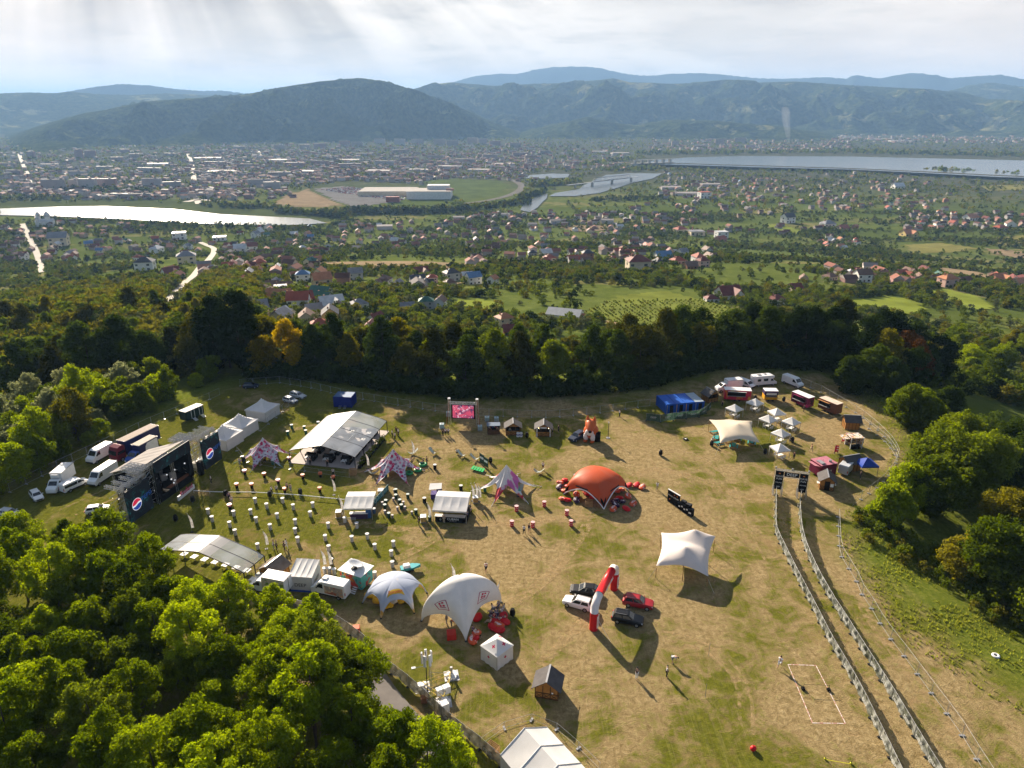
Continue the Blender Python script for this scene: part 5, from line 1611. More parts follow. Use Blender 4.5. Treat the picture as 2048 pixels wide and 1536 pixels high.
# ---------------------------------------------------------------- tents and marquees
CLOTH = mat('white_tent_cloth', (.72, .71, .70), .65, var=.05, scale=.8, trans=.22)
CLOTHG = mat('grey_white_cloth', (.66, .65, .64), .7, var=.06, scale=.6, trans=.15)
CREAM = mat('cream_stretch_cloth', (.66, .57, .45), .75, var=.06, scale=.5, trans=.2)
OFFW = mat('offwhite_stretch_cloth', (.66, .60, .57), .75, var=.05, scale=.5, trans=.15)
ALU = mat('aluminium', (.56, .56, .57), .35, metal=.8)
DKFR = mat('dark_frame', (.025, .025, .028), .5)
WOOD = mat('raw_wood', (.34, .20, .09), .7, var=.25, scale=2)
ROPE = mat('rope', (.50, .46, .36), .9)
BLACKP = mat('black_panel', (.010, .010, .011), .8, spec=.05)
REDP = mat('red_print', (.52, .02, .08), .5)
WHT = mat('white_print', (.8, .8, .8), .6)
GREYP = mat('dark_print', (.03, .03, .035), .5)
def pagoda(label, px, size, rz, wall=2.6, peak=4.9, walls=True, name='pagoda_tent', group=None, m=None, valance=.35, cat='tent', legs=True, sag=1.75):
 p = at(*px) if not hasattr(px, 'x') else px
 root = thing(name, label, cat, p, rz, group)
 h = size / 2
 m = m or CLOTH
 def f(u, v):
  x, y = (u * 2 - 1), (v * 2 - 1)
  tt = 1 - max(abs(x), abs(y))
  return (x * h * 1.03, y * h * 1.03, wall + (peak - wall) * tt ** sag - .10 * (1 - (1 - 2 * abs(min(abs(x), abs(y)))) ** 2) * (tt < .02) * 0)
 MB().grid(f, 16, 16).build('roof', m, root, smooth=False)
 vb = MB()
 for sx, sy in ((0, -1), (1, 0), (0, 1), (-1, 0)):
  if sx:
   vb.box(sx * h * 1.035, 0, wall - valance, .03, size * 1.035, valance)
  else:
   vb.box(0, sy * h * 1.035, wall - valance, size * 1.035, .03, valance)
 vb.build('valance', m, root)
 if legs:
  for sx in (-1, 1):
   for sy in (-1, 1):
    MB().box(sx * h * .98, sy * h * .98, 0, .09, .09, wall).build('leg', ALU, root)
 if walls:
  for k, (sx, sy) in enumerate(((0, -1), (1, 0), (0, 1), (-1, 0))):
   def wf(u, v, sx=sx, sy=sy):
    wv = .05 * sin(u * 21) * (1 - v * .6)
    a = (u * 2 - 1) * h * .97
    return (sx * (h * .985 + wv) + (a if sy else 0), sy * (h * .985 + wv) + (a if sx else 0), v * (wall - .05))
   MB().grid(wf, 20, 3).build('wall', CLOTHG if m is CLOTH else m, root, smooth=True)
 return root
BP = 'white pagoda tents in the backstage area'
hd = head((472, 892), (519, 860))
s1 = (at(472, 892) - at(508, 867)).length
for lab, bx, sz in (('white pagoda tent nearest the stage scaffolding', (472, 892), 5.6), ('middle white pagoda tent of the backstage row', (503, 868), 5.6), ('single white pagoda tent in front of the parked silver cars', (547, 836), 5.6)):
 c = at(*bx)
 rz = head((472, 892), (519, 862))
 u1 = Vector((cos(rz), sin(rz), 0))
 u2 = Vector((-sin(rz), cos(rz), 0))
 pagoda(lab, c + u1 * (0 if 'nearest' not in lab else 0) * sz + u2 * sz / 2 - u1 * sz * (.0 if 'nearest' in lab else .0), sz, rz, group=BP)
GZ = 'small white gazebos of the food court'
gaz = [((1467, 833), 'back row end'), ((1508, 821), ''), ((1551, 841), ''), ((1534, 855), ''), ((1580, 860), ''), ((1559, 884), ''), ((1557, 914), '')]
glab = ['small white gazebo nearest the blue containers', 'small white gazebo in front of the red food trailer', 'small white gazebo nearest the yellow kiosk', 'small white gazebo beside the big cream stretch tent', 'small white gazebo with a seated guest, rightmost of the seven',
  'small white gazebo between the cream tent and the patterned stall', 'small white gazebo nearest the entrance gate']
FURN = mat('white_furniture', (.72, .71, .69), .5)
def garden_set(p, rz, label, clabel, group, only=4):
 """white table and chairs under a gazebo: separate things"""
 t_ = thing('garden_table', label, 'table', p, rz, 'white tables of the food court')
 MB().box(0, 0, .70, 1.5, .8, .05).build('table_top', FURN, t_)
 for sx in (-1, 1):
  for sy in (-1, 1):
   MB().box(sx * .65, sy * .32, 0, .06, .06, .70).build('leg', FURN, t_)
 R_ = Matrix.Rotation(rz, 3, 'Z')
 for i, (x, y, a) in enumerate(((-.4, -.8, 0), (.4, -.8, 0), (-.4, .8, pi), (.4, .8, pi))[:only]):
  q_ = p + R_ @ Vector((x, y, 0))
  c = CHAIR
  dup(c, q_, rz + a, clabel, 'white chairs of the food court')
def chair_proto():
 c = thing('garden_chair', 'white garden chair', 'chair', (0, 0, -700))
 MB().box(0, 0, .42, .46, .46, .05).build('seat', FURN, c)
 MB().box(0, -.22, .47, .46, .05, .48).build('backrest', FURN, c)
 for sx in (-1, 1):
  for sy in (-1, 1):
   MB().box(sx * .2, sy * .2, 0, .05, .05, .42).build('leg', FURN, c)
 return c
CHAIR = chair_proto()
for i, ((px, _), lab) in enumerate(zip(gaz, glab)):
 rz = .62 if i not in (6, 2) else .25
 g_ = pagoda(lab, px, 3.0, rz, 2.15, 3.35, False, 'gazebo', GZ, cat='gazebo', valance=.28, sag=1.25)
 text(g_, 'lettering', 'DEEP', (0, -1.565, 2.02), (pi / 2, 0, 0), .24, GREYP)
 wh = lab.replace('small white gazebo ', '').replace(', rightmost of the seven', '')
 garden_set(at(*px) + Vector((.1, -.3, 0)), rz + .2, f'white table under the gazebo {wh}', f'white chair at the table under the gazebo {wh}', 'x')
# blue gazebo and the red cross tent
BLUEC = mat('blue_tent_cloth', (.02, .06, .34), .6, var=.06, trans=.1)
pagoda('blue gazebo beside the dark roofed hut', (1729, 945), 3.4, .30 - pi / 2 + 1.3, 2.3, 3.5, False, 'gazebo', None, BLUEC, cat='gazebo', sag=1.2)
p = at(994, 1318)
rc = pagoda('white closed first aid tent with red crosses near the wooden hut', p, 3.1, pi / 4 + .02, 2.35, 3.5, True, 'first_aid_tent', None, None, sag=1.2, valance=.1)
for rzz in (0, pi / 2, -pi / 2):
 R_ = Matrix.Rotation(rzz, 3, 'Z')
 for (y, z, tl, s) in ((-1.60, 1.35, pi / 2, .2), (-.98, 2.92, .62, .26)):
  cr_ = MB().box(0, 0, -.01, s * 2, s * .62, .02).box(0, 0, -.012, s * .62, s * 2, .024).build('red_cross', REDP, rc)
  cr_.location = R_ @ Vector((.35 if z > 2 else 0, y, z + .05))
  cr_.rotation_euler = (tl, 0, rzz)
CRP = mat('tent_stripe', (.45, .5, .62), .6)
def star(label, px, Rl, Rm, H, edge, m, arms=6, a0=0.0, name='star_tent', group=None, tips=None, cat='tent', bow=1.6, ns=20, pole=True, tipw=.32):
 """star shaped canopy: arms run to the ground, scalloped edge between them"""
 p = at(*px)
 root = thing(name, label, cat, p, 0, group)
 nu, nv = arms * ns, 12
 def f(u, v):
  a = a0 + 2 * pi * u
  ph = ((u * arms) % 1.0) * 2 - 1
  tnear = 1 - abs(((u * arms + .5) % 1.0) - .5) * 2          # 1 at arm
  w = (1 - min(1, abs(1 - tnear) / 1.0)) ** 1
  k = tnear ** 3.2
  r_ = Rm + (Rl - Rm) * k
  ze = edge * (1 - tnear ** 1.5) ** .8
  s = v
  rad = r_ * s
  z = ze + (H - ze) * (1 - s) ** bow
  return (rad * cos(a), rad * sin(a), z)
 MB().grid(f, nu, nv, wrap=True).build('canopy', m, root, smooth=True)
 if pole:
  MB().cyl(0, 0, 0, .05, .04, H - .03, 8).build('pole', ALU, root)
 for k in range(arms):
  a = a0 + 2 * pi * k / arms
  x, y = cos(a), sin(a)
  MB().tube([(x * Rl * .86, y * Rl * .86, H * .11 + .05), (x * (Rl + .9), y * (Rl + .9), 0)], .05, 5).build('guy_strap', tips or ROPE, root)
 return root
FLOR = pattern('floral_cloth', [(.60, .58, .64), (.52, .03, .12), (.62, .25, .36), (.30, .20, .28)], .95, .6, 'voronoi', .15, .46)
TEALS = mat('teal_strap', (.20, .42, .35), .7)
star('pink floral star tent between the pagodas and the clear roofed marquee', (531, 917), 5.6, 3.2, 5.0, 2.0, FLOR, 6, .35, 'star_tent', 'floral star tents', TEALS)
star('pink floral star tent right of the clear roofed marquee', (789, 943), 6.4, 3.2, 5.2, 2.0, FLOR, 6, .05, 'star_tent', 'floral star tents', mat('orange_strap', (.55, .30, .22), .7))
SPL = pattern('splashed_cloth', [(.70, .70, .72), (.62, .50, .05), (.55, .16, .42), (.55, .05, .07)], .16, .6, 'noise', .2, .57)
star('white star tent with yellow, pink and red splashes beside the bar', (1013, 978), 6.2, 2.6, 5.4, 2.2, SPL, 6, .12, 'star_tent', None, mat('white_strap', (.66, .66, .66), .7))
def dome(label, px, Rl, Rm, H, arch, m, legs=4, a0=0.0, name='dome_tent', tip=.30, group=None, bow=(1.0, 1.0), panelm=None, flat=0.0):
 """arched dome on pointed legs"""
 p = at(*px)
 root = thing(name, label, 'tent', p, 0, group)
 ns, nv = 20, 14
 def f(u, v):
  a = a0 + 2 * pi * u
  q_ = abs(((u * legs + .5) % 1.0) - .5) * 2               # 0 at the leg, 1 between legs
  k = q_
  r_ = Rm + (Rl - Rm) * (1 - k) ** 3.6
  ze = arch * (1 - (1 - k) ** 3) ** .6 if k > 0 else 0.0
  s = v
  rad = r_ * sin(s * pi / 2) ** bow[0]
  z = ze + (H - ze) * cos(s * pi / 2) ** bow[1]
  return (rad * cos(a), rad * sin(a), z)
 o = MB().grid(f, legs * ns, nv, wrap=True).build('canopy', m, root, smooth=True)
 for k in range(legs):
  a = a0 + 2 * pi * k / legs
  MB().cyl(cos(a) * Rl, sin(a) * Rl, 0, .18, .14, .12, 8).build('foot', DKFR, root)
  arc = []
  for i in range(13):
   q_ = f((k + i / 12) / legs, 1.0)
   arc.append((q_[0] * 1.003, q_[1] * 1.003, q_[2] + .02))
  MB().tube(arc, .05, 5).build('edge_tube', m, root)
 return root, f
def decal(root, f, legs, u0, v0, du, dv, m, name='printed_mark', off=.05):
 b_ = MB().grid(lambda u, v: tuple(Vector(f(u0 + (u - .5) * du, v0 + (v - .5) * dv)) * 1.0 + Vector((f(u0, v0)[0], f(u0, v0)[1], 1.5)).normalized() * off), 6, 6)
 return b_.build(name, m, root)
# big white dome tent with the red K squares: legs at 843,1240 / 932,1283 / 1000,1202 and one behind
legpx = [(843, 1242), (932, 1283), (1003, 1205)]
LP = [at(*q_) for q_ in legpx]
ctr = (LP[0] + LP[2]) / 2
a0 = atan2(LP[1].y - ctr.y, LP[1].x - ctr.x)
Rl = (LP[0] - LP[2]).length / 2
def arch_tent(label, A, C, B, H, m, open_h=2.3, sag=.17):
 """one big arch from foot A to foot C carries a front sheet drawn down to foot B and a back sheet to its mirror image"""
 c = (A + C) / 2
 c.z = 0
 root = thing('dome_tent', label, 'tent', c)
 A, C, B = A - c, C - c, B - c
 def f(u, v):                                    # u along the arch, v -1 front edge .. 1 back edge
  ph = pi * (1 - u)
  ax_ = A.lerp(C, .5 - .5 * cos(pi * u))
  top = Vector((ax_.x, ax_.y, H * sin(ph) ** .85))
  Bv = B if v < 0 else -B
  s = u * 2 if u < .5 else (1 - u) * 2
  F = A if u < .5 else C
  e = F.lerp(Bv, s)
  e = e * (1 - sag * sin(pi * s ** 1.1))
  s2 = s ** 1.0
  e.z = open_h * (max(0.0, sin(pi * s2))) ** .55
  w = abs(v)
  q_ = top.lerp(e, w) + Vector((Bv.x, Bv.y, 0)) * .10 * sin(pi * w) * sin(ph) + Vector((0, 0, .55)) * sin(pi * w) * sin(ph)
  return tuple(q_)
 MB().grid(lambda u, v: f(u, v * 2 - 1), 48, 24).build('canopy', m, root, smooth=True)
 for q_ in (A, C, B, -B):
  MB().cyl(q_.x, q_.y, 0, .2, .16, .12, 8).build('foot', DKFR, root)
 for sg in (-1, 1):
  MB().tube([Vector(f(i / 40, sg)) for i in range(41)], .05, 5).build('edge_tube', m, root)
 return root, (lambda u, v: f(u, -v))
kt, kf = arch_tent('large white four legged dome tent with red K squares', LP[0], LP[2], LP[1], 6.1, CLOTH)
REDL = mat('red_line_print', (.40, .06, .14), .5)
for uc in (.27, .73):
 for (du, dv, ou, ov) in ((.125, .018, 0, .16), (.125, .018, 0, -.16), (.009, .32, .062, 0), (.009, .32, -.062, 0)):
  decal(kt, kf, 4, uc + ou, .60 + ov, du, dv, REDL, 'logo_frame')
 for (du, dv, ou, ov) in ((.022, .07, -.018, -.06), (.022, .07, -.018, .03), (.024, .05, .016, -.07), (.026, .06, .017, .035)):
  decal(kt, kf, 4, uc + ou, .58 + ov, du, dv, REDP, 'logo_mark')
 decal(kt, kf, 4, uc, .68, .07, .025, REDL, 'logo_wordmark')
# orange dome with tube arches
OR = pattern('orange_cloth', [(.58, .10, .035), (.56, .115, .05)], .3, .5, 'noise', .25)
c = at(1192, 986)
od, of = dome('orange dome tent with dark edges and white arch tubes', (1192, 984), 6.2, 4.6, 4.7, 2.2, OR, 4, -1.45, bow=(1.0, .9))
for k in (0, 3, 1):
 a_, b1 = -1.45 + k * pi / 2, -1.45 + (k + 1) * pi / 2
 arc = []
 for i in range(17):
  s = i / 16
  aa_ = a_ + (b1 - a_) * s
  rad = 6.25 + .7 * sin(pi * s) - (1 - sin(pi * s)) * 0
  chord = 6.25 * cos(pi / 4) / cos(aa_ - (a_ + b1) / 2)
  arc.append((chord * 1.03 * cos(aa_), chord * 1.03 * sin(aa_), 2.5 * sin(pi * s) ** .7))
 MB().tube(arc, .10, 7).build('arch_tube', WHT, od)
for k in range(4):
 decal(od, of, 4, (k + 0) / 4, .93, .03, .13, BLACKP, 'black_corner')
 if k in (3, 0):
  decal(od, of, 4, (k + .42) / 4, .88, .10, .06, GREYP, 'print')
# yellow and blue arched tent
BOR = pattern('blue_yellow_cloth', [(.46, .52, .66), (.60, .58, .60), (.60, .38, .10)], .22, .6, 'noise', .25, .56)
bt, bf = dome('small arched tent printed pale blue and yellow over yellow beanbags', (790, 1196), 4.9, 3.4, 3.5, 2.3, BOR, 6, .25 + pi, name='arched_tent', bow=(1.0, 1.2))
decal(bt, bf, 6, .25, .52, .13, .20, mat('yellow_print', (.62, .42, .04), .5), 'oval_sign')
lt = text(bt, 'lettering', 'Boromir', (0, 0, 0), (0, 0, 0), .62, REDP)
q_ = Vector(bf(.25, .52))
lt.location = q_ + Vector((q_.x, q_.y, 2.0)).normalized() * .16
lt.rotation_euler = (R(48), 0, atan2(q_.y, q_.x) + pi / 2)
def stretch(label, corners, zc, peaks, m, edge_mid=(1.6, 1.6, 1.6, 1.6), scallop=.10, name='stretch_tent', poles=True, n_=28, base=2.2, peakw=.16):
 """free-form membrane: four pixel corners (given with their height), raised peaks at (u, v, z)"""
 C = [at(u, v, z) for (u, v), z in zip(corners, zc)]
 ctr = sum(C, Vector()) / 4
 ctr.z = 0
 root = thing(name, label, 'tent', ctr, 0)
 C = [q_ - ctr for q_ in C]
 def f(u, v):
  uu = u + scallop * sin(pi * v) * (1 - 2 * u) * (abs(2 * u - 1) ** 3)
  vv = v + scallop * sin(pi * u) * (1 - 2 * v) * (abs(2 * v - 1) ** 3)
  q_ = C[0] * (1 - uu) * (1 - vv) + C[1] * uu * (1 - vv) + C[2] * uu * vv + C[3] * (1 - uu) * vv
  e = 1 - max(abs(2 * u - 1), abs(2 * v - 1)) ** 6
  z = q_.z + (base - .2) * e * .35
  hi = z
  for pu, pv, pz in peaks:
   d = sqrt((u - pu) ** 2 + (v - pv) ** 2)
   hi = max(hi, z + (pz - z) * math.exp(-(d / (peakw * 2.2)) ** 1.15))
  return (q_.x, q_.y, hi)
 MB().grid(f, n_, n_).build('canopy', m, root, smooth=True)
 for pu, pv, pz in peaks:
  q_ = f(pu, pv)
  MB().cyl(q_[0], q_[1], 0, .06, .05, q_[2] - .05, 8).build('pole', WOOD, root)
 for i, q_ in enumerate(C):
  d = Vector((q_.x, q_.y, 0)).normalized()
  if q_.z > .5:
   MB().tube([q_, q_ + d * 1.8 - Vector((0, 0, q_.z))], .025, 5).build('guy_rope', ROPE, root)
   MB().cyl(q_.x * .985, q_.y * .985, 0, .05, .05, q_.z, 6).build('pole', WOOD, root)
 return root
stretch('white stretch tent with two peaks standing alone on the dry grass', [(1312, 1136), (1416, 1158), (1430, 1080), (1322, 1068)], [1.9, 1.5, 2.3, 2.6], [(.50, .34, 4.6), (.62, .93, 4.6), (.52, .02, 2.9)], OFFW, scallop=.055)
stretch('large cream stretch tent over teal tables beside the gazebos', [(1440, 888), (1520, 888), (1504, 844), (1418, 841)], [2.1, 1.9, 2.6, 2.8], [(.55, .52, 4.4), (.45, .98, 3.6), (.52, .02, 2.9)], CREAM, scallop=.08)
# ---------------------------------------------------------------- clear roofed marquees
CLEAR = bpy.data.materials.new('clear_roof_film')
CLEAR.use_nodes = True
t = CLEAR.node_tree
t.nodes.clear()
n = NB(t)
g1 = n.n('ShaderNodeBsdfTransparent', {'Color': (.86, .88, .90, 1)})
g2 = n.n('ShaderNodeBsdfGlossy', {'Color': (.9, .92, .95, 1), 'Roughness': .12})
g3 = n.n('ShaderNodeBsdfDiffuse', {'Color': (.50, .53, .56, 1)})
Pn = n.n('ShaderNodeTexCoord').outputs['Object']
dirt_sheen = n.mapr(n.noise(Pn, .25, 3, .6, .6), .35, .68, .36, .58)  # patchy dirt, its share raised so the film also carries silver sky sheen
m1 = n.n('ShaderNodeMixShader', {0: dirt_sheen, 1: g1.outputs[0], 2: g3.outputs[0]})
lw = n.n('ShaderNodeLayerWeight', {'Blend': .35})
m2 = n.n('ShaderNodeMixShader', {0: n.math('MULTIPLY', lw.outputs['Fresnel'], .8), 1: m1.outputs[0], 2: g2.outputs[0]})
t.links.new(m2.outputs[0], n.n('ShaderNodeOutputMaterial').inputs[0])
MILK = mat('milky_roof_film', (.27, .27, .28), .35, var=.06, scale=.4, trans=.08)
DECK = mat('deck_floor', (.40, .34, .31), .7, var=.08, scale=.8)
def marquee(label, fl, fr, back, eave, ridge, bays, name='clear_marquee', deck=True, milk=()):
 """fl, fr: pixels of the front left and right feet; back: pixel of the back right foot; S-curved arched roof"""
 A, B, D = at(*fl), at(*fr), at(*back)
 W_ = (B - A).length
 ax = (B - A).normalized()
 ay = Vector((-ax.y, ax.x, 0))
 L = (D - B).dot(ay)
 root = thing(name, label, 'marquee', A, atan2(ax.y, ax.x))
 N = 16
 def zr(s):
  s2 = abs(2 * s - 1)
  return eave + (ridge - eave) * (1 - s2 ** 1.7) ** 1.0 * (1 - .18 * sin(pi * s2))
 for bidx in range(bays):
  y0, y1 = L * bidx / bays, L * (bidx + 1) / bays
  for half in range(2):
   for k in range(4):
    s0, s1 = half * .5 + k * .125, half * .5 + (k + 1) * .125
    mm = MILK if (half == 0 if milk == 'left' else (bidx, half, k) in milk) else CLEAR
    MB().grid(lambda u, v: (W_ * (s0 + (s1 - s0) * u), y0 + .05 + (y1 - y0 - .1) * v, zr(s0 + (s1 - s0) * u) + .05), 3, 2).build('roof_panel', mm, root)
 for bidx in range(bays + 1):
  y = L * bidx / bays
  MB().tube([(W_ * i / N, y, zr(i / N)) for i in range(N + 1)], .09, 6).build('arch_beam', DKFR, root)
  for x in (0, W_):
   MB().box(x, y, 0, .13, .13, eave).build('post', DKFR, root)
 for s in (0, .25, .5, .75, 1):
  MB().tube([(W_ * s, 0, zr(s) - .03), (W_ * s, L, zr(s) - .03)], .05 if 0 < s < 1 else .08, 5).build('purlin', ALU if 0 < s < 1 else DKFR, root)
 if deck:
  MB().box(W_ / 2, L / 2, 0, W_ + .6, L + .6, .10).build('deck', DECK, root)
 return root, W_, L
mq, MW, ML_ = marquee('large clear roofed marquee with black lounge sofas on a pale deck', (581, 925), (711, 938), (802, 866), 2.7, 4.6, 4, milk='left')
WICK = mat('black_wicker', (.016, .015, .015), .75, bump=.4)
CUSH = mat('dark_cushion', (.045, .043, .042), .9)
def sofa_proto():
 s = thing('lounge_sofa', 'black lounge sofa', 'sofa', (0, 0, -700))
 MB().box(0, 0, .08, 2.2, .9, .32).build('base', WICK, s)
 MB().box(0, .40, .40, 2.2, .16, .45).build('backrest', WICK, s)
 for x in (-1, 1):
  MB().box(x * 1.02, -.08, .40, .16, .78, .26).build('armrest', WICK, s)
 for x in (-.46, .46):
  bevel(MB().box(x, -.06, .405, .88, .72, .14).build('cushion', CUSH, s), .04)
 return s
def ltable_proto():
 s = thing('lounge_table', 'white lounge table', 'table', (0, 0, -700))
 MB().box(0, 0, .40, 1.0, 1.0, .06).build('table_top', FURN, s)
 for sx in (-1, 1):
  for sy in (-1, 1):
   MB().box(sx * .42, sy * .42, 0, .07, .07, .40).build('leg', FURN, s)
 MB().cyl(.1, .1, .461, .06, .05, .16, 8).build('vase', BLACKP, s)
 return s
SOFA, LTAB = sofa_proto(), ltable_proto()
MR = Matrix.Rotation(mq.rotation_euler.z, 3, 'Z')
sof = []
for iy in range(5):
 for ix in range(3):
  p = mq.location + MR @ Vector((MW * (.20 + .28 * ix), 2.1 + iy * (ML_ - 3.5) / 4.3, .10))
  sof.append((p, ix, iy))
rows = ['front', 'second', 'middle', 'fourth', 'back']
for p, ix, iy in sof:
 z = mq.rotation_euler.z
 where = f"{['left', 'centre', 'right'][ix]} place of the {rows[iy]} row in the clear roofed marquee"
 dup(LTAB, p, z, f'white lounge table, {where}', 'lounge tables in the marquee')
 dup(SOFA, p + MR @ Vector((.1, 1.15, 0)), z, f'black sofa behind the table, {where}', 'lounge sofas in the marquee')
 dup(SOFA, p + MR @ Vector((1.35, .1, 0)), z - pi / 2, f'black sofa beside the table, {where}', 'lounge sofas in the marquee')
# hedge of potted plants on its right flank
LMH = LM['mid green']
hv, hf = [], []
kk = 0
for i in range(16):
 c = mq.location + MR @ Vector((MW + .7, .6 + i * (ML_ - 4) / 16, 0))
 v, f, _ = crown_data(1.7, .62, .25, 9, 260, .20, 700 + i, top=.7)
 me = quick_mesh('foliage', v, f)
 me.materials.append(LM['mid green'])
 pl = thing('potted_shrub', None, 'potted plant', c, 0, 'potted shrubs along the marquee')
 pl['label'] = f"potted green shrub beside the marquee deck, {ordinal(i + 1)} from its front corner"
 fo = bpy.data.objects.new('foliage', me)
 col.objects.link(fo)
 own(fo, pl)
 MB().box(0, 0, 0, .7, .7, .5, tp=1.05).build('planter', BLACKP, pl)
mq2, W2_, L2_ = marquee('smaller clear roofed marquee at the edge of the near wood', (322, 1128), (492, 1174), (522, 1136), 2.6, 4.4, 2, deck=False, milk=[(0, 0, 2), (0, 0, 3), (1, 0, 2), (1, 0, 3), (0, 1, 0), (1, 1, 0)])
MR2 = Matrix.Rotation(mq2.rotation_euler.z, 3, 'Z')
for i in range(7):
 p = mq2.location + MR2 @ Vector((W2_ * (.12 + .125 * i), L2_ * .62, .10))
 dup(LTAB, p, mq2.rotation_euler.z, f'white table in the smaller marquee, {ordinal(i + 1)} along its length', 'tables in the smaller marquee')
for i in range(3):
 p = mq2.location + MR2 @ Vector((W2_ + .9 + .1 * i, .8 + i * 1.3, 0))
 cb = thing('catering_box', f'white catering box outside the smaller marquee, {ordinal(i + 1)} from the wood', 'box', p, mq2.rotation_euler.z, 'catering boxes')
 bevel(MB().box(0, 0, 0, 1.0, .9, 1.15).build('body', WHITEP, cb), .04)
 MB().box(0, 0, 1.155, 1.04, .94, .08).build('lid', CLOTH, cb)
# long white marquee at the bottom of the frame
A, B = at(1000, 1503, 2.4), at(1062, 1463, 2.4)
A.z = B.z = 0
rz = atan2(B.y - A.y, B.x - A.x)
P0, P1, P2 = at(1003, 1512, 2.5), at(1092, 1452, 2.5), at(1170, 1536, 2.5)
ax = Vector((P2.x - P1.x, P2.y - P1.y, 0)).normalized()
wdir = Vector((P1.x - P0.x, P1.y - P0.y, 0))
wid = abs(wdir.dot(Vector((-ax.y, ax.x, 0))))
lm = thing('long_marquee', 'long white gabled marquee cut by the bottom of the picture', 'marquee', (P0.x + wdir.x / 2, P0.y + wdir.y / 2, 0), atan2(ax.y, ax.x))
LL = 12
hw = wid / 2
for i in range(4):
 x0 = i * LL / 4
 for s in (-1, 1):
  MB().grid(lambda u, v: (x0 + LL / 4 * u, s * hw * (1 - v), 2.5 + 1.9 * v - .09 * sin(pi * u) * sin(pi * v)), 8, 6).build('roof_panel', CLOTH, lm, smooth=True)
for s in (-1, 1):
 MB().box(LL / 2, s * hw, 0, LL, .05, 2.5).build('wall', CLOTHG, lm)
MB().face([(0.02, -hw, 0), (.02, hw, 0), (.02, hw, 2.5), (.02, 0, 4.35), (.02, -hw, 2.5)][::-1]).build('gable', CLOTHG, lm)
for i in range(5):
 MB().tube([(i * LL / 4, -hw, 2.52), (i * LL / 4, 0, 4.43), (i * LL / 4, hw, 2.52)], .05, 5).build('rafter', ALU, lm)
# ---------------------------------------------------------------- bar kiosks with white two-slope awnings
def awning(root, w, d, z0, z1, m=CLOTH, back=.42):
 """flat back part and a sloping front part with folds"""
 MB().grid(lambda u, v: (w * (u - .5), -d / 2 + d * (1 - back) * v, z0 + (z1 - z0) * v - .10 * abs(sin(u * pi * 4)) ** .6 * (1 - abs(2 * v - 1))), 40, 6).build('roof_panel', m, root, smooth=True)
 MB().grid(lambda u, v: (w * (u - .5), -d / 2 + d * (1 - back) + d * back * v, z1 - (z1 - z0) * .25 * v), 8, 3).build('roof_panel', m, root)
 MB().box(0, -d / 2 - .015, z0 - .32, w + .04, .03, .33).build('valance', m, root)
 for s in (-1, 1):
  MB().face([(s * w / 2, -d / 2, z0 - .3), (s * w / 2, d / 2, z1 - (z1 - z0) * .25 - .3), (s * w / 2, d / 2, z1 - (z1 - z0) * .25), (s * w / 2, -d / 2 + d * (1 - back), z1), (s * w / 2, -d / 2, z0)]).build('valance', m, root)
  for y in (-d / 2 + .1, d / 2 - .1):
   MB().box(s * (w / 2 - .08), y, 0, .09, .09, z0).build('leg', ALU, root)
# bar with a teal letter board
p = at(722, 1026)
b1 = thing('bar_kiosk', 'white roofed bar with a teal letter board, left of the black bar', 'bar', p, .02)
awning(b1, 5.2, 5.0, 2.5, 3.3)
MB().box(0, -1.7, 0, 3.2, .7, 1.05).build('counter', mat('counter_purple', (.05, .03, .07), .5), b1)
MB().box(0, -1.7, 1.055, 3.4, .85, .06).build('counter_top', WHITEP, b1)
MB().box(1.9, .2, 0, .7, 3.2, 1.05).build('counter', BLACKP, b1)
MB().box(1.7, -1.5, 0, .9, .7, 2.0).build('drinks_fridge', mat('fridge_blue', (.03, .10, .28), .3), b1)
for i in range(3):
 MB().tube([(-2.2, -2.6, .25 + i * .22), (-.4, -2.75, .25 + i * .22)], .03, 5).build('rail', ALU, b1)
a_, c_ = at(746, 1014), at(777, 980)
lb = thing('letter_board', 'long teal board with pale letters leaning beside the bar', 'sign', (a_ + c_) / 2, atan2(c_.y - a_.y, c_.x - a_.x))
LB = (c_ - a_).length
MB().box(0, 0, .02, LB, .10, 1.25).build('board', mat('teal_board', (.02, .11, .13), .5), lb)
text(lb, 'lettering', 'CARLSBERG', (0, -.06, .62), (pi / 2, 0, 0), 1.1, mat('pale_teal_letters', (.30, .55, .55), .5)).scale = (LB / 7.4, 1, 1)
# black bar
p = at(905, 1030)
b2 = thing('bar_kiosk', 'black fronted bar under a white two slope roof', 'bar', p, -.10)
awning(b2, 6.2, 5.6, 2.6, 3.6)
MB().box(0, -2.2, 0, 5.4, .8, 1.15).build('counter', BLACKP, b2)
MB().box(0, -2.2, 1.155, 5.6, .95, .06).build('counter_top', GREYM, b2)
text(b2, 'lettering', 'CUBAN', (.55, -2.62, .72), (pi / 2, 0, 0), .62, WHT)
text(b2, 'lettering', 'PUNCH', (.55, -2.62, .26), (pi / 2, 0, 0), .36, GREYM)
MB().box(-1.75, -2.61, .55, .44, .03, .12).box(-1.75, -2.612, .38, .12, .03, .44).build('star_emblem', GREYM, b2)
MB().box(2.75, 0, 0, .7, 4.0, 1.15).build('counter', BLACKP, b2)
MB().box(0, 1.6, 0, 4.6, .6, 2.0).build('back_shelf', BLACKP, b2)
for i in range(9):
 MB().cyl(-2 + i * .5, 1.5, 2.0, .05, .03, .3, 6).build('bottle', mat('bottle_glass', (.10, .06, .02), .2), b2)
p = at(873, 994)
pk = thing('popup_kiosk', 'small purple kiosk with a white flap behind the black bar', 'kiosk', p, .05)
PURP = mat('purple_panel', (.06, .035, .20), .45)
MB().box(0, 0, 0, 2.1, 1.6, 1.0).build('counter', PURP, pk)
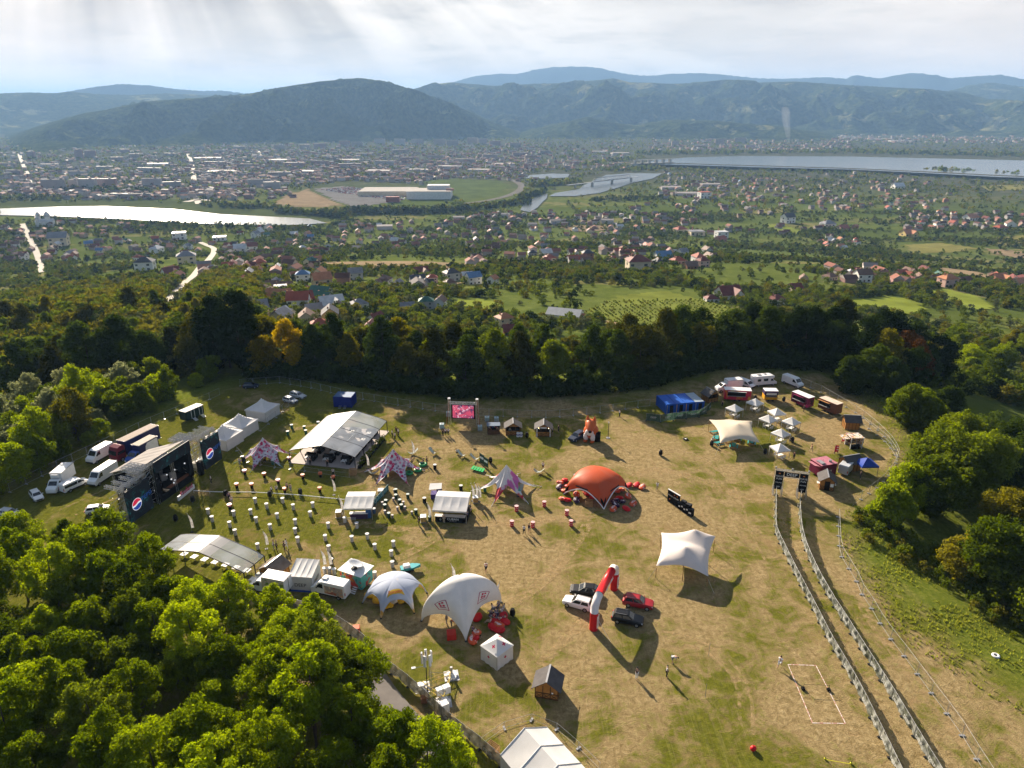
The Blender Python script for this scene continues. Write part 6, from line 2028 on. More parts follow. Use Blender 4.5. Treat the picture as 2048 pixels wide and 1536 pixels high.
MB().box(.55, .5, 1.0, 1.0, .6, 1.3).build('back_panel', PURP, pk)
MB().loft([[(-1.3, -1.2, 2.25), (1.1, -1.0, 2.3), (1.1, .9, 2.5), (-1.2, .8, 2.5)], [(-1.3, -1.2, 2.31), (1.1, -1.0, 2.36), (1.1, .9, 2.56), (-1.2, .8, 2.56)]]).build('roof', CLOTH, pk)
MB().box(-.9, -.7, 1.0, .06, .06, 1.27).box(-.9, .6, 1.0, .06, .06, 1.45).box(.95, -.7, 1.0, .06, .06, 1.27).build('post', ALU, pk)
# closed white tent with the festival lettering
p = at(612, 1166)
dt = thing('closed_tent', 'closed white tent with black festival lettering between hut and food trailer', 'tent', p, -.10)
wd, dd, hh_ = 3.7, 3.6, 2.5
for k, (sx, sy) in enumerate(((0, -1), (1, 0), (0, 1), (-1, 0))):
 MB().grid(lambda u, v: (sx * wd / 2 + (u - .5) * wd * abs(sy) + sx * .03 * sin(u * 17), sy * dd / 2 + (u - .5) * dd * abs(sx) + sy * .03 * sin(u * 19), v * hh_), 16, 3).build('wall', CLOTHG, dt, smooth=True)
MB().grid(lambda u, v: ((u - .5) * (wd + .1), (v - .5) * (dd + .1), hh_ + .75 * v - .13 * abs(sin(u * pi * 4)) ** .5 * sin(pi * v) ** .5), 40, 8).build('roof', CLOTH, dt, smooth=True)
MB().face([(-wd / 2, dd / 2, hh_), (wd / 2, dd / 2, hh_), (wd / 2, dd / 2, hh_ + .74), (-wd / 2, dd / 2, hh_ + .74)]).face([(wd / 2 + .02, -dd / 2, hh_), (wd / 2 + .02, dd / 2, hh_), (wd / 2 + .02, dd / 2, hh_ + .74)]).face([(-wd / 2 - .02, dd / 2, hh_), (-wd / 2 - .02, -dd / 2, hh_), (-wd / 2 - .02, dd / 2, hh_ + .74)]).build('gable', CLOTHG, dt)
text(dt, 'lettering', 'DEEP', (-.1, -dd / 2 - .06, .95), (pi / 2, 0, 0), .85, GREYP)
text(dt, 'lettering', 'DEEP', (wd / 2 + .06, -.1, 1.1), (pi / 2, 0, pi / 2), .85, GREYP)
MB().box(0, -dd / 2 - .25, .01, wd, .35, .05).build('ground_sheet', BLUEC, dt)
# ---------------------------------------------------------------- wooden market huts
PLANK = mat('plank_wood', (.36, .17, .045), .65, var=.25, scale=1.4)
PLANKD = mat('plank_wood_dark', (.10, .05, .022), .7, var=.25, scale=1.5)
FELT = mat('roof_felt', (.085, .078, .078), .8, var=.2, scale=1.2, bump=.3)
FELT2 = mat('roof_felt_brown', (.155, .125, .105), .8, var=.2, scale=1.2, bump=.3)
DARKIN = mat('shade_black', (.012, .010, .010), .9)  # near black, stands in for unlit insides and colours some dark parts
WARM = mat('warm_bulb', (1.0, .72, .35), .5, emis=6.0)
def hut(label, px, rz, L=3.2, D=2.4, wall=2.15, ridge=1.15, roof=None, closed=False, door=False, name='wooden_hut', group='wooden market huts'):
 """ridge runs along local y, opening towards -y"""
 p = at(*px)
 h = thing(name, label, 'hut', p, rz, group)
 roof = roof or FELT
 w = MB()
 for s in (-1, 1):
  w.box(s * (L / 2 - .04), 0, 0, .08, D, wall)
 w.box(0, D / 2 - .04, 0, L - .18, .08, wall)
 w.box(0, -D / 2 + .04, 0, L - .18, .08, wall if closed else 1.0)
 w.face([(-L / 2, -D / 2 + .04, wall), (L / 2, -D / 2 + .04, wall), (0, -D / 2 + .04, wall + ridge - .08)]).face([(L / 2, D / 2 - .04, wall), (-L / 2, D / 2 - .04, wall), (0, D / 2 - .04, wall + ridge - .08)])
 w.build('wall', PLANK, h)
 e = .45
 zz_ = wall - ridge * e / (L / 2)
 MB().loft([[(-L / 2 - e, y, zz_), (0, y, wall + ridge), (L / 2 + e, y, zz_), (L / 2 + e, y, zz_ + .09), (0, y, wall + ridge + .09), (-L / 2 - e, y, zz_ + .09)] for y in (-D / 2 - .5, D / 2 + .35)]).build('roof', roof, h)
 MB().box(0, -.07, wall + ridge + .075, .22, D + .9, .05).build('ridge_cap', GREYM, h)
 fr = MB()
 for x in (-L / 2, -L / 6, L / 6, L / 2):
  fr.box(x, -D / 2 - .03, 0, .11, .10, wall - .02)
  fr.box(x, D / 2 + .03, 0, .11, .10, wall - .02)
 for x in (-L / 3, 0, L / 3):
  for a_, c_ in ((-1, 1), (1, -1)):
   fr.tube([(x + a_ * L / 6.6, -D / 2 - .05, .12), (x + c_ * L / 6.6, -D / 2 - .05, .78)], .04, 4)
 fr.box(0, -D / 2 - .03, .82, L, .09, .10).box(0, -D / 2 - .03, .02, L, .09, .10)
 for s in (-1, 1):
  for y in (-D / 4, D / 4, 0):
   fr.box(s * (L / 2 + .02), y, 0, .06, .07, wall - .02)
 fr.build('timber_frame', PLANKD, h)
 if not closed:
  MB().box(0, 0, 1.0, L - .3, D - .3, wall - 1.05).build('interior_shade_fill', DARKIN, h).location = (0, .12, 0)  # solid near-black box stands in for the shade inside the hut
  MB().box(0, -D / 2 - .15, 1.0, L - .1, .45, .06).build('counter', PLANK, h)
 if door:
  MB().box(0, -D / 2 - .06, .05, .9, .05, 1.95).build('door', DARKIN, h)  # near-black plate stands in for the unlit doorway
 return h
h1 = hut('closed wooden hut with a two tone roof standing alone at the bottom', (1096, 1384), -.22, 2.9, 2.3, 2.0, 1.05, FELT, True)
MB().box(.75, -1.24, 1.0, .22, .03, .22).build('paper_notice', WHT, h1)
h2 = hut('wooden hut with a brown roof behind the white meat truck', (551, 1152), -.42, 3.2, 2.9, 2.0, .95, FELT2, True)
h3 = hut('wooden stall with a pale roof strip, third from the video screen', (1026, 866), .03, 3.3, 2.4, 2.1, 1.0)
h4 = hut('wooden stall lit by a row of warm bulbs at the dark belt', (1087, 868), -.05, 3.4, 2.6, 2.1, 1.0)
for i in range(5):
 MB().blob(-1.1 + i * .55, -1.0, 1.93, .07, .07, .07, 8, 5).build('bulb', WARM, h4)
MB().box(0, -1.62, 2.15, 1.4, .04, .26).build('name_board', WHT, h4)
for s in (-1, 1):
 MB().box(s * 1.5, -1.45, 0, .3, .08, 2.1).build('curtain', CLOTH, h4)
h5 = hut('wooden hut between the blue containers and the red trailer', (1419, 801), .45, 3.1, 2.5, 2.1, 1.0)
h6 = hut('wooden hut with a counter, beside the brown food truck', (1700, 855), -.12 + pi / 2, 2.6, 3.0, 2.2, .9)
h7 = hut('dark roofed wooden hut between the patterned stall and the maroon trailer', (1697, 938), .30 - pi / 2 + pi, 2.6, 3.2, 2.2, .95)
h8 = hut('wooden hut with an open door nearest the entrance gate', (1651, 974), -.30, 2.5, 2.9, 2.2, .9, closed=True, door=True)
for h_, x in ((h8, 1.45), (h8, -1.5), (h6, 1.6)):
 MB().box(x, -.4, 1.0, .5, .9, .06).build('side_shelf', WHITEP, h_)
MB().box(.85, -1.53, .9, .6, .03, .7).build('poster', WHT, h8)
p = at(987, 866)
sk = thing('snack_kiosk', 'small dark kiosk with a shelf of goods beside the screen tanks', 'kiosk', p, .05, None)
MB().box(0, .7, 0, 2.8, .1, 2.2).box(-1.35, 0, 0, .1, 1.4, 2.2).box(1.35, 0, 0, .1, 1.4, 2.2).build('wall', BLACKP, sk)
MB().box(0, -.6, 0, 2.6, .5, 1.0).build('counter', PLANKD, sk)
MB().box(0, -.1, 2.2, 3.1, 2.0, .12).build('roof', mat('blue_grey_roof', (.12, .16, .22), .6), sk)
for i in range(6):
 MB().box(-1 + i * .4, .45, 1.1 + .25 * (i % 2), .25, .2, .35).build('goods_box', [WHITEP, REDP, BLUEC][i % 3], sk)
# ---------------------------------------------------------------- food trailers and trucks
RPAT = pattern('red_food_print', [(.52, .025, .06), (.60, .36, .06), (.60, .20, .05)], .55, .4, 'noise', thr=.60)
PPAT = pattern('purple_food_print', [(.20, .02, .07), (.45, .05, .16), (.05, .02, .03)], .7, .4, 'noise', thr=.55)
TPAT = pattern('teal_food_print', [(.10, .42, .36), (.62, .36, .05), (.50, .06, .05), (.05, .20, .22)], .55, .4, 'noise', thr=.55)
CPAT = pattern('comic_print', [(.64, .58, .52), (.35, .08, .06), (.05, .05, .06), (.62, .40, .10)], 1.5, .5, 'noise', thr=.55)
YEL = mat('yellow_panel', (.60, .30, .02), .45)
MARO = mat('maroon_panel', (.13, .018, .045), .4)
BRN = mat('brown_panel', (.16, .065, .035), .5)
def trailer(label, px, rz, L, D, H, m, roof=None, hatch=(0, .6), flap=None, lift=.45, door=False, counter=True, name='food_trailer', cat='food trailer', group='food trailers and trucks', stripes=None, step=False):
 """serving side faces -y"""
 p = at(*px) + Vector((0, D / 2, 0)) if False else at(*px)
 q = thing(name, label, cat, p, rz, group)
 b_ = bevel(MB().box(0, D / 2, lift, L, D, H - lift).build('body', m, q), .06)
 MB().box(0, D / 2, H + .004, L + .06, D + .06, .06).build('roof', roof or WHITEP, q)
 hx, hw_ = hatch
 w_ = L * hw_
 if w_ > 0:
  MB().box(hx, -.01, lift + (H - lift) * .42, w_, .06, (H - lift) * .42).build('serving_hatch', DARKIN, q)  # near-black plate stands in for the shade inside the hatch
  z = lift + (H - lift) * .86
  panel(q, 'hatch_flap', [(hx - w_ / 2, -.05, z), (hx + w_ / 2, -.05, z), (hx + w_ / 2, -1.15, z + .35), (hx - w_ / 2, -1.15, z + .35)], flap or WHITEP, .03)
  if counter:
   MB().box(hx, -.25, lift + (H - lift) * .40, w_, .45, .05).build('counter', GREYM, q)
  for s in (-1, 1):
   MB().tube([(hx + s * w_ * .48, -.04, z - .5), (hx + s * w_ * .48, -1.0, z + .28)], .02, 4).build('flap_stay', GREYM, q)
 for x in (-.55, .55):
  for s in (.15, D - .15):
   MB().wheel(x, s, .32, .32, .22).build('wheel', TYRE, q)
 MB().tube([(L / 2, D / 2, .5), (L / 2 + 1.1, D / 2, .45)], .06, 5).build('tow_bar', GREYM, q)
 return q
t1 = trailer('red food trailer with a wide white flap', (1474, 803), head((1446, 800), (1503, 803)), 6.6, 2.3, 3.0, RPAT, hatch=(-.3, .68))
t2 = trailer('yellow kiosk trailer with a dark upper half', (1541, 803), -.05, 3.3, 2.2, 2.8, YEL, hatch=(0, .86), flap=mat('dark_purple_flap', (.05, .03, .08), .5))
MB().box(0, 1.1, 1.75, 3.34, 2.24, 1.06).build('upper_panel', mat('dark_purple_panel', (.045, .03, .08), .5), t2)
MB().box(0, -.06, 1.75, 2.6, .06, .6).build('display_shelf', WHITEP, t2)
t3 = trailer('purple printed food trailer with a crimson flap', (1597, 812), head((1580, 803), (1615, 818)), 5.2, 2.2, 3.0, PPAT, hatch=(-.2, .7), flap=PPAT)
t4 = trailer('brown food truck with a timber coloured flap', (1652, 825), head((1636, 818), (1674, 834)), 5.2, 2.3, 3.0, BRN, mat('cream_top', (.62, .50, .40), .6), hatch=(-.7, .62), flap=mat('timber_flap', (.48, .23, .08), .6))
t5 = trailer('maroon food trailer between the huts and the silver van', (1655, 956), .32, 3.9, 3.3, 3.0, MARO, mat('pink_maroon_roof', (.42, .16, .20), .5), hatch=(0, 0))
MB().box(-1.2, 1.2, 3.07, .9, 1.6, .25).cyl(.9, 1.0, 3.07, .3, .3, .4, 10).build('roof_vent', GREYM, t5)
text(t5, 'lettering', 'BURGER', (-.2, -.035, 1.6), (pi / 2, 0, 0), .5, WHT)
panel(t5, 'hatch_flap', [(-2.0, .4, 2.7), (-2.0, 2.8, 2.7), (-3.1, 2.6, 3.0), (-3.1, .6, 3.0)], mat('pink_flap', (.52, .22, .26), .5), .03)
t6 = trailer('teal and orange food trailer with a satellite dish on its roof', (703, 1178), head((681, 1164), (733, 1182)), 4.1, 2.9, 2.9, TPAT, hatch=(0, 0))
MB().box(0, 1.45, 2.97, 4.5, 3.4, .06).build('roof_sheet', WHITEP, t6)
for x in (-.55, .25):
 MB().box(x, -.03, 1.55, .7, .05, .6).build('window', mat('amber_window', (.50, .18, .04), .3), t6)
dish = MB().lathe(0, 0, [(.05, 0), (.55, .06), (.95, .18), (1.25, .34), (1.22, .36), (.9, .22), (.5, .10), (.05, .04)], 24).build('satellite_dish', mat('dish_grey', (.45, .47, .50), .4), t6, smooth=True)
dish.location = (-.1, 1.5, 3.5)
dish.rotation_euler = (-.35, .25, 0)
MB().tube([(-.1, 1.5, 3.0), (-.1, 1.5, 3.5)], .06, 6).box(0, 1.1, 3.03, .8, .6, .25).build('dish_mount', TRIM, t6)
for i in range(4):
 MB().box(1.0, -.25 - .22 * (3 - i), .15 + .22 * i, .8, .22, .05).build('step', WHITEP, t6)
# stall with comic printed roof
p = at(1706, 893)
cs = thing('market_stall', 'open stall with a comic printed roof and side flap', 'stall', p, .05)
for x in (-1.3, 1.3):
 for y in (-1.2, 1.2):
  MB().box(x, y, 0, .12, .12, 2.6).build('post', WHITEP, cs)
MB().box(0, 0, 2.6, 3.0, 2.8, .10).build('roof', CPAT, cs)
MB().box(-2.3, .1, 2.35, 1.5, 2.2, .06).build('side_flap', CPAT, cs)
MB().box(0, 1.25, .1, 2.5, .05, 2.4).build('back_wall', CPAT, cs)
MB().box(1.3, 0, .1, .05, 2.2, 2.4).build('side_wall', CPAT, cs)
MB().box(-.2, -1.0, 0, 2.0, .5, 1.0).build('counter', DARKIN, cs)
for i, (px_, lab) in enumerate((((1687, 885), 'small red and white price board beside the comic stall'), ((1672, 906), 'small red and white price board beside the dark roofed hut'))):
 sg = thing('price_board', lab, 'sign', at(*px_), .15)
 MB().box(0, 0, .3, .9, .06, 1.5).build('panel', mat('red_board', (.50, .05, .05), .5), sg)
 MB().box(0, -.04, 1.25, .7, .02, .25).box(0, -.04, .7, .7, .02, .25).build('white_rows', WHT, sg)
 MB().box(-.4, 0, 0, .05, .3, .3).box(.4, 0, 0, .05, .3, .3).build('foot', TRIM, sg)
p = at(1672, 910)
fl = thing('beach_flag', 'short red flag standing by the maroon trailer', 'flag', at(1668, 908), .1)
MB().cyl(0, 0, 0, .03, .02, 2.2, 6).build('pole', GREYM, fl)
MB().box(.22, 0, .5, .42, .02, 1.6, tpy=1, tp=.6).build('cloth', REDP, fl)
# ---------------------------------------------------------------- blue containers
BLU = [mat('container_blue_a', (.015, .075, .36), .45, var=.08), mat('container_blue_b', (.02, .10, .42), .45, var=.08), mat('container_steel', (.30, .36, .42), .5, var=.1)]
def container(label, pos, rz, L=6.0, D=2.44, H=2.6, m=None, roof=None, door=True, stripe=False, steps=False):
 c = thing('container', label, 'container', pos, rz, 'blue site containers')
 b_ = MB().box(0, L / 2, .1, D, L, H - .1)
 for i in range(14):
  y = .25 + (L - .5) * i / 13
  for s in (-1, 1):
   b_.box(s * (D / 2 + .012), y, .3, .03, .18, H - .6)
 b_.build('body', m or BLU[0], c)
 MB().box(0, L / 2, H + .004, D - .1, L - .1, .04).build('roof', roof or BLU[1], c)
 fr = MB()
 for x in (-D / 2, D / 2):
  for y in (0, L):
   fr.box(x * .99, y, 0, .16, .16, H + .03)
 fr.build('corner_post', m or BLU[0], c)
 if door:
  d = MB().box(.2, -.02, .15, .9, .06, 2.1).build('door', DARKIN, c)
  MB().box(-.95, -.03, .2, .14, .05, 2.2).build('striped_post', YEL if stripe else GREYM, c)
 if steps:
  for x in (-.6, .7):
   for i in range(3):
    MB().box(x, -.9 + .28 * i, .1 + .22 * i, .7, .25, .05).build('step', GREYM, c)
 return c
ca, cb = at(1331, 829), at(1411, 822)
crz = atan2(cb.y - ca.y, cb.x - ca.x)
ux = Vector((cos(crz), sin(crz), 0))
for i in range(4):
 container(f"blue container, {ordinal(i + 1)} from the left of the row by the green screens" if i < 3 else 'blue container with a pale steel roof at the right end of the row', ca + ux * (1.25 + 2.5 * i), crz, m=BLU[0], roof=BLU[1] if i < 3 else BLU[2], stripe=i in (1, 2))
container('dark blue cabin with two small stairs behind the large marquee', at(686, 815), -.12, L=3.6, D=4.6, H=2.8, m=mat('cabin_blue', (.012, .025, .20), .5), roof=mat('cabin_roof', (.03, .10, .24), .5), door=False, steps=True)
# green toilet trailer
p = at(392, 838)
tt = thing('toilet_trailer', 'dark green trailer with two white framed doors and stairs in the shade', 'trailer', p, head((378, 842), (412, 827)))
MB().box(0, 1.1, .5, 5.2, 2.2, 2.2).build('body', mat('dark_green_panel', (.012, .030, .028), .5), tt)
MB().box(0, 1.1, 2.704, 5.3, 2.3, .06).build('roof', mat('grey_roof', (.35, .33, .32), .6), tt)
for x in (-.6, 1.7):
 d = MB().box(x, -.03, .6, .8, .05, 2.0).build('door', MATS['dark_green_panel'], tt)
 MB().box(x - .44, -.05, .55, .07, .05, 2.1).box(x + .44, -.05, .55, .07, .05, 2.1).box(x, -.05, 2.66, .95, .05, .06).build('door_frame', WHT, d)
 for i in range(4):
  MB().box(x, -.25 - .25 * i, .5 - .13 * i, .8, .24, .04).build('step', WHITEP, tt)
for x in (-.5, .4):
 MB().wheel(x, .15, .34, .34, .2).build('wheel', TYRE, tt)
# ---------------------------------------------------------------- the main stage
TRUSS = mat('truss_alu', (.62, .60, .58), .28, metal=.85, var=.08)
def truss(b_, p, q_, w=.35, bays=None, r_=.03, flat=False):
 """square lattice truss"""
 p, q_ = Vector(p), Vector(q_)
 d = q_ - p
 L = d.length
 d.normalize()
 a = d.cross(Vector((0, 0, 1)))
 if a.length < .1:
  a = d.cross(Vector((1, 0, 0)))
 a.normalize()
 c = d.cross(a)
 offs = [(a * sx + c * sy) * w / 2 for sx, sy in ((-1, -1), (1, -1), (1, 1), (-1, 1))]
 for o in offs:
  b_.tube([p + o, q_ + o], r_, 4)
 k = bays or max(2, int(L / (w * 1.6)))
 for i in range(k):
  for j in range(4):
   o1, o2 = offs[j], offs[(j + 1) % 4]
   b_.tube([p + o1 + d * L * i / k, p + o2 + d * L * (i + .5) / k, p + o1 + d * L * (i + 1) / k], r_ * .7, 3)
 return b_
LEDM = bpy.data.materials.new('led_wall')
LEDM.use_nodes = True
t = LEDM.node_tree
n = NB(t)
Pn = n.n('ShaderNodeTexCoord').outputs['Object']
fz = n.mapr(n.noise(Pn, .55, 5, .6, .5), .52, .70)
fy = n.mapr(n.noise(Pn, 2.2, 4, .7), .45, .65)
lc = n.mix(n.math('MULTIPLY', fz, fy), (.008, .010, .014), (.010, .16, .17))
pr = t.nodes['Principled BSDF']
t.links.new(lc, pr.inputs['Base Color'])
t.links.new(lc, pr.inputs['Emission Color'])
pr.inputs['Specular IOR Level'].default_value = .05
pr.inputs['Emission Strength'].default_value = .18
pr.inputs['Roughness'].default_value = .5
LOGOR, LOGOB, LOGOW = mat('logo_red', (.62, .02, .06), .4, emis=.25), mat('logo_blue', (.01, .05, .30), .4, emis=.25), mat('logo_white', (.75, .75, .78), .4, emis=.25)
BLUET = mat('logo_blue_text', (.01, .06, .24), .4, emis=.2)
SA, SB = at(269, 1046), at(446, 919)
srz = atan2(SB.y - SA.y, SB.x - SA.x)
SL = (SB - SA).length
st = thing('concert_stage', 'concert stage with a pale sloping roof and black front banner', 'stage', (SA + SB) / 2, srz)
SU = SL / 164.0                     # metres per picture column along the front
def X(u):                           # picture column -> stage x at the front line
 q_ = at(u, 1046 + (u - 269) * (919 - 1046) / 177.0) - SA
 return -SL / 2 + q_.length * (1 if u >= 269 else -1)
def led(label, x0, x1, H, z0=.25, par=None):
 w = thing('video_wall', label, 'video wall', (SA + SB) / 2, srz, 'video walls of the stage')
 MB().box((x0 + x1) / 2, .35, z0, x1 - x0, .5, H).build('screen', LEDM, w)
 cx_, cz_ = x0 + (x1 - x0) * .34, z0 + H * .45
 r_ = 1.05
 def disc(fn, m, off):
  MB().face([(cx_ + r_ * x, .095 - off, cz_ + r_ * z) for x, z in fn]).build('round_emblem', m, w)
 N = 28
 disc([(cos(2 * pi * i / N) * 1.1, sin(2 * pi * i / N) * 1.1) for i in range(N)], LOGOW, .005)
 wave = lambda x, s: .16 * sin(x * 2.6) * s + .10
 up = [(cos(a), sin(a)) for a in np.linspace(.18, pi - .05, 16)]
 disc(up + [(x, wave(x, 1) + .06) for x in np.linspace(-.95, .95, 12)], LOGOR, .012)
 dn = [(cos(a), sin(a)) for a in np.linspace(pi + .30, 2 * pi - .05, 16)]
 disc(dn + [(x, wave(x, 1) - .26) for x in np.linspace(.95, -.92, 12)], LOGOB, .012)
 text(w, 'lettering', 'PEPSI', (cx_ + 1.25, .08, cz_ + .3), (pi / 2, -.12, 0), 1.15, BLUET, 'LEFT')
 tb = MB()
 for x in np.linspace(x0 + .3, x1 - .3, 4):
  truss(tb, (x, 1.1, 0), (x, 1.1, H + 1.2), .4, r_=.05)
  tb.tube([(x, 1.3, H * .9), (x, 3.6, 0)], .05, 4)
 truss(tb, (x0, 1.1, H + 1.0), (x1, 1.1, H + 1.0), .4)
 truss(tb, (x0, 1.3, H * .5), (x1, 1.3, H * .5), .4)
 for x in np.linspace(x0 + .2, x1 - .2, 4):
  truss(tb, (x, .6, H + .5), (x, 4.6, H + .7), .5, r_=.06)
 for y in (2.2, 3.6):
  for z in (.4, H * .35, H * .62, H * .8):
   tb.tube([(x0 - .4, y, z), (x1 + .2, y, z)], .06, 4)
  for x in np.linspace(x0 + .3, x1 - .3, 4):
   tb.tube([(x, y, 0), (x, y, H * .75)], .04, 4)
 tb.build('scaffold', TRUSS, w)
 bl = MB()
 for x in np.linspace(x0 + 1, x1 - 1, 3):
  bl.cyl(x, 3.2, 0, .75, .75, 1.2, 12)
 bl.build('ballast_tank', mat('ballast_white', (.62, .62, .60), .6), w)
 return w
led('left video wall with a round red and blue emblem, nearest the wood', X(266), X(310), 6.2)
led('right video wall with a round red and blue emblem, by the white pagodas', X(414), X(446), 6.4)
xm0, xm1 = X(330), X(399)
xa, xb_ = X(322), X(390)
SD = 9.5
MB().box((xa + xb_) / 2, SD / 2 + .2, 0, xb_ - xa, SD, 1.4).build('stage_floor', BLACKP, st)
MB().box((xa + xb_) / 2 + 1.6, .9, 1.405, (xb_ - xa) * .62, 1.0, .03).build('stage_carpet', mat('stage_wood', (.20, .075, .035), .6), st)
tb = MB()
for x in (xa, (xa + xb_) / 2, xb_):
 for y in (.4, SD):
  truss(tb, (x, y, 0), (x, y, 8.4 if y < 1 else 5.2), .45)
truss(tb, (xa, .4, 8.4), (xb_, .4, 8.4), .45)
truss(tb, (xa, SD, 5.2), (xb_, SD, 5.2), .45)
for s in (0, .33, .66, 1):
 x = xa + (xb_ - xa) * s
 truss(tb, (x, .4, 8.4), (x, SD, 5.2), .4)
rs_ = random.Random(3)
for side, x0_, x1_ in ((0, X(300), xa), (1, xb_, X(413))):
 for i in range(13):                 # the dense lattice of the wings
  x = x0_ + (x1_ - x0_) * i / 12
  tb.tube([(x, rs_.uniform(.8, 3.5), 0), (x + rs_.uniform(-.3, .3), rs_.uniform(.8, 3.5), rs_.uniform(5.0, 8.2))], .06, 4)
 for z in (1.2, 2.4, 3.6, 4.8, 6.0, 7.2, 8.0):
  for y in (.9, 2.2, 3.6):
   tb.tube([(x0_, y, z), (x1_, y, z)], .05, 4)
 for i in range(46):
  x, y, z = rs_.uniform(x0_, x1_), rs_.uniform(.4, 3.8), rs_.uniform(0, 7.4)
  tb.tube([(x, y, z), (x + rs_.uniform(-1.2, 1.2), y + rs_.uniform(-.5, .5), z + rs_.uniform(.6, 1.2))], .045, 4)
 for i in range(4):
  truss(tb, (x0_ + (x1_ - x0_) * (i + .3) / 4, .6, 8.0), (x0_ + (x1_ - x0_) * (i + .3) / 4, 4.8, 8.2), .5, r_=.06)
tb.build('scaffold', TRUSS, st)
MB().grid(lambda u, v: (xa - .3 + (xb_ - xa + .6) * u, 1.2 + (SD - .4) * v, 8.5 - 3.2 * v + .16 * abs(sin(u * pi * 5)) * sin(pi * v)), 40, 6).build('roof', mat('stage_roof_cloth', (.21, .19, .18), .7, var=.10, scale=.5), st, smooth=True)
MB().box((xa + xb_) / 2, -.15, 6.5, xb_ - xa + .2, .15, 2.3).build('front_banner', LEDM, st)
MB().box((xa + xb_) / 2, SD, 1.4, xb_ - xa, .15, 3.9).build('back_screen', BLACKP, st)  # made taller to block the low sun from behind
for x in (xa + .1, xb_ - .1):
 MB().box(x, SD / 2 + .6, 1.4, .06, SD - 1, 4.0).build('added_shade_cloth', BLACKP, st)  # dark side cloths added to keep the sun off the stage floor
for x in (xa + .3, xb_ - .3):
 MB().box(x, .3, 1.0, 1.0, .5, 6.4).build('speaker_column', BLACKP, st)
MB().box(X(404), .1, 0, .9, .9, 3.0).build('speaker_column', BLACKP, st)
eq = random.Random(8)
for i in range(16):
 MB().box(eq.uniform(xa + 1, xb_ - 1), eq.uniform(2, SD - 1.5), 1.43, eq.uniform(.5, 1.4), eq.uniform(.5, 1.0), eq.uniform(.4, 1.3), eq.uniform(0, 3)).build('stage_equipment', eq.choice([BLACKP, DARKIN, GREYM]), st)
for i in range(9):
 MB().blob(eq.uniform(xa + .6, xb_ - .6), eq.uniform(.2, 2.0), eq.uniform(1.6, 4.6), .16, .16, .16, 8, 5).build('stage_lamp', LOGOW, st)
sa, sb = at(357, 1003), at(389, 977)
sgn = thing('stage_sign', 'white sign with crimson letters leaning at the stage front', 'sign', (sa + sb) / 2, atan2(sb.y - sa.y, sb.x - sa.x))
SW = (sb - sa).length
MB().box(0, 0, .1, SW, .25, .9).build('board', WHITEP, sgn)
text(sgn, 'lettering', 'Kaufland', (0, -.16, 1.15), (pi / 2, 0, 0), 1.35, REDP, ext=.03).scale = (SW / 6.2, 1, 1)
wedge = random.Random(4)
# ---------------------------------------------------------------- the video screen on two truss towers
VA, VB = at(900, 849), at(955, 851)
vrz = atan2(VB.y - VA.y, VB.x - VA.x)
VL = (VB - VA).length
vs_ = thing('outdoor_screen', 'outdoor video screen hung between two lattice towers at the dark belt', 'video screen', (VA + VB) / 2, vrz)
tb = MB()
for x in (-VL / 2, VL / 2):
 truss(tb, (x, 0, 0), (x, 0, 6.6), .5)
tb.build('tower', TRUSS, vs_)
truss(MB(), (-VL / 2, 0, 5.6), (VL / 2, 0, 5.6), .5).build('top_truss', TRUSS, vs_)
MB().box(0, -.1, 1.75, VL * .84, .35, 3.6).build('screen_frame', BLACKP, vs_)
SCM = bpy.data.materials.new('screen_picture')
SCM.use_nodes = True
t = SCM.node_tree
n = NB(t)
Pn = n.n('ShaderNodeTexCoord').outputs['Object']
c1 = n.mix(n.mapr(n.noise(Pn, .8, 4, .6, .8), .42, .55), (.05, .02, .07), (.42, .05, .10))
c1 = n.mix(n.mapr(n.noise(Pn, 1.4, 3, .6, 1.0), .58, .64), c1, (.55, .42, .50))
pr = t.nodes['Principled BSDF']
t.links.new(c1, pr.inputs['Base Color'])
t.links.new(c1, pr.inputs['Emission Color'])
pr.inputs['Emission Strength'].default_value = .45
MB().box(0, -.29, 1.95, VL * .76, .03, 3.2).build('screen', SCM, vs_)
for x in (-VL / 2, VL / 2):
 MB().cyl(x, 0, 6.6, .35, .35, .2, 8).build('tower_head', WHITEP, vs_)
 MB().tube([(x, 0, 6.2), (x + (-.5 if x < 0 else .8), -2.2, .6)], .04, 4).build('red_strap', mat('red_strap', (.42, .06, .04), .7), vs_)
# IBC water tanks and boxes
IBC = mat('tank_plastic', (.45, .62, .64), .45, trans=.25)
def ibc_proto(nm, m, top):
 c = thing(nm, 'tank', 'tank', (0, 0, -700))
 bevel(MB().box(0, 0, .14, 1.0, 1.15, .98).build('tank', m, c), .10, 2)
 MB().box(0, 0, 0, 1.05, 1.2, .13).build('pallet', GREYM, c)
 cg = MB()
 for z in (.3, .6, .9, 1.12):
  for s in (-1, 1):
   cg.box(0, s * .60, z, 1.08, .03, .03).box(s * .52, 0, z, .03, 1.18, .03)
 for x in (-.5, -.17, .17, .5):
  for s in (-1, 1):
   cg.box(x, s * .61, .14, .025, .025, 1.0)
 cg.build('cage', GREYM, c)
 MB().cyl(0, 0, 1.12, .11, .11, .06, 10).build('cap', REDP if top is None else top, c)
 return c
IBW = ibc_proto('water_tank', IBC, None)
YTK = ibc_proto('ballast_tank', mat('yellow_tank_plastic', (.62, .42, .10), .5, trans=.2), BLACKP)
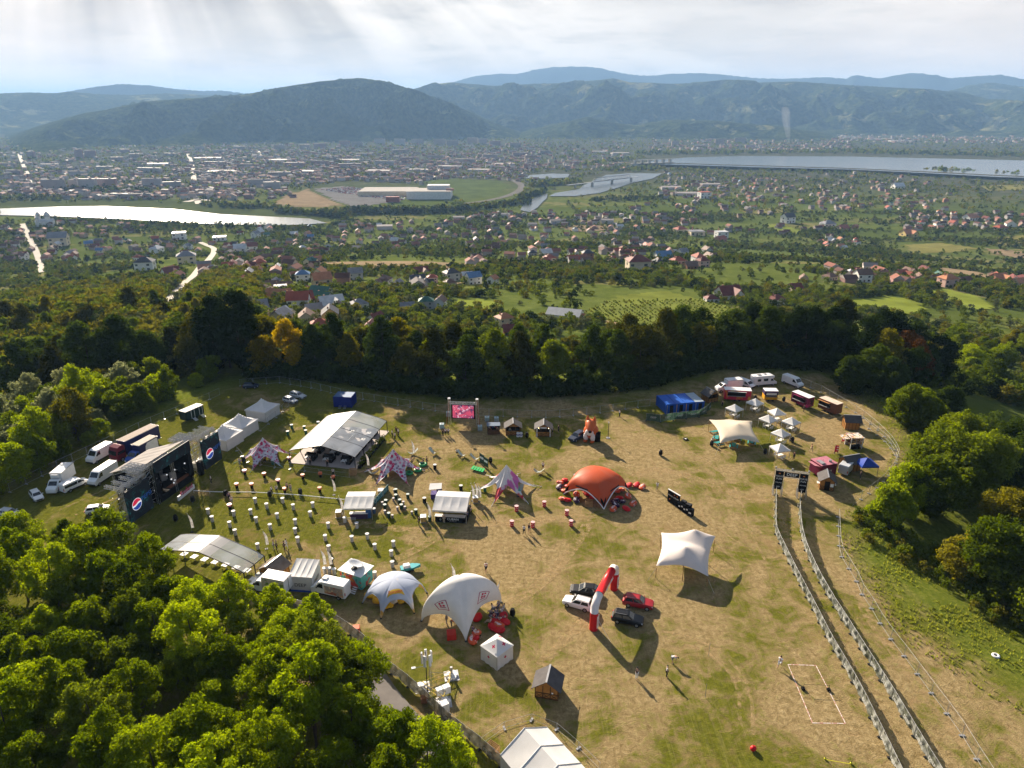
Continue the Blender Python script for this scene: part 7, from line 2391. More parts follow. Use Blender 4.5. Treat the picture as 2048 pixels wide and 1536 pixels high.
for (u, v), lab in (((884, 856), 'white water tank at the near left of the screen tower'), ((897, 832), 'white water tank behind the left screen tower'), ((960, 860), 'white water tank at the right screen tower'), ((974, 842), 'white water tank behind the small dark kiosk'), ((993, 843), 'white water tank with a red strap nearest the wooden stalls')):
 dup(IBW, at(u, v), .1, lab, 'water tanks by the screen')
for (u, v), lab in (((678, 1033), 'yellow ballast tank at the left corner of the letter board bar'), ((762, 990), 'yellow ballast tank behind the teal letter board'), ((847, 1043), 'yellow ballast tank left of the black bar'), ((951, 1004), 'yellow ballast tank with silver flags right of the black bar')):
 o = dup(YTK, at(u, v), .1, lab, 'yellow ballast tanks')
 MB().box(0, 0, 1.17, 1.05, 1.2, .04).build('white_top', WHT, o)
# ---------------------------------------------------------------- entrance gate and lane
GA, GB = at(1545, 984), at(1610, 993)
grz = atan2(GB.y - GA.y, GB.x - GA.x)
GL = (GB - GA).length
gt = thing('entrance_gate', 'silver truss entrance gate with black HAVE FUN banners', 'gate', (GA + GB) / 2, grz)
tb = MB()
for x in (-GL / 2, -GL / 2 + GL * .26, GL / 2 - GL * .26, GL / 2):
 truss(tb, (x, 0, 0), (x, 0, 5.0), .3)
 truss(tb, (x, -1.3, 0), (x, -.1, 1.6), .22)
 tb.tube([(x, 1.3, 0), (x, .1, 1.7)], .05, 4)
tb.build('tower', TRUSS, gt)
truss(truss(MB(), (-GL / 2, 0, 5.0), (GL / 2, 0, 5.0), .3), (-GL / 2, 0, 3.7), (GL / 2, 0, 3.7), .22).build('top_truss', TRUSS, gt)
for x in (-GL / 2, 0, GL / 2):
 MB().box(x, 0, 5.2, .3, .3, .35).build('spotlight', GREYM, gt)
for s in (-1, 1):
 x = s * (GL / 2 - GL * .13)
 MB().box(x, -.22, .9, GL * .25, .04, 3.95).build('banner', BLACKP, gt)
 for i, (tx, sz) in enumerate((('HAVE', .52), ('FUN', .52), ('Afterhills', .32), ('DEEP', .30))):
  text(gt, 'lettering', tx, (x, -.26, 3.75 - (0, .55, 1.35, 2.25)[i]), (pi / 2, 0, 0), sz, WHT, shear=.25 if i == 2 else 0)
 MB().box(x, -.25, 4.25, .3, .02, .2).build('orange_mark', mat('orange_mark', (.60, .18, .04), .5), gt)
MB().box(0, -.22, 3.85, GL * .46, .04, .95).build('banner', BLACKP, gt)
text(gt, 'lettering', 'DEEP', (0, -.26, 4.32), (pi / 2, 0, 0), .85, WHT)
def banner_mat(name, c0, c1, tr):
 m = bpy.data.materials.new(name)
 m.use_nodes = True
 t = m.node_tree
 t.nodes.clear()
 n = NB(t)
 P_ = n.n('ShaderNodeTexCoord').outputs['Object']
 c = n.mix(n.mapr(n.noise(P_, .9, 4, .6, .6), .4, .62), c0, c1)
 d = n.n('ShaderNodeBsdfPrincipled', {'Base Color': c, 'Roughness': .6})
 tl = n.n('ShaderNodeBsdfTranslucent', {'Color': c})
 mx = n.n('ShaderNodeMixShader', {0: .3, 1: d.outputs[0], 2: tl.outputs[0]})
 tp = n.n('ShaderNodeBsdfTransparent', {'Color': (.8, .85, .75, 1)})
 m2 = n.n('ShaderNodeMixShader', {0: tr, 1: mx.outputs[0], 2: tp.outputs[0]})
 t.links.new(m2.outputs[0], n.n('ShaderNodeOutputMaterial').inputs[0])
 return m
SCR = banner_mat('screen_netting', (.09, .10, .07), (.40, .41, .37), .10)  # wide light to dark mottle paints in the sheen of folds
SCRD = banner_mat('dark_screen_netting', (.115, .105, .080), (.19, .18, .145), .08)
SCRG = banner_mat('green_screen_netting', (.02, .05, .035), (.07, .12, .085), .06)
def screen_fence(name, label, px, m, H=2.0, panel_len=3.4, logo=True, group=None, foot=True, wob=.20, z=0.0):
 """site fence hung with printed netting: posts, a top rail, one netting per bay"""
 pts = [at(u, v, z) for u, v in px]
 root = thing(name, label, 'fence', pts[0], 0, group)
 path = [pts[0]]
 rest = list(pts)
 # resample
 segs = [(a, c, (c - a).length) for a, c in zip(pts, pts[1:])]
 tot = sum(s[2] for s in segs)
 nb_ = max(1, round(tot / panel_len))
 def along(s):
  for a, c, l in segs:
   if s <= l:
    return a + (c - a) * (s / l)
   s -= l
  return pts[-1]
 rd_ = random.Random(len(px))
 for i in range(nb_):
  a, c = along(tot * i / nb_) - pts[0], along(tot * (i + 1) / nb_) - pts[0]
  d = (c - a).normalized()
  nrm = Vector((-d.y, d.x, 0))
  ph = rd_.uniform(0, 6)
  def f(u, v, a=a, c=c, nrm=nrm, ph=ph):
   sag = .16 * sin(pi * u) * (1 - v) * .4
   wv = wob * (sin(u * 9 + ph + v * 2.5) * .5 + sin(u * 17 - v * 5 + ph * 2) * .35 + (1 - v) * (u - .5) * sin(ph) * 1.1) * sin(pi * min(1, max(0, u))) ** .5
   q_ = a + (c - a) * (.01 + .98 * u) + nrm * wv
   return (q_.x, q_.y, .10 + sag + (H - .15) * v)
  pn = MB().grid(f, 16, 6).build('netting', m, root, smooth=True)
  if logo and i % 1 == 0:
   mid = (a + c) / 2
   tx = text(root, 'printed_logo', 'DEEP', (mid.x - nrm.x * (.16 + wob) * (1 if nrm.y > 0 else 1), mid.y - nrm.y * (.16 + wob), H * .62), (pi / 2, 0, atan2(d.y, d.x)), .62, LOGOP, ext=.001)
  MB().tube([(a.x, a.y, H), (c.x, c.y, H)], .022, 5).build('top_rail', GREYM, root)
  MB().cyl(a.x, a.y, 0, .03, .03, H + .05, 6).build('post', GREYM, root)
  if foot:
   MB().box(a.x + nrm.x * .05, a.y + nrm.y * .05, 0, .62, .26, .14, atan2(nrm.y, nrm.x)).build('foot_block', TRIM, root)
 return root
LOGOP = mat('pale_logo_print', (.55, .55, .52), .6)
screen_fence('screen_fence', 'dark printed screen fence running along the edge of the near wood', [(560, 1212), (620, 1228), (657, 1241), (693, 1265), (723, 1286), (752, 1317), (780, 1346), (813, 1371), (847, 1401), (880, 1434), (918, 1467), (957, 1496), (996, 1531), (1040, 1575)], SCRD, 2.05)
screen_fence('screen_fence', 'printed screen fence on the left side of the entrance lane', [(1551, 990), (1550, 1045), (1551, 1070), (1560, 1090), (1572, 1115), (1585, 1142), (1600, 1171), (1616, 1202), (1632, 1233), (1651, 1272), (1670, 1307), (1693, 1345), (1718, 1390), (1762, 1480), (1800, 1560)], SCR, 1.7, 2.9, group='screen fences of the entrance lane')
screen_fence('screen_fence', 'printed screen fence on the right side of the entrance lane', [(1602, 985), (1598, 1016), (1599, 1035), (1600, 1056), (1604, 1078), (1610, 1100), (1620, 1125), (1633, 1154), (1650, 1185), (1668, 1216), (1690, 1250), (1711, 1284), (1785, 1401), (1843, 1500), (1880, 1560)], SCR, 1.7, 2.9, group='screen fences of the entrance lane')
screen_fence('screen_fence', 'green screen fence in front of the blue containers', [(1292, 842), (1318, 845), (1352, 840), (1405, 834), (1421, 818)], SCRG, 2.0, 3.2)
FNC = mat('fence_grey', (.36, .36, .35), .6)
WIRE = bpy.data.materials.new('wire_mesh')
WIRE.use_nodes = True
t = WIRE.node_tree
t.nodes.clear()
n = NB(t)
g1 = n.n('ShaderNodeBsdfTransparent')
g2 = n.n('ShaderNodeBsdfPrincipled', {'Base Color': (.25, .25, .25, 1), 'Roughness': .7})
t.links.new(n.n('ShaderNodeMixShader', {0: .05, 1: g1.outputs[0], 2: g2.outputs[0]}).outputs[0], n.n('ShaderNodeOutputMaterial').inputs[0])
def wire_fence(label, px, H=1.9, plen=3.4, group='wire fences', r_=.021, zf=None):
 pts = [at(u, v) for u, v in px]
 root = thing('wire_fence', label, 'fence', pts[0], 0, group)
 segs = [(a, c, (c - a).length) for a, c in zip(pts, pts[1:])]
 tot = sum(s[2] for s in segs)
 nb_ = max(1, round(tot / plen))
 def along(s):
  for a, c, l in segs:
   if s <= l:
    return a + (c - a) * (s / l)
   s -= l
  return pts[-1]
 for i in range(nb_):
  a, c = along(tot * i / nb_), along(tot * (i + 1) / nb_)
  za, zc = hz(a.x, a.y), hz(c.x, c.y)
  a, c = a - pts[0], c - pts[0]
  d = (c - a).normalized()
  fr = MB()
  for zz_ in (.15, H):
   fr.tube([(a.x, a.y, za + zz_), (c.x, c.y, zc + zz_)], r_, 4)
  for s in (.02, .98):
   q_ = a + (c - a) * s
   fr.tube([(q_.x, q_.y, za + .02), (q_.x, q_.y, za + H)], r_, 4)
  fr.build('frame', FNC, root)
  MB().face([(a.x, a.y, za + .15), (c.x, c.y, zc + .15), (c.x, c.y, zc + H), (a.x, a.y, za + H)]).build('wire_mesh', WIRE, root)
  MB().box(a.x, a.y, za, .24, .66, .14, atan2(d.y, d.x)).build('foot_block', GREYM, root)
 return root
wire_fence('wire fence with pale foot blocks right of the entrance lane', [(1676, 1035), (1677, 1065), (1679, 1108), (1694, 1133), (1711, 1160), (1723, 1189), (1744, 1220), (1763, 1254), (1788, 1289), (1817, 1325), (1846, 1366), (1878, 1409), (1913, 1454), (1950, 1515), (1985, 1570)])
wire_fence('wire fence curving round the food court along the right woods', [(1600, 768), (1640, 784), (1680, 808), (1715, 828), (1750, 856), (1780, 886), (1797, 912), (1786, 940), (1764, 968), (1735, 990), (1705, 1012)])
wire_fence('second inner wire fence along the food court bend', [(1722, 846), (1748, 866), (1770, 884), (1788, 905), (1795, 925)])
wire_fence('wire fence at the dark belt behind the stalls and screen', [(480, 772), (560, 766), (620, 776), (690, 793), (790, 810), (870, 822), (960, 832), (1100, 836), (1200, 826), (1300, 812)])
wire_fence('wire fence along the left wood behind the parked vans', [(20, 985), (90, 950), (150, 922), (230, 884), (300, 850), (370, 822), (440, 790)])
wire_fence('low wire fence round the long white marquee', [(962, 1490), (995, 1465), (1030, 1446), (1070, 1440), (1092, 1442), (1120, 1465), (1160, 1500), (1200, 1540)], 1.1)
wire_fence('wire fence from the white pagodas towards the clear marquee', [(474, 902), (488, 918), (497, 926), (545, 935), (590, 940), (640, 948), (700, 956)], 1.1)
wire_fence('short wire fence between the pagoda tents', [(520, 862), (548, 840), (578, 812)], 1.8)
# white rope barrier across the field in front of the stage
bp_ = [at(u, v) for u, v in ((388, 986), (420, 988), (455, 989), (500, 989), (541, 991), (600, 995), (640, 999), (690, 1004))]
rb = thing('barrier_tape', 'long white tape barrier stretched from the stage to the bar', 'barrier', bp_[0])
MB().tube([p - bp_[0] + Vector((0, 0, .55)) for p in bp_], .075, 5).build('tape', WHT, rb)
for p in bp_:
 MB().cyl(p.x - bp_[0].x, p.y - bp_[0].y, 0, .03, .03, .6, 6).build('post', WHITEP, rb)
# ---------------------------------------------------------------- small furniture of the festival
def barrel_proto(nm, body, top, r0=.29, H=1.05, rt=.36, band=None, waist=True):
 c = thing(nm, 'barrel table', 'table', (0, 0, -700))
 pr_ = [(r0 * .92, 0), (r0 * 1.02, H * .15), (r0, H * .5), (r0 * 1.02, H * .85), (r0 * .95, H)]
 MB().lathe(0, 0, pr_, 14).build('barrel', body, c, smooth=False)
 for z in (H * .33, H * .66):
  MB().cyl(0, 0, z - .02, r0 * 1.05, r0 * 1.05, .04, 14).build('hoop', band or body, c)
 MB().cyl(0, 0, H + .003, rt, rt, .07, 16).build('table_top', top, c)
 return c
ORTOP = mat('orange_top', (.62, .16, .07), .45)
PKTOP = mat('pink_top', (.70, .24, .34), .4)
WHTOP = mat('white_top', (.60, .58, .57), .6)
STEELB = mat('pale_barrel', (.50, .47, .45), .5)
B_white = barrel_proto('barrel_table', STEELB, WHTOP)
B_orange = barrel_proto('barrel_table', BLACKP, ORTOP, .27, 1.0, .42)
B_pink = barrel_proto('barrel_table', BLACKP, PKTOP, .27, 1.0, .44)
for c in (B_orange, B_pink):
 MB().lathe(0, 0, [(.40, .70), (.43, 1.0)], 16, cap=False).build('skirt', ORTOP if c is B_orange else PKTOP, c)
B_green = barrel_proto('barrel_table', mat('green_barrel', (.015, .045, .03), .5), mat('pale_green_top', (.50, .56, .52), .4), .31, .95, .33)
B_teal = barrel_proto('barrel_table', mat('teal_barrel', (.03, .14, .09), .5), WHTOP, .29, .95, .37)
B_red = barrel_proto('barrel_table', mat('red_barrel', (.52, .015, .03), .4), mat('pink_white_top', (.66, .45, .45), .4), .36, 1.05, .40, WHT)
B_dark = barrel_proto('barrel_table', BLACKP, WHTOP, .33, 1.0, .38)
B_blue = barrel_proto('barrel_table', mat('blue_barrel', (.05, .09, .17), .4), WHTOP, .34, .95, .36)
B_stool = barrel_proto('bar_stool', mat('grey_stool', (.26, .22, .26), .5), mat('stool_seat', (.48, .44, .44), .5), .20, .62, .24)
WL = [(566, 1006), (587, 1019), (626, 1015), (555, 1037), (621, 1033), (591, 1049), (591, 1067), (657, 1056), (690, 1045), (714, 1056), (596, 1085), (651, 1081), (704, 1083), (735, 1078), (658, 1102), (541, 1059), (511, 1006), (534, 1017), (417, 1028), (468, 1032), (502, 1029), (425, 1043), (460, 1054), (513, 1045), (471, 1070),
 (750, 1099), (787, 1093), (783, 1112), (785, 1134), (750, 1155), (650, 1147), (659, 1147), (669, 1149), (516, 1098)]
OL = [(529, 955), (474, 976), (504, 976), (570, 985), (606, 958), (641, 954), (667, 961), (640, 984)]
PL = [(490, 949), (557, 968), (579, 923), (460, 1018)]
GLs = [(792, 987), (792, 998), (772, 1009), (800, 1008), (803, 1018), (816, 997), (770, 1018), (778, 1035), (832, 1028), (860, 1042)]
TL = [(546, 929), (584, 857), (609, 860), (576, 870), (612, 868), (772, 954), (637, 851), (970, 983)]
RL = [(1033, 1022), (1088.5, 1013), (1133.5, 1030.6), (1142, 1051.5), (1023.7, 1052), (1065.7, 1054.4)]
DL = [(849, 1005), (663, 1128), (922, 980), (870, 938)]
SLs = [(789, 985), (787, 1002), (765, 1010), (807, 1009), (795, 1020), (810, 1019), (770, 1027), (785, 1036), (824, 1029)]
def set_out(proto, pts, desc, where, group, rows=None):
 g_ = {}
 for u, v in pts:
  o = dup(proto, at(u, v), rnd.uniform(0, 6), group=group)
  g_.setdefault(where(u, v), []).append((u, o))
 for w_, l_ in g_.items():
  label_row(l_, desc, w_)
set_out(B_white, WL, 'pale white-topped barrel table', lambda u, v: 'beside the food trailer and closed tent' if v > 1120 else ('in the nearest scattered rows' if v > 1076 else ('in the middle scattered rows' if v > 1040 else 'in the rows just below the tape')), 'white barrel tables')
set_out(B_orange, OL, 'black orange-topped barrel table', lambda u, v: 'between the marquee and the tape', 'orange topped barrel tables')
set_out(B_pink, PL, 'black pink-topped barrel table', lambda u, v: 'in front of the stage and marquee', 'pink topped barrel tables')
set_out(B_green, GLs, 'dark green barrel table', lambda u, v: 'in the cluster between the two bars', 'green barrel tables')
set_out(B_teal, TL, 'green white-topped barrel table', lambda u, v: 'around the marquee and floral tents' if v < 945 else 'right of the bars', 'white topped green barrels')
set_out(B_red, RL, 'red barrel table', lambda u, v: 'on the dry grass left of the orange dome', 'red barrel tables')
set_out(B_dark, DL, 'black white-topped barrel table', lambda u, v: 'between the bars and the food trailer', 'black barrel tables')
set_out(B_blue, [(748, 1026)], 'blue barrel table with a white top', lambda u, v: 'in front of the teal letter board', 'blue barrel tables')
set_out(B_stool, SLs, 'small grey stool', lambda u, v: 'among the green barrels between the bars', 'grey stools')
# black rubbish bags on stands
BAG = mat('black_bag', (.010, .010, .011), .35, bump=.4)
bp0 = thing('rubbish_bin', 'bin', 'bin', (0, 0, -700))
MB().lathe(0, 0, [(.20, .05), (.36, .25), (.38, .65), (.30, .98), (.22, 1.05)], 10).build('bag', BAG, bp0)
MB().cyl(0, 0, 1.05, .26, .26, .05, 10).build('rim', BLACKP, bp0)
for a in (0, 2.1, 4.2):
 MB().tube([(.33 * cos(a), .33 * sin(a), 0), (.25 * cos(a), .25 * sin(a), 1.05)], .02, 4).build('leg', GREYM, bp0)
for (u, v), lab in (((488, 925), 'near the fence corner by the white pagodas'), ((540, 994), 'on the tape beside two people'), ((601, 989), 'below the tape among the barrels'), ((452, 992), 'beside the dancers at the stage'), ((386, 1004), 'directly under the stage front sign'), ((352, 1042), 'in the stage shadow below the left video wall'),
    ((1321, 911), 'alone on the grass right of the orange dome'), ((1423, 892), 'at the left corner of the cream stretch tent'), ((1530, 908), 'between the cream tent and the entrance gate'), ((1584, 884), 'beside the lowest gazebos'), ((1567, 803), 'beside the yellow kiosk'), ((1510, 800), 'at the end of the red food trailer'),
    ((1025, 1232), 'beside the crowd at the white dome tent'), ((1054, 875), 'between the two lit wooden stalls'), ((981, 926), 'behind the small notice boards')):
 dup(bp0, at(u, v), rnd.uniform(0, 6), f'black rubbish bag on a stand {lab}', 'rubbish bags on stands', scale=(1.15, 1.15, 1.15))
# ---------------------------------------------------------------- beanbags
def beanbag_proto(m):
 c = thing('beanbag', 'beanbag', 'beanbag', (0, 0, -700))
 rd_ = random.Random(6)
 b_ = MB()
 rings = []
 for j in range(8):
  tt = j / 7
  z = .02 + .62 * tt
  r_ = .62 * (sin(pi * (.12 + .80 * tt)) ** .7)
  ox = -.38 * tt ** 1.5
  rings.append([(ox + r_ * 1.15 * cos(2 * pi * k / 14) * (1 + .05 * sin(3 * k + j)), r_ * .95 * sin(2 * pi * k / 14) * (1 + .05 * cos(2 * k + j)), z + (.10 * cos(2 * pi * k / 14) * -1 * tt)) for k in range(14)])
 b_.loft(rings)
 b_.build('bag', m, c, smooth=True)
 MB().tube([(-.42, 0, .66), (-.50, 0, .74), (-.56, 0, .68)], .03, 5).build('handle', m, c)
 return c
BR = beanbag_proto(mat('red_beanbag', (.50, .015, .02), .5, var=.1))
BO = beanbag_proto(pattern('orange_print_beanbag', [(.58, .09, .03), (.03, .015, .05), (.60, .50, .48)], 1.4, .5, 'noise', thr=.55))
BD = beanbag_proto(pattern('dark_print_beanbag', [(.03, .012, .035), (.52, .05, .04), (.55, .48, .5)], 1.4, .5, 'noise', thr=.56))
BY = beanbag_proto(mat('yellow_beanbag', (.62, .34, .012), .5, var=.1))
BW = beanbag_proto(mat('white_beanbag', (.66, .55, .45), .5))
def bags(lst, org, s, desc, where, group, sc_=1.15):
 g_ = {}
 for x, y, k in lst:
  u, v = org[0] + x / s, org[1] + y / s + 3
  o = dup({'r': BR, 'o': BO, 'd': BD, 'y': BY, 'w': BW}[k], at(u, v), rnd.uniform(0, 6.28), group=group, scale=(sc_,) * 3)
  g_.setdefault((k, where(u, v)), []).append((u, o))
 for (k, w_), l_ in g_.items():
  label_row(l_, {'r': 'plain red', 'o': 'orange printed', 'd': 'dark printed', 'y': 'yellow', 'w': 'white'}[k] + ' beanbag', w_)
bags([(285, 450, 'r'), (235, 480, 'o'), (215, 540, 'd'), (315, 520, 'r'), (275, 572, 'o'), (250, 662, 'o'), (320, 680, 'r'), (415, 625, 'o'), (415, 690, 'd'), (520, 585, 'o'), (545, 610, 'r'), (600, 650, 'r'), (650, 640, 'o'), (875, 580, 'o'), (1000, 515, 'r'), (1092, 515, 'r'), (1160, 540, 'o'),
 (1005, 645, 'o'), (895, 655, 'r'), (840, 690, 'd'), (940, 695, 'd'), (870, 740, 'd'), (1055, 730, 'o'), (830, 790, 'o'), (990, 785, 'r'), (415, 395, 'd'), (930, 560, 'o'), (560, 560, 'r'), (690, 655, 'r')], (1080, 880), 5.689, '', lambda u, v: 'left of the orange dome' if u < 1170 else ('under the orange dome' if u < 1215 else 'right of the orange dome'), 'beanbags around the orange dome')
bags([(515, 475, 'y'), (565, 490, 'y'), (585, 522, 'y'), (640, 535, 'y'), (655, 562, 'y'), (680, 555, 'y'), (740, 512, 'y'), (780, 518, 'y'), (835, 515, 'y'), (700, 522, 'w'), (720, 495, 'y'), (640, 500, 'y')], (620, 1080), 4.266, '', lambda u, v: 'under the small arched tent', 'yellow beanbags under the arched tent', 1.1)
bags([(1425, 670, 'r'), (1640, 660, 'r'), (1625, 725, 'o'), (1570, 750, 'r'), (1610, 770, 'r'), (1425, 790, 'o'), (1390, 865, 'o'), (1590, 690, 'r'), (1560, 640, 'd'), (1670, 700, 'r'), (1400, 830, 'r')], (620, 1080), 4.266, '', lambda u, v: 'behind the first aid tent' if u > 970 else 'beside the white dome tent', 'beanbags around the white dome')
for px_, lab, sz in (((903, 1275), 'red padded cube at the front leg of the white dome tent', 1.3), ((713, 1262), 'orange cube box by the dark screen fence', 1.0)):
 o = thing('padded_cube', lab, 'cube seat', at(*px_), .15)
 bevel(MB().box(0, 0, 0, sz, sz, sz * .75).build('seat', mat('red_cube', (.48, .03, .02), .5) if sz > 1.1 else mat('orange_cube', (.58, .12, .05), .5), o), .06)
 MB().box(0, 0, 0, sz * .9, sz * .9, .03).build('base', TRIM, o)
o = thing('inflatable_cushion', 'big red inflatable cushion behind the white dome tent', 'inflatable', at(955, 1172), .3)
MB().blob(0, 0, .55, 1.3, .9, .62, 16, 9).build('body', MATS['red_beanbag'], o, smooth=True)
MB().cyl(1.2, 0, .3, .06, .05, .2, 6).build('valve', TRIM, o)
o = thing('beach_ball', 'red ball under the right arch of the small arched tent', 'ball', at(809, 1193), 0)
MB().blob(0, 0, .75, .75, .75, .75, 18, 11).build('body', mat('red_ball', (.50, .02, .05), .35), o, smooth=True)
MB().cyl(0, 0, 1.49, .05, .05, .03, 8).build('valve', WHT, o)
# ---------------------------------------------------------------- feather flags
FLG = pattern('feather_flag_print', [(.46, .46, .44), (.16, .26, .12), (.34, .32, .31)], .9, .6, 'noise', .3, .56)
ff = thing('feather_flag', 'flag', 'flag', (0, 0, -700))
MB().tube([(0, 0, 0), (0, 0, 2.0), (-.06, 0, 3.2), (-.25, 0, 3.9)], .03, 5).build('pole', GREYM, ff)
MB().grid(lambda u, v: (-.02 - .24 * v ** 3 + u * (.50 * (1 - .8 * v ** 4)), .05 * sin(v * 7 + u * 3), .8 + 3.1 * v - .35 * u * v), 5, 14).build('cloth', FLG, ff, smooth=True)
MB().box(0, 0, 0, .5, .5, .07).build('base', TRIM, ff)
for (u, v), rz, lab in (((384, 1064), .2, 'leaning at the back corner of the smaller marquee'), ((533, 1098), .3, 'beside the people behind the wooden hut'), ((683, 1028), .2, 'at the left front of the letter board bar'), ((735, 938), .1, 'between the marquee hedge and the floral tent'), ((858, 1041), .2, 'left of the black bar'), ((906, 1168), .3, 'behind the small arched and white dome tents'),
     ((997, 1205), pi, 'at the right leg of the white dome tent'), ((826, 912), .1, 'among the deck chairs behind the floral tent'), ((648, 1138), .3, 'right of the closed white tent'), ((660, 1138), .3, 'left of the dish trailer'), ((945, 1002), .3, 'leftmost of the tall flags by the yellow tank'), ((952, 1000), .3, 'middle of the tall flags by the yellow tank'), ((958, 1003), .4, 'rightmost of the tall flags by the yellow tank'),
     ((668, 990), .1, 'behind the left back leg of the letter board bar'), ((1643, 952), .4, 'beside the maroon food trailer')):
 dup(ff, at(u, v), rz, f'feather flag {lab}', 'feather flags')
# ---------------------------------------------------------------- deck chairs, rings, boards
dc = thing('deck_chair', 'chair', 'chair', (0, 0, -700))
MB().grid(lambda u, v: ((v - .5) * 1.7, (u - .5) * .6, .25 + .75 * (abs(v - .42) * 1.75) ** 1.8), 4, 10).build('sling', mat('deck_sling', (.42, .46, .40), .8), dc, smooth=True)
fr_ = MB()
for s in (-1, 1):
 fr_.tube([(-.9, s * .33, .85), (.5, s * .33, .03)], .03, 4).tube([(.85, s * .33, .95), (-.35, s * .33, .03)], .03, 4)
fr_.build('frame', WOOD, dc)
for (u, v), rz, lab in (((826, 909), .3, 'nearest the flag behind the floral tent'), ((867, 908), 2.5, 'second in the loose row behind the floral tent'), ((924, 913), 2.6, 'right beside the reclining person'), ((950, 920), 2.7, 'left of the green notice boards'), ((1078, 947), -.3, 'beside the person at the orange dome'), ((749, 949), .2, 'at the left foot of the right floral tent'), ((1040, 985), 1.2, 'in the shadow of the splashed star tent')):
 dup(dc, at(u, v), rz, f'deck chair {lab}', 'deck chairs', scale=(1.3,) * 3)
rg = thing('inflatable_ring', 'ring', 'inflatable', (0, 0, -700))
MB().grid(lambda u, v: ((.62 + .27 * cos(2 * pi * v)) * cos(2 * pi * u), (.62 + .27 * cos(2 * pi * v)) * sin(2 * pi * u), .27 + .25 * sin(2 * pi * v)), 24, 10).build('tube', mat('green_vinyl', (.03, .26, .09), .35), rg, smooth=True)
MB().cyl(.62, 0, .50, .04, .04, .05, 6).build('valve', WHT, rg)
for (u, v), lab in (((846, 931), 'green inflatable ring with a sitter behind the floral tent'), ((836, 942), 'green inflatable ring nearest the floral tent legs'), ((818, 948), 'green inflatable ring under the floral tent canopy')):
 dup(rg, at(u, v), 0, lab, 'green inflatable rings')
o = thing('lounger_rack', 'rack of bright green loungers below the notice boards', 'loungers', at(956, 941), -.5)
for i in range(5):
 MB().box(-1.2 + .6 * i, 0, .3, .42, 1.5, .12, .2).build('lounger', mat('bright_green', (.03, .42, .12), .4), o)
MB().box(0, .2, 0, 3, .1, .3).build('rail', GREYM, o)
for i, ((u, v), lab) in enumerate((((964, 929), 'left one of the two green notice boards'), ((972, 936), 'right one of the two green notice boards'))):
 o = thing('notice_board', lab, 'board', at(u, v), -.9, 'green notice boards')
 MB().box(0, 0, .3, 1.5, .08, 2.1).build('panel', mat('board_green', (.03, .07, .05), .6), o)
 MB().box(0, -.05, 1.3, 1.2, .02, .5).build('white_label', WHT, o)
 for s in (-1, 1):
  MB().box(s * .78, 0, 0, .07, .07, 2.5).build('post', DKFR, o)
# boat shaped display by the dish trailer
o = thing('rowing_boat', 'small turquoise boat with a white cabin on a trailer', 'boat', at(820, 1142), .35)
MB().loft([[(x, -w * .6, .45), (x, -w, .95), (x, w, .95), (x, w * .6, .45)] for x, w in ((-1.5, .55), (-.5, .7), (.6, .65), (1.3, .35), (1.75, .05))]).build('hull', mat('turquoise', (.06, .36, .40), .4), o)
bevel(MB().box(-.5, 0, .95, 1.2, 1.0, .45, tp=.85).build('cabin', WHITEP, o), .05)
MB().box(-.2, 0, .2, 1.6, .9, .25).build('trailer_frame', TRIM, o)
for s in (-1, 1):
 MB().wheel(-.3, s * .6, .26, .26, .16).build('wheel', TYRE, o)
# windsurf sail under the splashed star tent
o = thing('sail_banner', 'small turquoise sail shaped banner below the splashed star tent', 'banner', at(1035, 993), .4)
MB().face([(0, 0, .3), (.9, .05, .4), (.25, 0, 2.4)]).face([(0, .03, .3), (.25, .03, 2.4), (.9, .08, .4)]).build('cloth', mat('teal_cloth', (.10, .38, .36), .6), o)
MB().tube([(0, 0, 0), (.25, 0, 2.5)], .03, 5).build('mast', GREYM, o)
MB().box(.3, 0, 0, .9, .5, .06).build('base', TRIM, o)
# pallet crates
for (u, v), lab, rz in (((706, 949), 'pale wooden crate in front of the large marquee corner', .05), ((1178, 1012), 'slatted wooden crate under the orange dome front', -.2), ((985, 1506), 'empty wooden frame pallet beside the long white marquee', -.7)):
 o = thing('wooden_crate', lab, 'crate', at(u, v), rz)
 for z in (.1, .4, .7, 1.0):
  MB().box(0, -.5, z, 1.4, .04, .18).box(0, .5, z, 1.4, .04, .18).box(-.7, 0, z, .04, 1.0, .18).box(.7, 0, z, .04, 1.0, .18).build('slat', WOOD, o)
 MB().box(0, 0, 0, 1.4, 1.0, .1).build('floor', WOOD, o)
# teal picnic tables under the cream tent
TEAL = mat('teal_cloth_cover', (.04, .27, .27), .6)
for i, (u, v, m, w_) in enumerate(((1433, 880, TEAL, 'under the left edge of the cream tent, near end'), (1438, 890, TEAL, 'at the left corner of the cream tent'), (1467, 895, TEAL, 'in the middle front of the cream tent'), (1458, 886, WOOD, 'in the timber row of the cream tent'), (1503, 888, TEAL, 'at the right front of the cream tent'), (1430, 868, TEAL, 'under the left edge of the cream tent, far end'), (1475, 880, TEAL, 'deep under the middle of the cream tent'))):
 o = thing('picnic_table', f"{'teal covered' if m is TEAL else 'plain wooden'} table {w_}", 'table', at(u, v), .35 if i % 2 else 1.2, 'tables under the cream stretch tent')
 MB().box(0, 0, .70, 2.0, .8, .06).build('table_top', m, o)
 for s in (-1, 1):
  MB().box(0, s * .75, .42, 2.0, .3, .05).build('bench', m, o)
  MB().box(s * .8, 0, 0, .08, 1.5, .42).build('leg', WOOD, o)
o = dup(CHAIR, at(1424, 882), .2, 'white high chair at the left corner of the cream tent', 'white chairs of the food court')
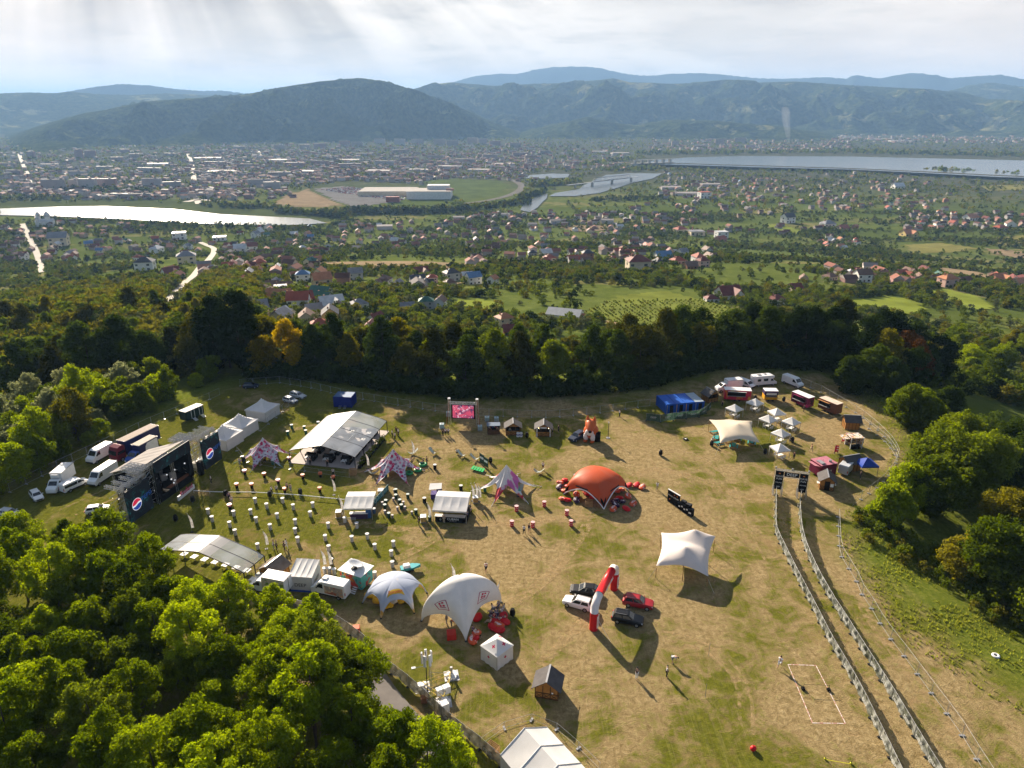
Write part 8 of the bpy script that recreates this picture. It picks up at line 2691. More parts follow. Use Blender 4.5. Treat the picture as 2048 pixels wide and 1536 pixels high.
# inflatable arch: red with white bends
ia, ib = at(1187, 1258), at(1228, 1178)
arz = atan2(ib.y - ia.y, ib.x - ia.x)
AL = (ib - ia).length
ar = thing('inflatable_arch', 'tall inflatable red and white arch over the show cars', 'inflatable arch', (ia + ib) / 2, arz)
REDV = mat('red_vinyl', (.55, .015, .02), .35, var=.06)
WHV = mat('white_vinyl', (.72, .66, .64), .4, var=.05)
AH = 4.6
h_ = AL / 2
MB().cyl(-h_, 0, 0, .62, .60, AH - 1.6, 16).build('leg', REDV, ar, smooth=False)
MB().cyl(h_, 0, 0, .62, .60, AH - 1.6, 16).build('leg', REDV, ar)
for s in (-1, 1):
 MB().tube([(s * h_, 0, AH - 1.62), (s * h_ * .985, 0, AH - .75), (s * h_ * .80, 0, AH - .05), (s * h_ * .62, 0, AH + .10)], .60, 16).build('bend', WHV, ar, smooth=True)
 MB().box(s * h_, -.60, .5, .7, .08, 2.0).build('white_panel', WHV, ar)
 text(ar, 'lettering', 'auto', (s * h_, -.66, 1.5), (pi / 2, pi / 2, 0), .55, REDP)
MB().tube([(-h_ * .62, 0, AH + .1), (0, 0, AH + .16), (h_ * .62, 0, AH + .1)], .61, 16).build('beam', REDV, ar, smooth=True)
text(ar, 'lettering', 'AUTOMOBILE', (0, -.63, AH - .02), (pi / 2 - .15, 0, 0), .55, WHT, ext=.02)
MB().tube([(-h_, 0, 2.8), (-h_ - 1.5, -3.0, 0)], .02, 4).build('guy_rope', WHT, ar)
# dark information wall and flight cases
da, db = at(1335, 1002), at(1358, 1016)
o = thing('information_wall', 'black display wall with a pale top edge right of the orange dome', 'display wall', (da + db) / 2, atan2(db.y - da.y, db.x - da.x))
DW = (db - da).length
MB().box(0, 0, .05, DW, .18, 2.5).build('panel', BLACKP, o)
MB().box(0, 0, 2.56, DW + .1, .26, .10).build('top_edge', WHITEP, o)
text(o, 'lettering', 'FOOD COURT', (0, -.10, 1.55), (pi / 2, 0, 0), .42, WHT)
for x in (-.9, .2, .9):
 MB().box(x, -.10, 2.0 if x > 0 else .7, .22, .02, .22).build('printed_mark', MATS['orange_mark'], o)
for i, (u, v, h) in enumerate(((1361, 1017, 1.3), (1366, 1020, 1.9), (1371, 1024, 1.5), (1376, 1027, 2.0), (1381, 1031, 1.4))):
 o = thing('flight_case', f"black printed flight case, {ordinal(i + 1)} from the display wall", 'case', at(u, v), -.75, 'black cases by the display wall')
 bevel(MB().box(0, 0, 0, .95, .8, h).build('body', BLACKP, o), .03)
 MB().box(0, -.42, h * .4, .5, .02, .3).build('white_print', WHT, o)
 MB().box(0, 0, h + .003, .97, .82, .04).build('lid', TRIM, o)
# orange inflatable animal and the dark car beside it
o = thing('inflatable_animal', 'big orange inflatable animal figure with a dark nose at the dark belt', 'inflatable', at(1180, 880), -.35)
ORV = mat('orange_vinyl', (.50, .11, .035), .4)
MB().blob(0, .6, 2.0, 1.7, 2.0, 1.7, 18, 11).build('body', ORV, o, smooth=True)
hd_ = MB().loft([[(c_[0] + r_ * cos(2 * pi * k / 14), c_[1], c_[2] + r_ * .8 * sin(2 * pi * k / 14)) for k in range(14)] for c_, r_ in (((0, .6, 4.0), .4), ((0, .2, 4.2), 1.25), ((.1, -.8, 4.0), 1.2), ((.3, -1.8, 3.5), .7), ((.5, -2.5, 3.2), .42))]).build('head', ORV, o, smooth=True)
MB().blob(.52, -2.65, 3.25, .36, .36, .32, 12, 7).build('nose', BLACKP, hd_, smooth=True)
for s in (-1, 1):
 MB().cyl(s * .8, .3, 4.9, .45, .04, 1.0, 10).build('ear', ORV, hd_)
 MB().blob(s * .8, -.9, 1.1, .55, .55, 1.1, 12, 7).build('leg', WHV, o, smooth=True)
 MB().blob(s * .8, -1.2, .3, .5, .7, .3, 12, 7).build('paw', ORV, o, smooth=True)
MB().blob(0, -1.0, 2.3, 1.0, .6, .8, 12, 7).build('chest', WHV, o, smooth=True)
car('suv', 'dark blue', 'dark off-road car parked beside the orange inflatable animal', (1165, 872), (1142, 884))
o = thing('loudspeaker', 'black loudspeaker box right of the orange inflatable animal', 'loudspeaker', at(1195, 882), -.2)
bevel(MB().box(0, 0, 0, 1.2, 1.0, 2.2).build('cabinet', BLACKP, o), .04)
MB().box(0, -.51, .3, 1.0, .03, 1.6).build('grille', DARKIN, o)
o = thing('lamp_post', 'thin black lamp post on a round base right of the inflatable animal', 'lamp post', at(1216, 876), 0)
MB().cyl(0, 0, 0, .45, .45, .10, 14).build('base', GREYM, o)
MB().cyl(0, 0, .10, .07, .05, 3.6, 8).build('pole', BLACKP, o)
MB().blob(0, 0, 3.85, .16, .16, .2, 10, 6).build('lamp_head', WHITEP, o)
for (u, v), lab in (((1036, 873), 'left one of two white drums before the pale striped stall'), ((1042, 873), 'right one of two white drums before the pale striped stall')):
 o = thing('plastic_drum', lab, 'drum', at(u, v), 0, 'white plastic drums')
 MB().cyl(0, 0, 0, .35, .35, 1.0, 14).build('body', WHITEP, o)
 MB().cyl(0, 0, .4, .355, .355, .25, 14).build('blue_band', BLUEC, o)
# mobile phone mast on a ballasted frame
mp_ = at(858, 1398)
ms = thing('phone_mast', 'slender mobile phone mast with white antennas on a ballasted frame', 'mast', mp_, .2)
MH = 7.6
MB().cyl(-.15, 0, 0, .07, .05, MH, 8).build('pole', DKFR, ms)
truss(MB(), (.35, .1, .5), (.35, .1, MH - 1.4), .22, 12, .02).build('lattice', GREYM, ms)
for a in (.4, 1.7, 2.9, 4.2, 5.3):
 x, y = .62 * cos(a), .62 * sin(a)
 an = MB().box(x, y, MH - 1.9, .30, .16, 1.7, a + pi / 2).build('antenna', WHITEP, ms)
 MB().tube([(0, 0, MH - 1.2), (x, y, MH - 1.2)], .03, 4).build('bracket', GREYM, an)
MB().tube([(-.1, 0, MH - 2.2), (-1.6, -.1, MH - 2.2)], .03, 4).box(-1.7, -.1, MH - 2.25, .5, .3, .12).build('lamp_arm', WHITEP, ms)
YBAR = mat('yellow_bar', (.62, .46, .10), .5)
bars = MB()
R1, R2, R3 = at(903, 1352) - mp_, at(888, 1405) - mp_, at(845, 1375) - mp_
Ri = Matrix.Rotation(-.2, 3, 'Z')
R1, R2, R3 = Ri @ R1, Ri @ R2, Ri @ R3
for z in (.35, 1.0):
 for a, c in ((R1, R2), (R1, R3), (R2, R3)):
  bars.tube([a + Vector((0, 0, z)), c + Vector((0, 0, z))], .05, 5)
bars.build('yellow_frame', YBAR, ms)
st_ = MB()
for q_ in (R1, R2):
 st_.tube([q_ + Vector((0, 0, .4)), (.35, .1, 4.2)], .025, 4)
st_.build('stay', GREYM, ms)
for k_, q_ in enumerate((R1, R2, R3)):
 bb = MB()
 for i in range(6):
  bb.cyl(q_.x + .55 * cos(i * 1.05), q_.y + .55 * sin(i * 1.05), 0, .30, .30, .28, 12)
 bb.cyl(q_.x, q_.y, .28, .3, .3, .28, 12)
 bb.build('ballast_weight', WHITEP, ms)
 MB().box(q_.x, q_.y, .005, 1.9, 1.9, .03).build('ground_plate', GREYM, ms)
MB().cyl(R1.x, R1.y, .5, .18, .18, 1.0, 8).build('winch', GREYM, ms)
for q_, s in ((Ri @ (at(879, 1392) - mp_), .85), (Ri @ (at(893, 1388) - mp_), .95), (Ri @ (at(888, 1425) - mp_), 1.15)):
 bevel(MB().box(q_.x, q_.y, .3, s, s * .8, s * 1.1, .3).build('equipment_cabinet', WHITEP, ms), .03)
MB().box(-.6, -.5, .2, .9, .7, .8).build('brown_crate', mat('brown_box', (.24, .11, .06), .7), ms)
# badminton court: tape lines, net
ct = [at(u, v) for u, v in ((1576, 1329), (1632, 1331), (1691, 1447), (1625, 1446))]
o = thing('court_lines', 'red and white tape rectangle of a small court on the grass', 'court lines', ct[0])
TAPE = pattern('barrier_tape_print', [(.70, .62, .58), (.52, .26, .22)], 3.0, .6, 'noise', thr=.5)
lm_ = MB()
for i in range(4):
 a, c = ct[i] - ct[0], ct[(i + 1) % 4] - ct[0]
 d = (c - a).normalized()
 lm_.box((a.x + c.x) / 2, (a.y + c.y) / 2, .004, (c - a).length, .09, .012 + .002 * i, atan2(d.y, d.x))
lm_.build('tape', TAPE, o)
n1_, n2_ = at(1606, 1379), at(1657, 1381)
o = thing('court_net', 'low dark net with two black posts across the taped court', 'net', n1_)
for q_ in (n1_, n2_):
 MB().box(q_.x - n1_.x, q_.y - n1_.y, 0, .4, .4, .3).cyl(q_.x - n1_.x, q_.y - n1_.y, .3, .03, .03, .6, 6).build('post', BLACKP, o)
MB().tube([(0, 0, .85), (n2_.x - n1_.x, n2_.y - n1_.y, .85)], .025, 4).build('net_cord', BLACKP, o)
vn_ = [at(1410, 1395), at(1417, 1312)]
o = thing('volleyball_net', 'thin grey net strung between two poles near the tyre tracks', 'net', vn_[0])
MB().cyl(0, 0, 0, .03, .03, 2.2, 6).cyl(vn_[1].x - vn_[0].x, vn_[1].y - vn_[0].y, 0, .03, .03, 2.2, 6).build('post', GREYM, o)
dv = vn_[1] - vn_[0]
MB().face([(0, 0, 1.5), (dv.x, dv.y, 1.5), (dv.x, dv.y, 2.2), (0, 0, 2.2)]).build('net', WIRE, o)
for (u, v), lab, m, s in (((1506, 1501), 'small red ball like buoy lying on the grass at the bottom', REDV, .42), ((1650, 1519), 'left yellow corner marker of the lower court', mat('lime_marker', (.55, .52, .03), .5), .16), ((1702, 1528), 'right yellow corner marker of the lower court', MATS['lime_marker'], .16)):
 o = thing('buoy' if s > .3 else 'court_marker', lab, 'buoy' if s > .3 else 'marker', at(u, v), .4)
 MB().blob(0, 0, s * .8, s, s * .8, s * .8, 12, 7).build('body', m, o, smooth=True)
 MB().cyl(0, 0, s * 1.55, .04, .03, .2, 6).build('handle', TRIM, o)
o = thing('ground_tape', 'thin yellow tape between the two lower court markers', 'tape', at(1650, 1519))
d = at(1702, 1528) - at(1650, 1519)
MB().box(d.x / 2, d.y / 2, .004, d.length, .06, .01, atan2(d.y, d.x)).build('tape', MATS['lime_marker'], o)
o = thing('car_tyre', 'pale tyre lying on the grassy bank at the far right', 'tyre', T(1991, 1313), 0)
MB().grid(lambda u, v: ((.36 + .16 * cos(2 * pi * v)) * cos(2 * pi * u), (.36 + .16 * cos(2 * pi * v)) * sin(2 * pi * u), .16 + .15 * sin(2 * pi * v)), 20, 8).build('tread', WHITEP, o, smooth=True)
MB().cyl(0, 0, .1, .2, .2, .12, 12).build('hub', TRIM, o)
o = thing('car_tyre', 'dark tyre lying on the shaded grass beyond the orange dome', 'tyre', at(1371, 879), 0)
MB().grid(lambda u, v: ((.42 + .16 * cos(2 * pi * v)) * cos(2 * pi * u), (.42 + .16 * cos(2 * pi * v)) * sin(2 * pi * u), .16 + .15 * sin(2 * pi * v)), 20, 8).build('tread', TYRE, o, smooth=True)
MB().cyl(0, 0, .1, .22, .22, .12, 12).build('hub', WHITEP, o)
# tyre tracks and the asphalt drive through the near wood
TRK = bpy.data.materials.new('worn_track')
TRK.use_nodes = True
t = TRK.node_tree
t.nodes.clear()
n = NB(t)
P_ = n.n('ShaderNodeNewGeometry').outputs['Position']
d1 = n.n('ShaderNodeBsdfDiffuse', {'Color': n.mix(n.noise(P_, 2.5, 4, .7), (.36, .25, .12), (.50, .36, .19))})
g1 = n.n('ShaderNodeBsdfTransparent')
fc = n.math('MULTIPLY', n.mapr(n.noise(P_, .9, 5, .75), .42, .62), .6)
t.links.new(n.n('ShaderNodeMixShader', {0: fc, 1: g1.outputs[0], 2: d1.outputs[0]}).outputs[0], n.n('ShaderNodeOutputMaterial').inputs[0])
for i, (px_, w_) in enumerate((([(1300, 1262), (1370, 1270), (1440, 1305), (1485, 1352), (1503, 1400), (1506, 1470)], .45), ([(1330, 1280), (1400, 1298), (1450, 1335), (1475, 1380), (1480, 1440)], .45), ([(1330, 905), (1380, 905), (1430, 935), (1475, 985), (1500, 1060), (1530, 1120)], .5), ([(1290, 900), (1330, 960), (1380, 1010), (1440, 1060), (1500, 1100)], .4),
       ([(1400, 1000), (1412, 1060), (1430, 1130), (1425, 1200)], .4), ([(1560, 1000), (1575, 1080), (1620, 1180), (1690, 1310), (1800, 1500)], 1.4), ([(1690, 1080), (1720, 1200), (1800, 1320), (1900, 1450), (1990, 1560)], 1.6), ([(1578, 985), (1500, 1000), (1400, 960), (1300, 940), (1240, 985)], 2.2), ([(1190, 1030), (1100, 1040), (1000, 1045), (950, 1050)], 2.4), ([(900, 1060), (820, 1060), (740, 1050), (640, 1040)], 2.0), ([(1020, 1210), (1090, 1160), (1150, 1090), (1180, 1040)], 2.0), ([(1590, 965), (1560, 930), (1600, 880), (1640, 850)], 2.6), ([(790, 1120), (850, 1090), (890, 1060)], 1.8), ([(1080, 1330), (1130, 1280), (1170, 1240)], 1.6), ([(150, 1030), (260, 985), (340, 950)], .6), ([(120, 1020), (220, 975), (300, 940)], .6))):
 struct(ribbon('track', px_, w_, TRK, lift=.006 + .003 * i, sub=10))
struct(ribbon('road', None, 3.4, mat('drive_asphalt', (.16, .145, .135), .85, scale=.6), lift=.012, pts=[at(655, 1285), at(735, 1345), at(770, 1390), at(810, 1440), at(862, 1500), at(920, 1570)]))
# grass patches, smoke far away
sm = bpy.data.materials.new('smoke')
sm.use_nodes = True
t = sm.node_tree
t.nodes.clear()
n = NB(t)
g_ = n.n('ShaderNodeVolumePrincipled', {'Color': (.85, .87, .9, 1), 'Density': .0045})
t.links.new(g_.outputs[0], n.n('ShaderNodeOutputMaterial').inputs['Volume'])
q0 = at(1577, 291, FLOOR)
kq = (q0.y * CP - (q0.z - CAM_H) * SP) / FPX
o = MB().loft([[(q0.x + dx * kq + w * kq * cos(2 * pi * k / 10), q0.y + w * kq * sin(2 * pi * k / 10), FLOOR + z * kq) for k in range(10)] for z, dx, w in ((0, 0, 2), (12, -2, 4), (28, -6, 6), (45, -11, 8), (62, -14, 9), (72, -17, 6))]).build('smoke', sm, smooth=True)
tag(o, kind='stuff')
# ---------------------------------------------------------------- people
SKIN = mat('skin', (.50, .30, .21), .6, var=.05)
HAIRC = {'dark': mat('hair_dark', (.022, .014, .010), .7), 'brown': mat('hair_brown', (.09, .05, .03), .7), 'fair': mat('hair_fair', (.30, .20, .10), .7)}
CL = {k: mat('cloth_' + k, c, .85, var=.1, scale=4) for k, c in {'white': (.72, .71, .70), 'black': (.014, .014, .016), 'grey': (.26, .27, .29), 'blue': (.05, .08, .20), 'brown': (.20, .10, .06), 'red': (.42, .03, .03), 'orange': (.55, .12, .03), 'denim': (.08, .12, .20), 'purple': (.12, .06, .18), 'beige': (.45, .36, .26), 'teal': (.04, .22, .22)}.items()}
def skin_mesh(name, verts, edges, radii, root, sub=1):
 me = bpy.data.meshes.new(name)
 me.from_pydata(verts, edges, [])
 o = bpy.data.objects.new(name + '_skeleton', me)
 col.objects.link(o)
 m = o.modifiers.new('skin', 'SKIN')
 sv = me.skin_vertices[0].data
 for i, r_ in enumerate(radii):
  sv[i].radius = (r_, r_) if not isinstance(r_, tuple) else r_
  sv[i].use_root = i == root
 s = o.modifiers.new('sub', 'SUBSURF')
 s.levels = sub
 s.render_levels = sub
 dg = bpy.context.evaluated_depsgraph_get()
 out = bpy.data.meshes.new_from_object(o.evaluated_get(dg))
 out.name = name
 out.polygons.foreach_set('use_smooth', [True] * len(out.polygons))
 bpy.data.objects.remove(o)
 bpy.data.meshes.remove(me)
 return out
def pose(kind):
 """joint positions (x to the side, -y ahead, z up) of a 1.75 m adult"""
 J = dict(hip=(0, 0, .95), waist=(0, 0, 1.10), chest=(0, -.01, 1.32), neck=(0, -.01, 1.49), head=(0, -.03, 1.58), crown=(0, -.02, 1.73))
 for s, n_ in ((-1, 'l'), (1, 'r')):
  J[n_ + 'hipj'] = (s * .09, 0, .92)
  J[n_ + 'knee'] = (s * .10, -.02, .50)
  J[n_ + 'ank'] = (s * .105, .02, .08)
  J[n_ + 'toe'] = (s * .12, -.16, .03)
  J[n_ + 'sho'] = (s * .18, 0, 1.42)
  J[n_ + 'elb'] = (s * .24, .03, 1.14)
  J[n_ + 'wri'] = (s * .25, -.06, .90)
 if kind == 'walk':
  J.update(lknee=(-.10, -.20, .53), lank=(-.10, -.24, .09), ltoe=(-.11, -.42, .06), rknee=(.10, .06, .50), rank=(.10, .30, .16), rtoe=(.11, .18, .04), lelb=(-.24, .14, 1.16), lwri=(-.24, .06, .94), relb=(.24, -.12, 1.17), rwri=(.22, -.28, 1.02))
 if kind == 'run':
  J.update(lknee=(-.10, -.34, .66), lank=(-.10, -.30, .26), ltoe=(-.11, -.46, .16), rknee=(.10, .14, .50), rank=(.10, .42, .22), rtoe=(.11, .38, .06), chest=(0, -.10, 1.30), neck=(0, -.14, 1.46), head=(0, -.19, 1.54), crown=(0, -.21, 1.68), lsho=(-.18, -.08, 1.40), rsho=(.18, -.10, 1.40),
    lelb=(-.30, .14, 1.22), lwri=(-.27, -.06, 1.12), relb=(.32, -.28, 1.24), rwri=(.24, -.42, 1.34))
 if kind == 'bend':
  J.update(waist=(0, -.12, 1.02), chest=(0, -.32, 1.08), neck=(0, -.50, 1.06), head=(0, -.60, 1.03), crown=(0, -.74, 1.00), lsho=(-.18, -.40, 1.06), rsho=(.18, -.40, 1.06), lelb=(-.20, -.46, .78), lwri=(-.14, -.44, .55), relb=(.20, -.46, .78), rwri=(.14, -.44, .55))
 if kind == 'sit':                     # low in a beanbag
  dz = -.58
  J = {k: (v[0], v[1], v[2] + dz) for k, v in J.items()}
  for s, n_ in ((-1, 'l'), (1, 'r')):
   J[n_ + 'knee'] = (s * .14, -.42, .50)
   J[n_ + 'ank'] = (s * .13, -.72, .10)
   J[n_ + 'toe'] = (s * .14, -.90, .05)
   J[n_ + 'elb'] = (s * .27, -.08, .60)
   J[n_ + 'wri'] = (s * .14, -.28, .55)
  J.update(chest=(0, .12, .74), neck=(0, .17, .90), head=(0, .14, .99), crown=(0, .17, 1.14), lsho=(-.18, .13, .83), rsho=(.18, .13, .83), waist=(0, .05, .52), hip=(0, 0, .36))
 if kind == 'phone':
  J.update(relb=(.25, -.06, 1.16), rwri=(.14, -.24, 1.36), lelb=(-.24, .0, 1.14), lwri=(-.15, -.22, 1.10))
 return J
def figure(kind):
 J = pose(kind)
 V, E, Rr, ix = [], [], [], {}
 def add(nm, p, r_):
  ix[nm] = len(V)
  V.append(tuple(p))
  Rr.append(r_)
  return ix[nm]
 def link(a, c):
  E.append((ix[a], ix[c]))
 for nm, r_ in (('hip', (.145, .115)), ('waist', (.125, .10)), ('chest', (.155, .11)), ('neck', .055), ('head', (.080, .092)), ('crown', .070)):
  add(nm, J[nm], r_)
 for a, c in (('hip', 'waist'), ('waist', 'chest'), ('chest', 'neck'), ('neck', 'head'), ('head', 'crown')):
  link(a, c)
 fwd = (Vector(J['head']) - Vector(J['neck']))
 add('nose', Vector(J['head']) + Vector((0, -.115, .0)), .016)
 link('head', 'nose')
 for n_ in 'lr':
  for nm, r_ in (('hipj', .092), ('knee', .060), ('ank', .040), ('toe', .036), ('sho', .062), ('elb', .042), ('wri', .027)):
   add(n_ + nm, J[n_ + nm], r_)
  for a, c in (('hip', n_ + 'hipj'), (n_ + 'hipj', n_ + 'knee'), (n_ + 'knee', n_ + 'ank'), (n_ + 'ank', n_ + 'toe'), ('chest', n_ + 'sho'), (n_ + 'sho', n_ + 'elb'), (n_ + 'elb', n_ + 'wri')):
   link(a, c)
  w, e = Vector(J[n_ + 'wri']), Vector(J[n_ + 'elb'])
  d = (w - e).normalized()
  side = d.cross(Vector((1, 0, 0))).normalized()
  add(n_ + 'palm', w + d * .075, (.034, .018))
  link(n_ + 'wri', n_ + 'palm')
  for k, (o_, l_) in enumerate(((-.030, .060), (-.010, .072), (.010, .068), (.030, .052))):
   add(f'{n_}f{k}', w + d * (.105 + l_ * .6) + side * o_ + Vector((0, -.012, 0)), .0085)
   link(n_ + 'palm', f'{n_}f{k}')
  add(n_ + 'th', w + d * .08 + side * -.06, .010)
  link(n_ + 'wri', n_ + 'th')
 body = skin_mesh('person', V, E, Rr, 0)
 def sub(names, grow, nm, cut=None):
  idm = {k: i for i, k in enumerate(names)}
  vs = [V[ix[k]] for k in names]
  es = [(idm_a, idm_b) for a, c in E for idm_a, idm_b in [(idm.get(next((k for k in names if ix[k] == a), None)), idm.get(next((k for k in names if ix[k] == c), None)))] if idm_a is not None and idm_b is not None]
  rr_ = []
  for k in names:
   r_ = Rr[ix[k]]
   rr_.append(tuple(q * grow + .012 for q in r_) if isinstance(r_, tuple) else r_ * grow + .012)
  if cut:
   for (k, to, f_) in cut:
    i = idm[k]
    vs[i] = tuple(Vector(vs[i]).lerp(Vector(V[ix[to]]), f_))
  return skin_mesh(nm, vs, es, rr_, 0)
 shirt = sub(['waist', 'hip', 'chest', 'lsho', 'rsho', 'lelb', 'relb'], 1.06, 'shirt', [('lelb', 'lsho', .45), ('relb', 'rsho', .45)])
 trousers = sub(['hip', 'lhipj', 'rhipj', 'lknee', 'rknee', 'lank', 'rank'], 1.08, 'trousers')
 shorts = sub(['hip', 'lhipj', 'rhipj', 'lknee', 'rknee'], 1.12, 'shorts')
 hd, cr = Vector(J['head']), Vector(J['crown'])
 up = (cr - hd).normalized()
 hb = MB().blob(0, 0, 0, .098, .108, .10, 12, 8)
 hair = hb.mesh('hair', True)
 for v in hair.vertices:
  if v.co.y < -.04 and v.co.z < .03:
   v.co.y = -.04
 q_ = up.to_track_quat('Z', 'Y')
 hair.transform(Matrix.Translation(cr.lerp(hd, .38) + Vector((0, .022, .012))) @ q_.to_matrix().to_4x4())
 return dict(body=body, shirt=shirt, trousers=trousers, shorts=shorts, hair=hair)
FIG = {k: figure(k) for k in ('stand', 'walk', 'run', 'bend', 'sit', 'phone')}
for k, d in FIG.items():
 for me in d.values():
  me.materials.clear()
  me.materials.append(SKIN)
def person(px, kind, top, bottom, label, face=None, shorts=False, hair='dark', p=None, group=None, z=0.0):
 """face: yaw of the look direction, 0 = towards the camera"""
 p = at(*px) if p is None else p
 f = FIG[kind]
 b_ = bpy.data.objects.new('person', f['body'])
 col.objects.link(b_)
 b_.location = p + Vector((0, 0, z))
 b_.rotation_euler = (0, 0, rnd.uniform(-1, 1) if face is None else face)
 b_.scale = (1.12, 1.12, 1.12)
 tag(b_, label, 'person', group)
 for nm, me, m in (('shirt', f['shirt'], CL[top]), ('shorts' if shorts else 'trousers', f['shorts' if shorts else 'trousers'], CL[bottom]), ('hair', f['hair'], HAIRC[hair])):
  o = bpy.data.objects.new(nm, me)
  col.objects.link(o)
  o.parent = b_
  o.material_slots[0].link = 'OBJECT'
  o.material_slots[0].material = m
 return b_
for a in (((1273, 1358), 'phone', 'black', 'white', 'woman in white trousers and a dark top raising her hands', .3), ((1333, 1354), 'stand', 'white', 'black', 'person in a white shirt and black trousers standing on the lower field', 1.4), ((1344, 1326), 'bend', 'white', 'grey', 'person in white bending down near the net pole', 1.2, True),
  ((1558, 1336), 'run', 'white', 'white', 'person in white running beside the taped court', 2.4, True), ((972, 1144), 'walk', 'white', 'black', 'person in a white shirt walking alone above the white dome tent', .3, True), ((1048, 1069), 'walk', 'white', 'black', 'person in a white shirt beside a red barrel', 2.8),
  ((1058, 1066), 'walk', 'black', 'beige', 'person in a black top and pale shorts beside a red barrel', 2.8, True), ((1314, 981), 'walk', 'white', 'beige', 'person in long white walking between the orange dome and display wall', 3.0), ((1086, 940), 'stand', 'white', 'brown', 'person in white top and brown shorts near the orange dome', 3.0, True),
  ((886, 873), 'stand', 'black', 'black', 'person dressed in black in the trio before the outdoor screen', 3.1), ((891, 871), 'stand', 'white', 'black', 'middle person of the trio before the outdoor screen', 3.1), ((897, 871), 'stand', 'white', 'black', 'rightmost person of the trio before the outdoor screen', 3.1),
  ((423, 967), 'stand', 'white', 'black', 'person in a white shirt standing in the stage shadow', -1.2), ((480, 931), 'stand', 'white', 'grey', 'person in a white shirt at the fence corner by the pagodas', 1.0), ((459, 1001), 'walk', 'purple', 'black', 'person in purple dancing near the tape', 1.0), ((464, 1009), 'stand', 'white', 'grey', 'person in white with pale hair near the tape and pink barrel', .5, False, 'fair'),
  ((544, 989), 'walk', 'white', 'black', 'person in a white shirt leaning over a rubbish bag on the tape', 1.5), ((554, 987), 'stand', 'white', 'black', 'person in white and black trousers behind the tape', .4), ((575, 982), 'stand', 'grey', 'black', 'left person of the pair at an orange barrel table', .2), ((582, 984), 'stand', 'beige', 'grey', 'right person of the pair at an orange barrel table', -.2),
  ((667, 953), 'stand', 'white', 'black', 'waiter in white shirt in front of the marquee deck', 0), ((785, 875), 'stand', 'white', 'black', 'waiter in white, leftmost of the group at the marquee corner', 2), ((790, 880), 'stand', 'white', 'black', 'waiter in white, nearest of the group at the marquee corner', 1), ((797, 872), 'stand', 'white', 'black', 'waiter in white, rightmost of the group at the marquee corner', -2), ((793, 868), 'stand', 'black', 'black', 'person in black at the back of the group at the marquee corner', 3),
  ((621, 931), 'stand', 'black', 'black', 'person in black on the front edge of the marquee deck', 0), ((655, 934), 'stand', 'black', 'black', 'person in black between two sofas at the marquee front', 0.5), ((548, 1099), 'stand', 'white', 'grey', 'left person in white behind the wooden hut', 2), ((554, 1101), 'stand', 'black', 'black', 'short person in black behind the wooden hut', 2), ((573, 1097), 'walk', 'white', 'white', 'right person in white walking behind the wooden hut', 1.6), ((569, 1101), 'stand', 'black', 'black', 'person in black partly hidden behind the white van roof', 2),
  ((838, 1051), 'stand', 'black', 'black', 'person in black beside the yellow tank left of the black bar', 1.5), ((888, 1046), 'stand', 'beige', 'beige', 'person in beige in front of the black bar counter', 2.9), ((935, 1040), 'stand', 'blue', 'black', 'person in blue at the right end of the black bar', -1.5), ((942, 1031), 'stand', 'grey', 'black', 'person in grey behind the right end of the black bar', -1.5), ((743, 1000), 'stand', 'red', 'black', 'person in red under the letter board bar awning', 2), ((735, 1014), 'stand', 'white', 'black', 'person in white at the counter of the letter board bar', 2),
  ((1444, 814), 'stand', 'black', 'black', 'person in black between red trailer and first gazebo', 0), ((1622, 904), 'walk', 'brown', 'beige', 'person in brown walking between gazebos and stalls', 1.5), ((1587, 919), 'stand', 'black', 'black', 'person in black standing near the lowest gazebo', 0), ((1644, 938), 'walk', 'white', 'red', 'person in white by the flap of the maroon trailer', 2), ((1607, 824), 'stand', 'black', 'black', 'person in black at the end of the purple trailer', 1), ((854, 929), 'stand', 'black', 'black', 'person in black standing beside the green rings', -1),
  ((893, 1248), 'stand', 'grey', 'grey', 'person in grey left of the orange bending person', 1.5), ((903, 1254), 'bend', 'orange', 'beige', 'person in orange bending under the white dome tent', 1.3), ((1239, 834), 'stand', 'white', 'black', 'person in white far back at the dark belt fence', 2), ((1105, 866), 'stand', 'grey', 'black', 'person in grey right of the bulb lit stall', 1), ((1117, 864), 'stand', 'black', 'black', 'person in black right of the bulb lit stall', -1), ((1020, 870), 'stand', 'teal', 'black', 'person in teal at the counter of the pale striped stall', 3.1), ((980, 868), 'stand', 'black', 'brown', 'person in black at the small dark kiosk', 3.1), ((995, 868), 'stand', 'brown', 'black', 'person in brown at the small dark kiosk', 2.9),
  ((1724, 893), 'stand', 'teal', 'black', 'person in teal behind the comic printed stall', 1), ((1720, 958), 'stand', 'black', 'black', 'person in black beside the silver van', 1), ((1580, 884), 'sit', 'black', 'black', 'person in black seated under the rightmost gazebo', 1)):
 person(a[0], a[1], a[2], a[3], a[4], a[5], a[6] if len(a) > 6 else False, a[7] if len(a) > 7 else 'dark')
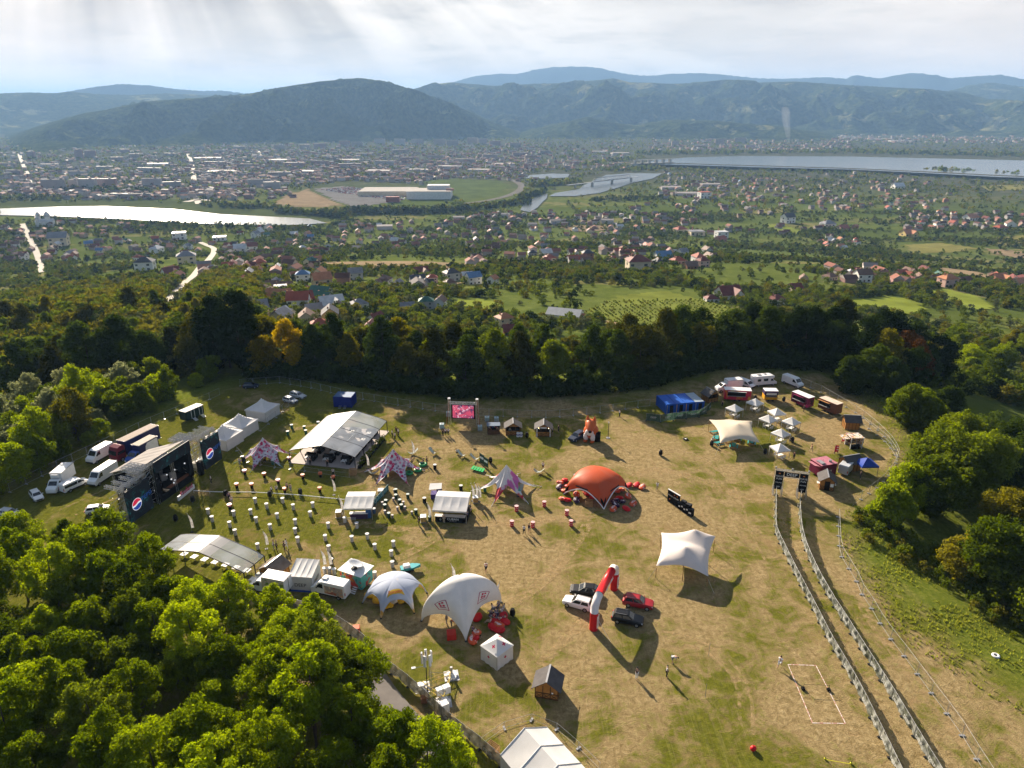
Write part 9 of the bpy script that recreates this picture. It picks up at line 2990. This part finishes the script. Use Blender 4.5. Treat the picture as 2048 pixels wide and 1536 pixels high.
# the circle of seated people beside the white dome
cols = ['white', 'blue', 'white', 'grey', 'denim', 'white', 'red', 'white']
cr_ = []
for i, (x, y) in enumerate(((1560, 600), (1605, 590), (1650, 600), (1545, 640), (1590, 645), (1640, 635), (1575, 680), (1620, 700), (1540, 715), (1660, 690))):
 u, v = 620 + x / 4.266, 1080 + y / 4.266
 o = person((u, v), 'sit', cols[i % 8], ['denim', 'black', 'beige'][i % 3], None, rnd.uniform(0, 6.28), False, ['dark', 'brown', 'fair'][i % 3], group='people sitting in a circle by the white dome')
 cr_.append((u, o, cols[i % 8]))
g_ = {}
for u, o, c in cr_:
 g_.setdefault(c, []).append((u, o))
for c, l_ in g_.items():
 label_row(l_, f'seated person in {c}', 'in the circle right of the white dome')
for (u, v), top, lab, f_ in (((951, 1271), 'white', 'person in white lolling on a printed beanbag at the first aid tent', 1.0), ((947, 1265), 'purple', 'person in purple on a beanbag at the first aid tent', 1.2), ((846, 928), 'black', 'person in black sitting in a green ring', -1.0), ((914, 908), 'white', 'person in white reclining on the grass by the deck chairs', 1.2), ((806, 944), 'denim', 'person in denim under the right floral tent', .4), ((799, 945), 'teal', 'person in teal under the right floral tent', .8), ((820, 936), 'black', 'person in black under the right floral tent', -.6), ((522, 918), 'black', 'person in black under the left floral tent, leftmost', .6),
      ((531, 922), 'red', 'person in red under the left floral tent', .1), ((541, 919), 'black', 'person in black under the left floral tent, rightmost', -.4), ((1009, 968), 'red', 'person in red under the splashed star tent', .5), ((1017, 970), 'black', 'person in black under the splashed star tent, left of two', -.2), ((1024, 966), 'black', 'person in black under the splashed star tent, right of two', -.8), ((783, 1198), 'white', 'person in white among the yellow beanbags', .2), ((762, 1195), 'white', 'child in white at the left arch of the small arched tent', .3), ((1204, 1003), 'white', 'person in black and white at the orange dome front leg', .1)):
 person((u, v), 'sit' if u != 1204 else 'stand', top, 'black' if top != 'black' else 'denim', lab, f_)
# pattern objects that only served to be copied
def drop(o):
 for c in kids(o):
  drop(c)
 bpy.data.objects.remove(o)
for o in [o for o in bpy.data.objects if o.parent is None and o.location.z < -500 and o.type == 'EMPTY']:
 drop(o)
# ---------------------------------------------------------------- haze: the air of the whole valley
hm = bpy.data.materials.new('haze')
hm.use_nodes = True
t = hm.node_tree
t.nodes.clear()
n = NB(t)
pv = n.n('ShaderNodeVolumePrincipled', {'Color': (.32, .56, .94, 1), 'Density': 6.2e-5, 'Anisotropy': .1})
t.links.new(pv.outputs[0], n.n('ShaderNodeOutputMaterial').inputs['Volume'])
ZT = 760
hb = MB().box(0, 12000, FLOOR - 8, 70000, 60000, ZT - FLOOR + 8).build('haze', hm)
tag(hb, kind='stuff')
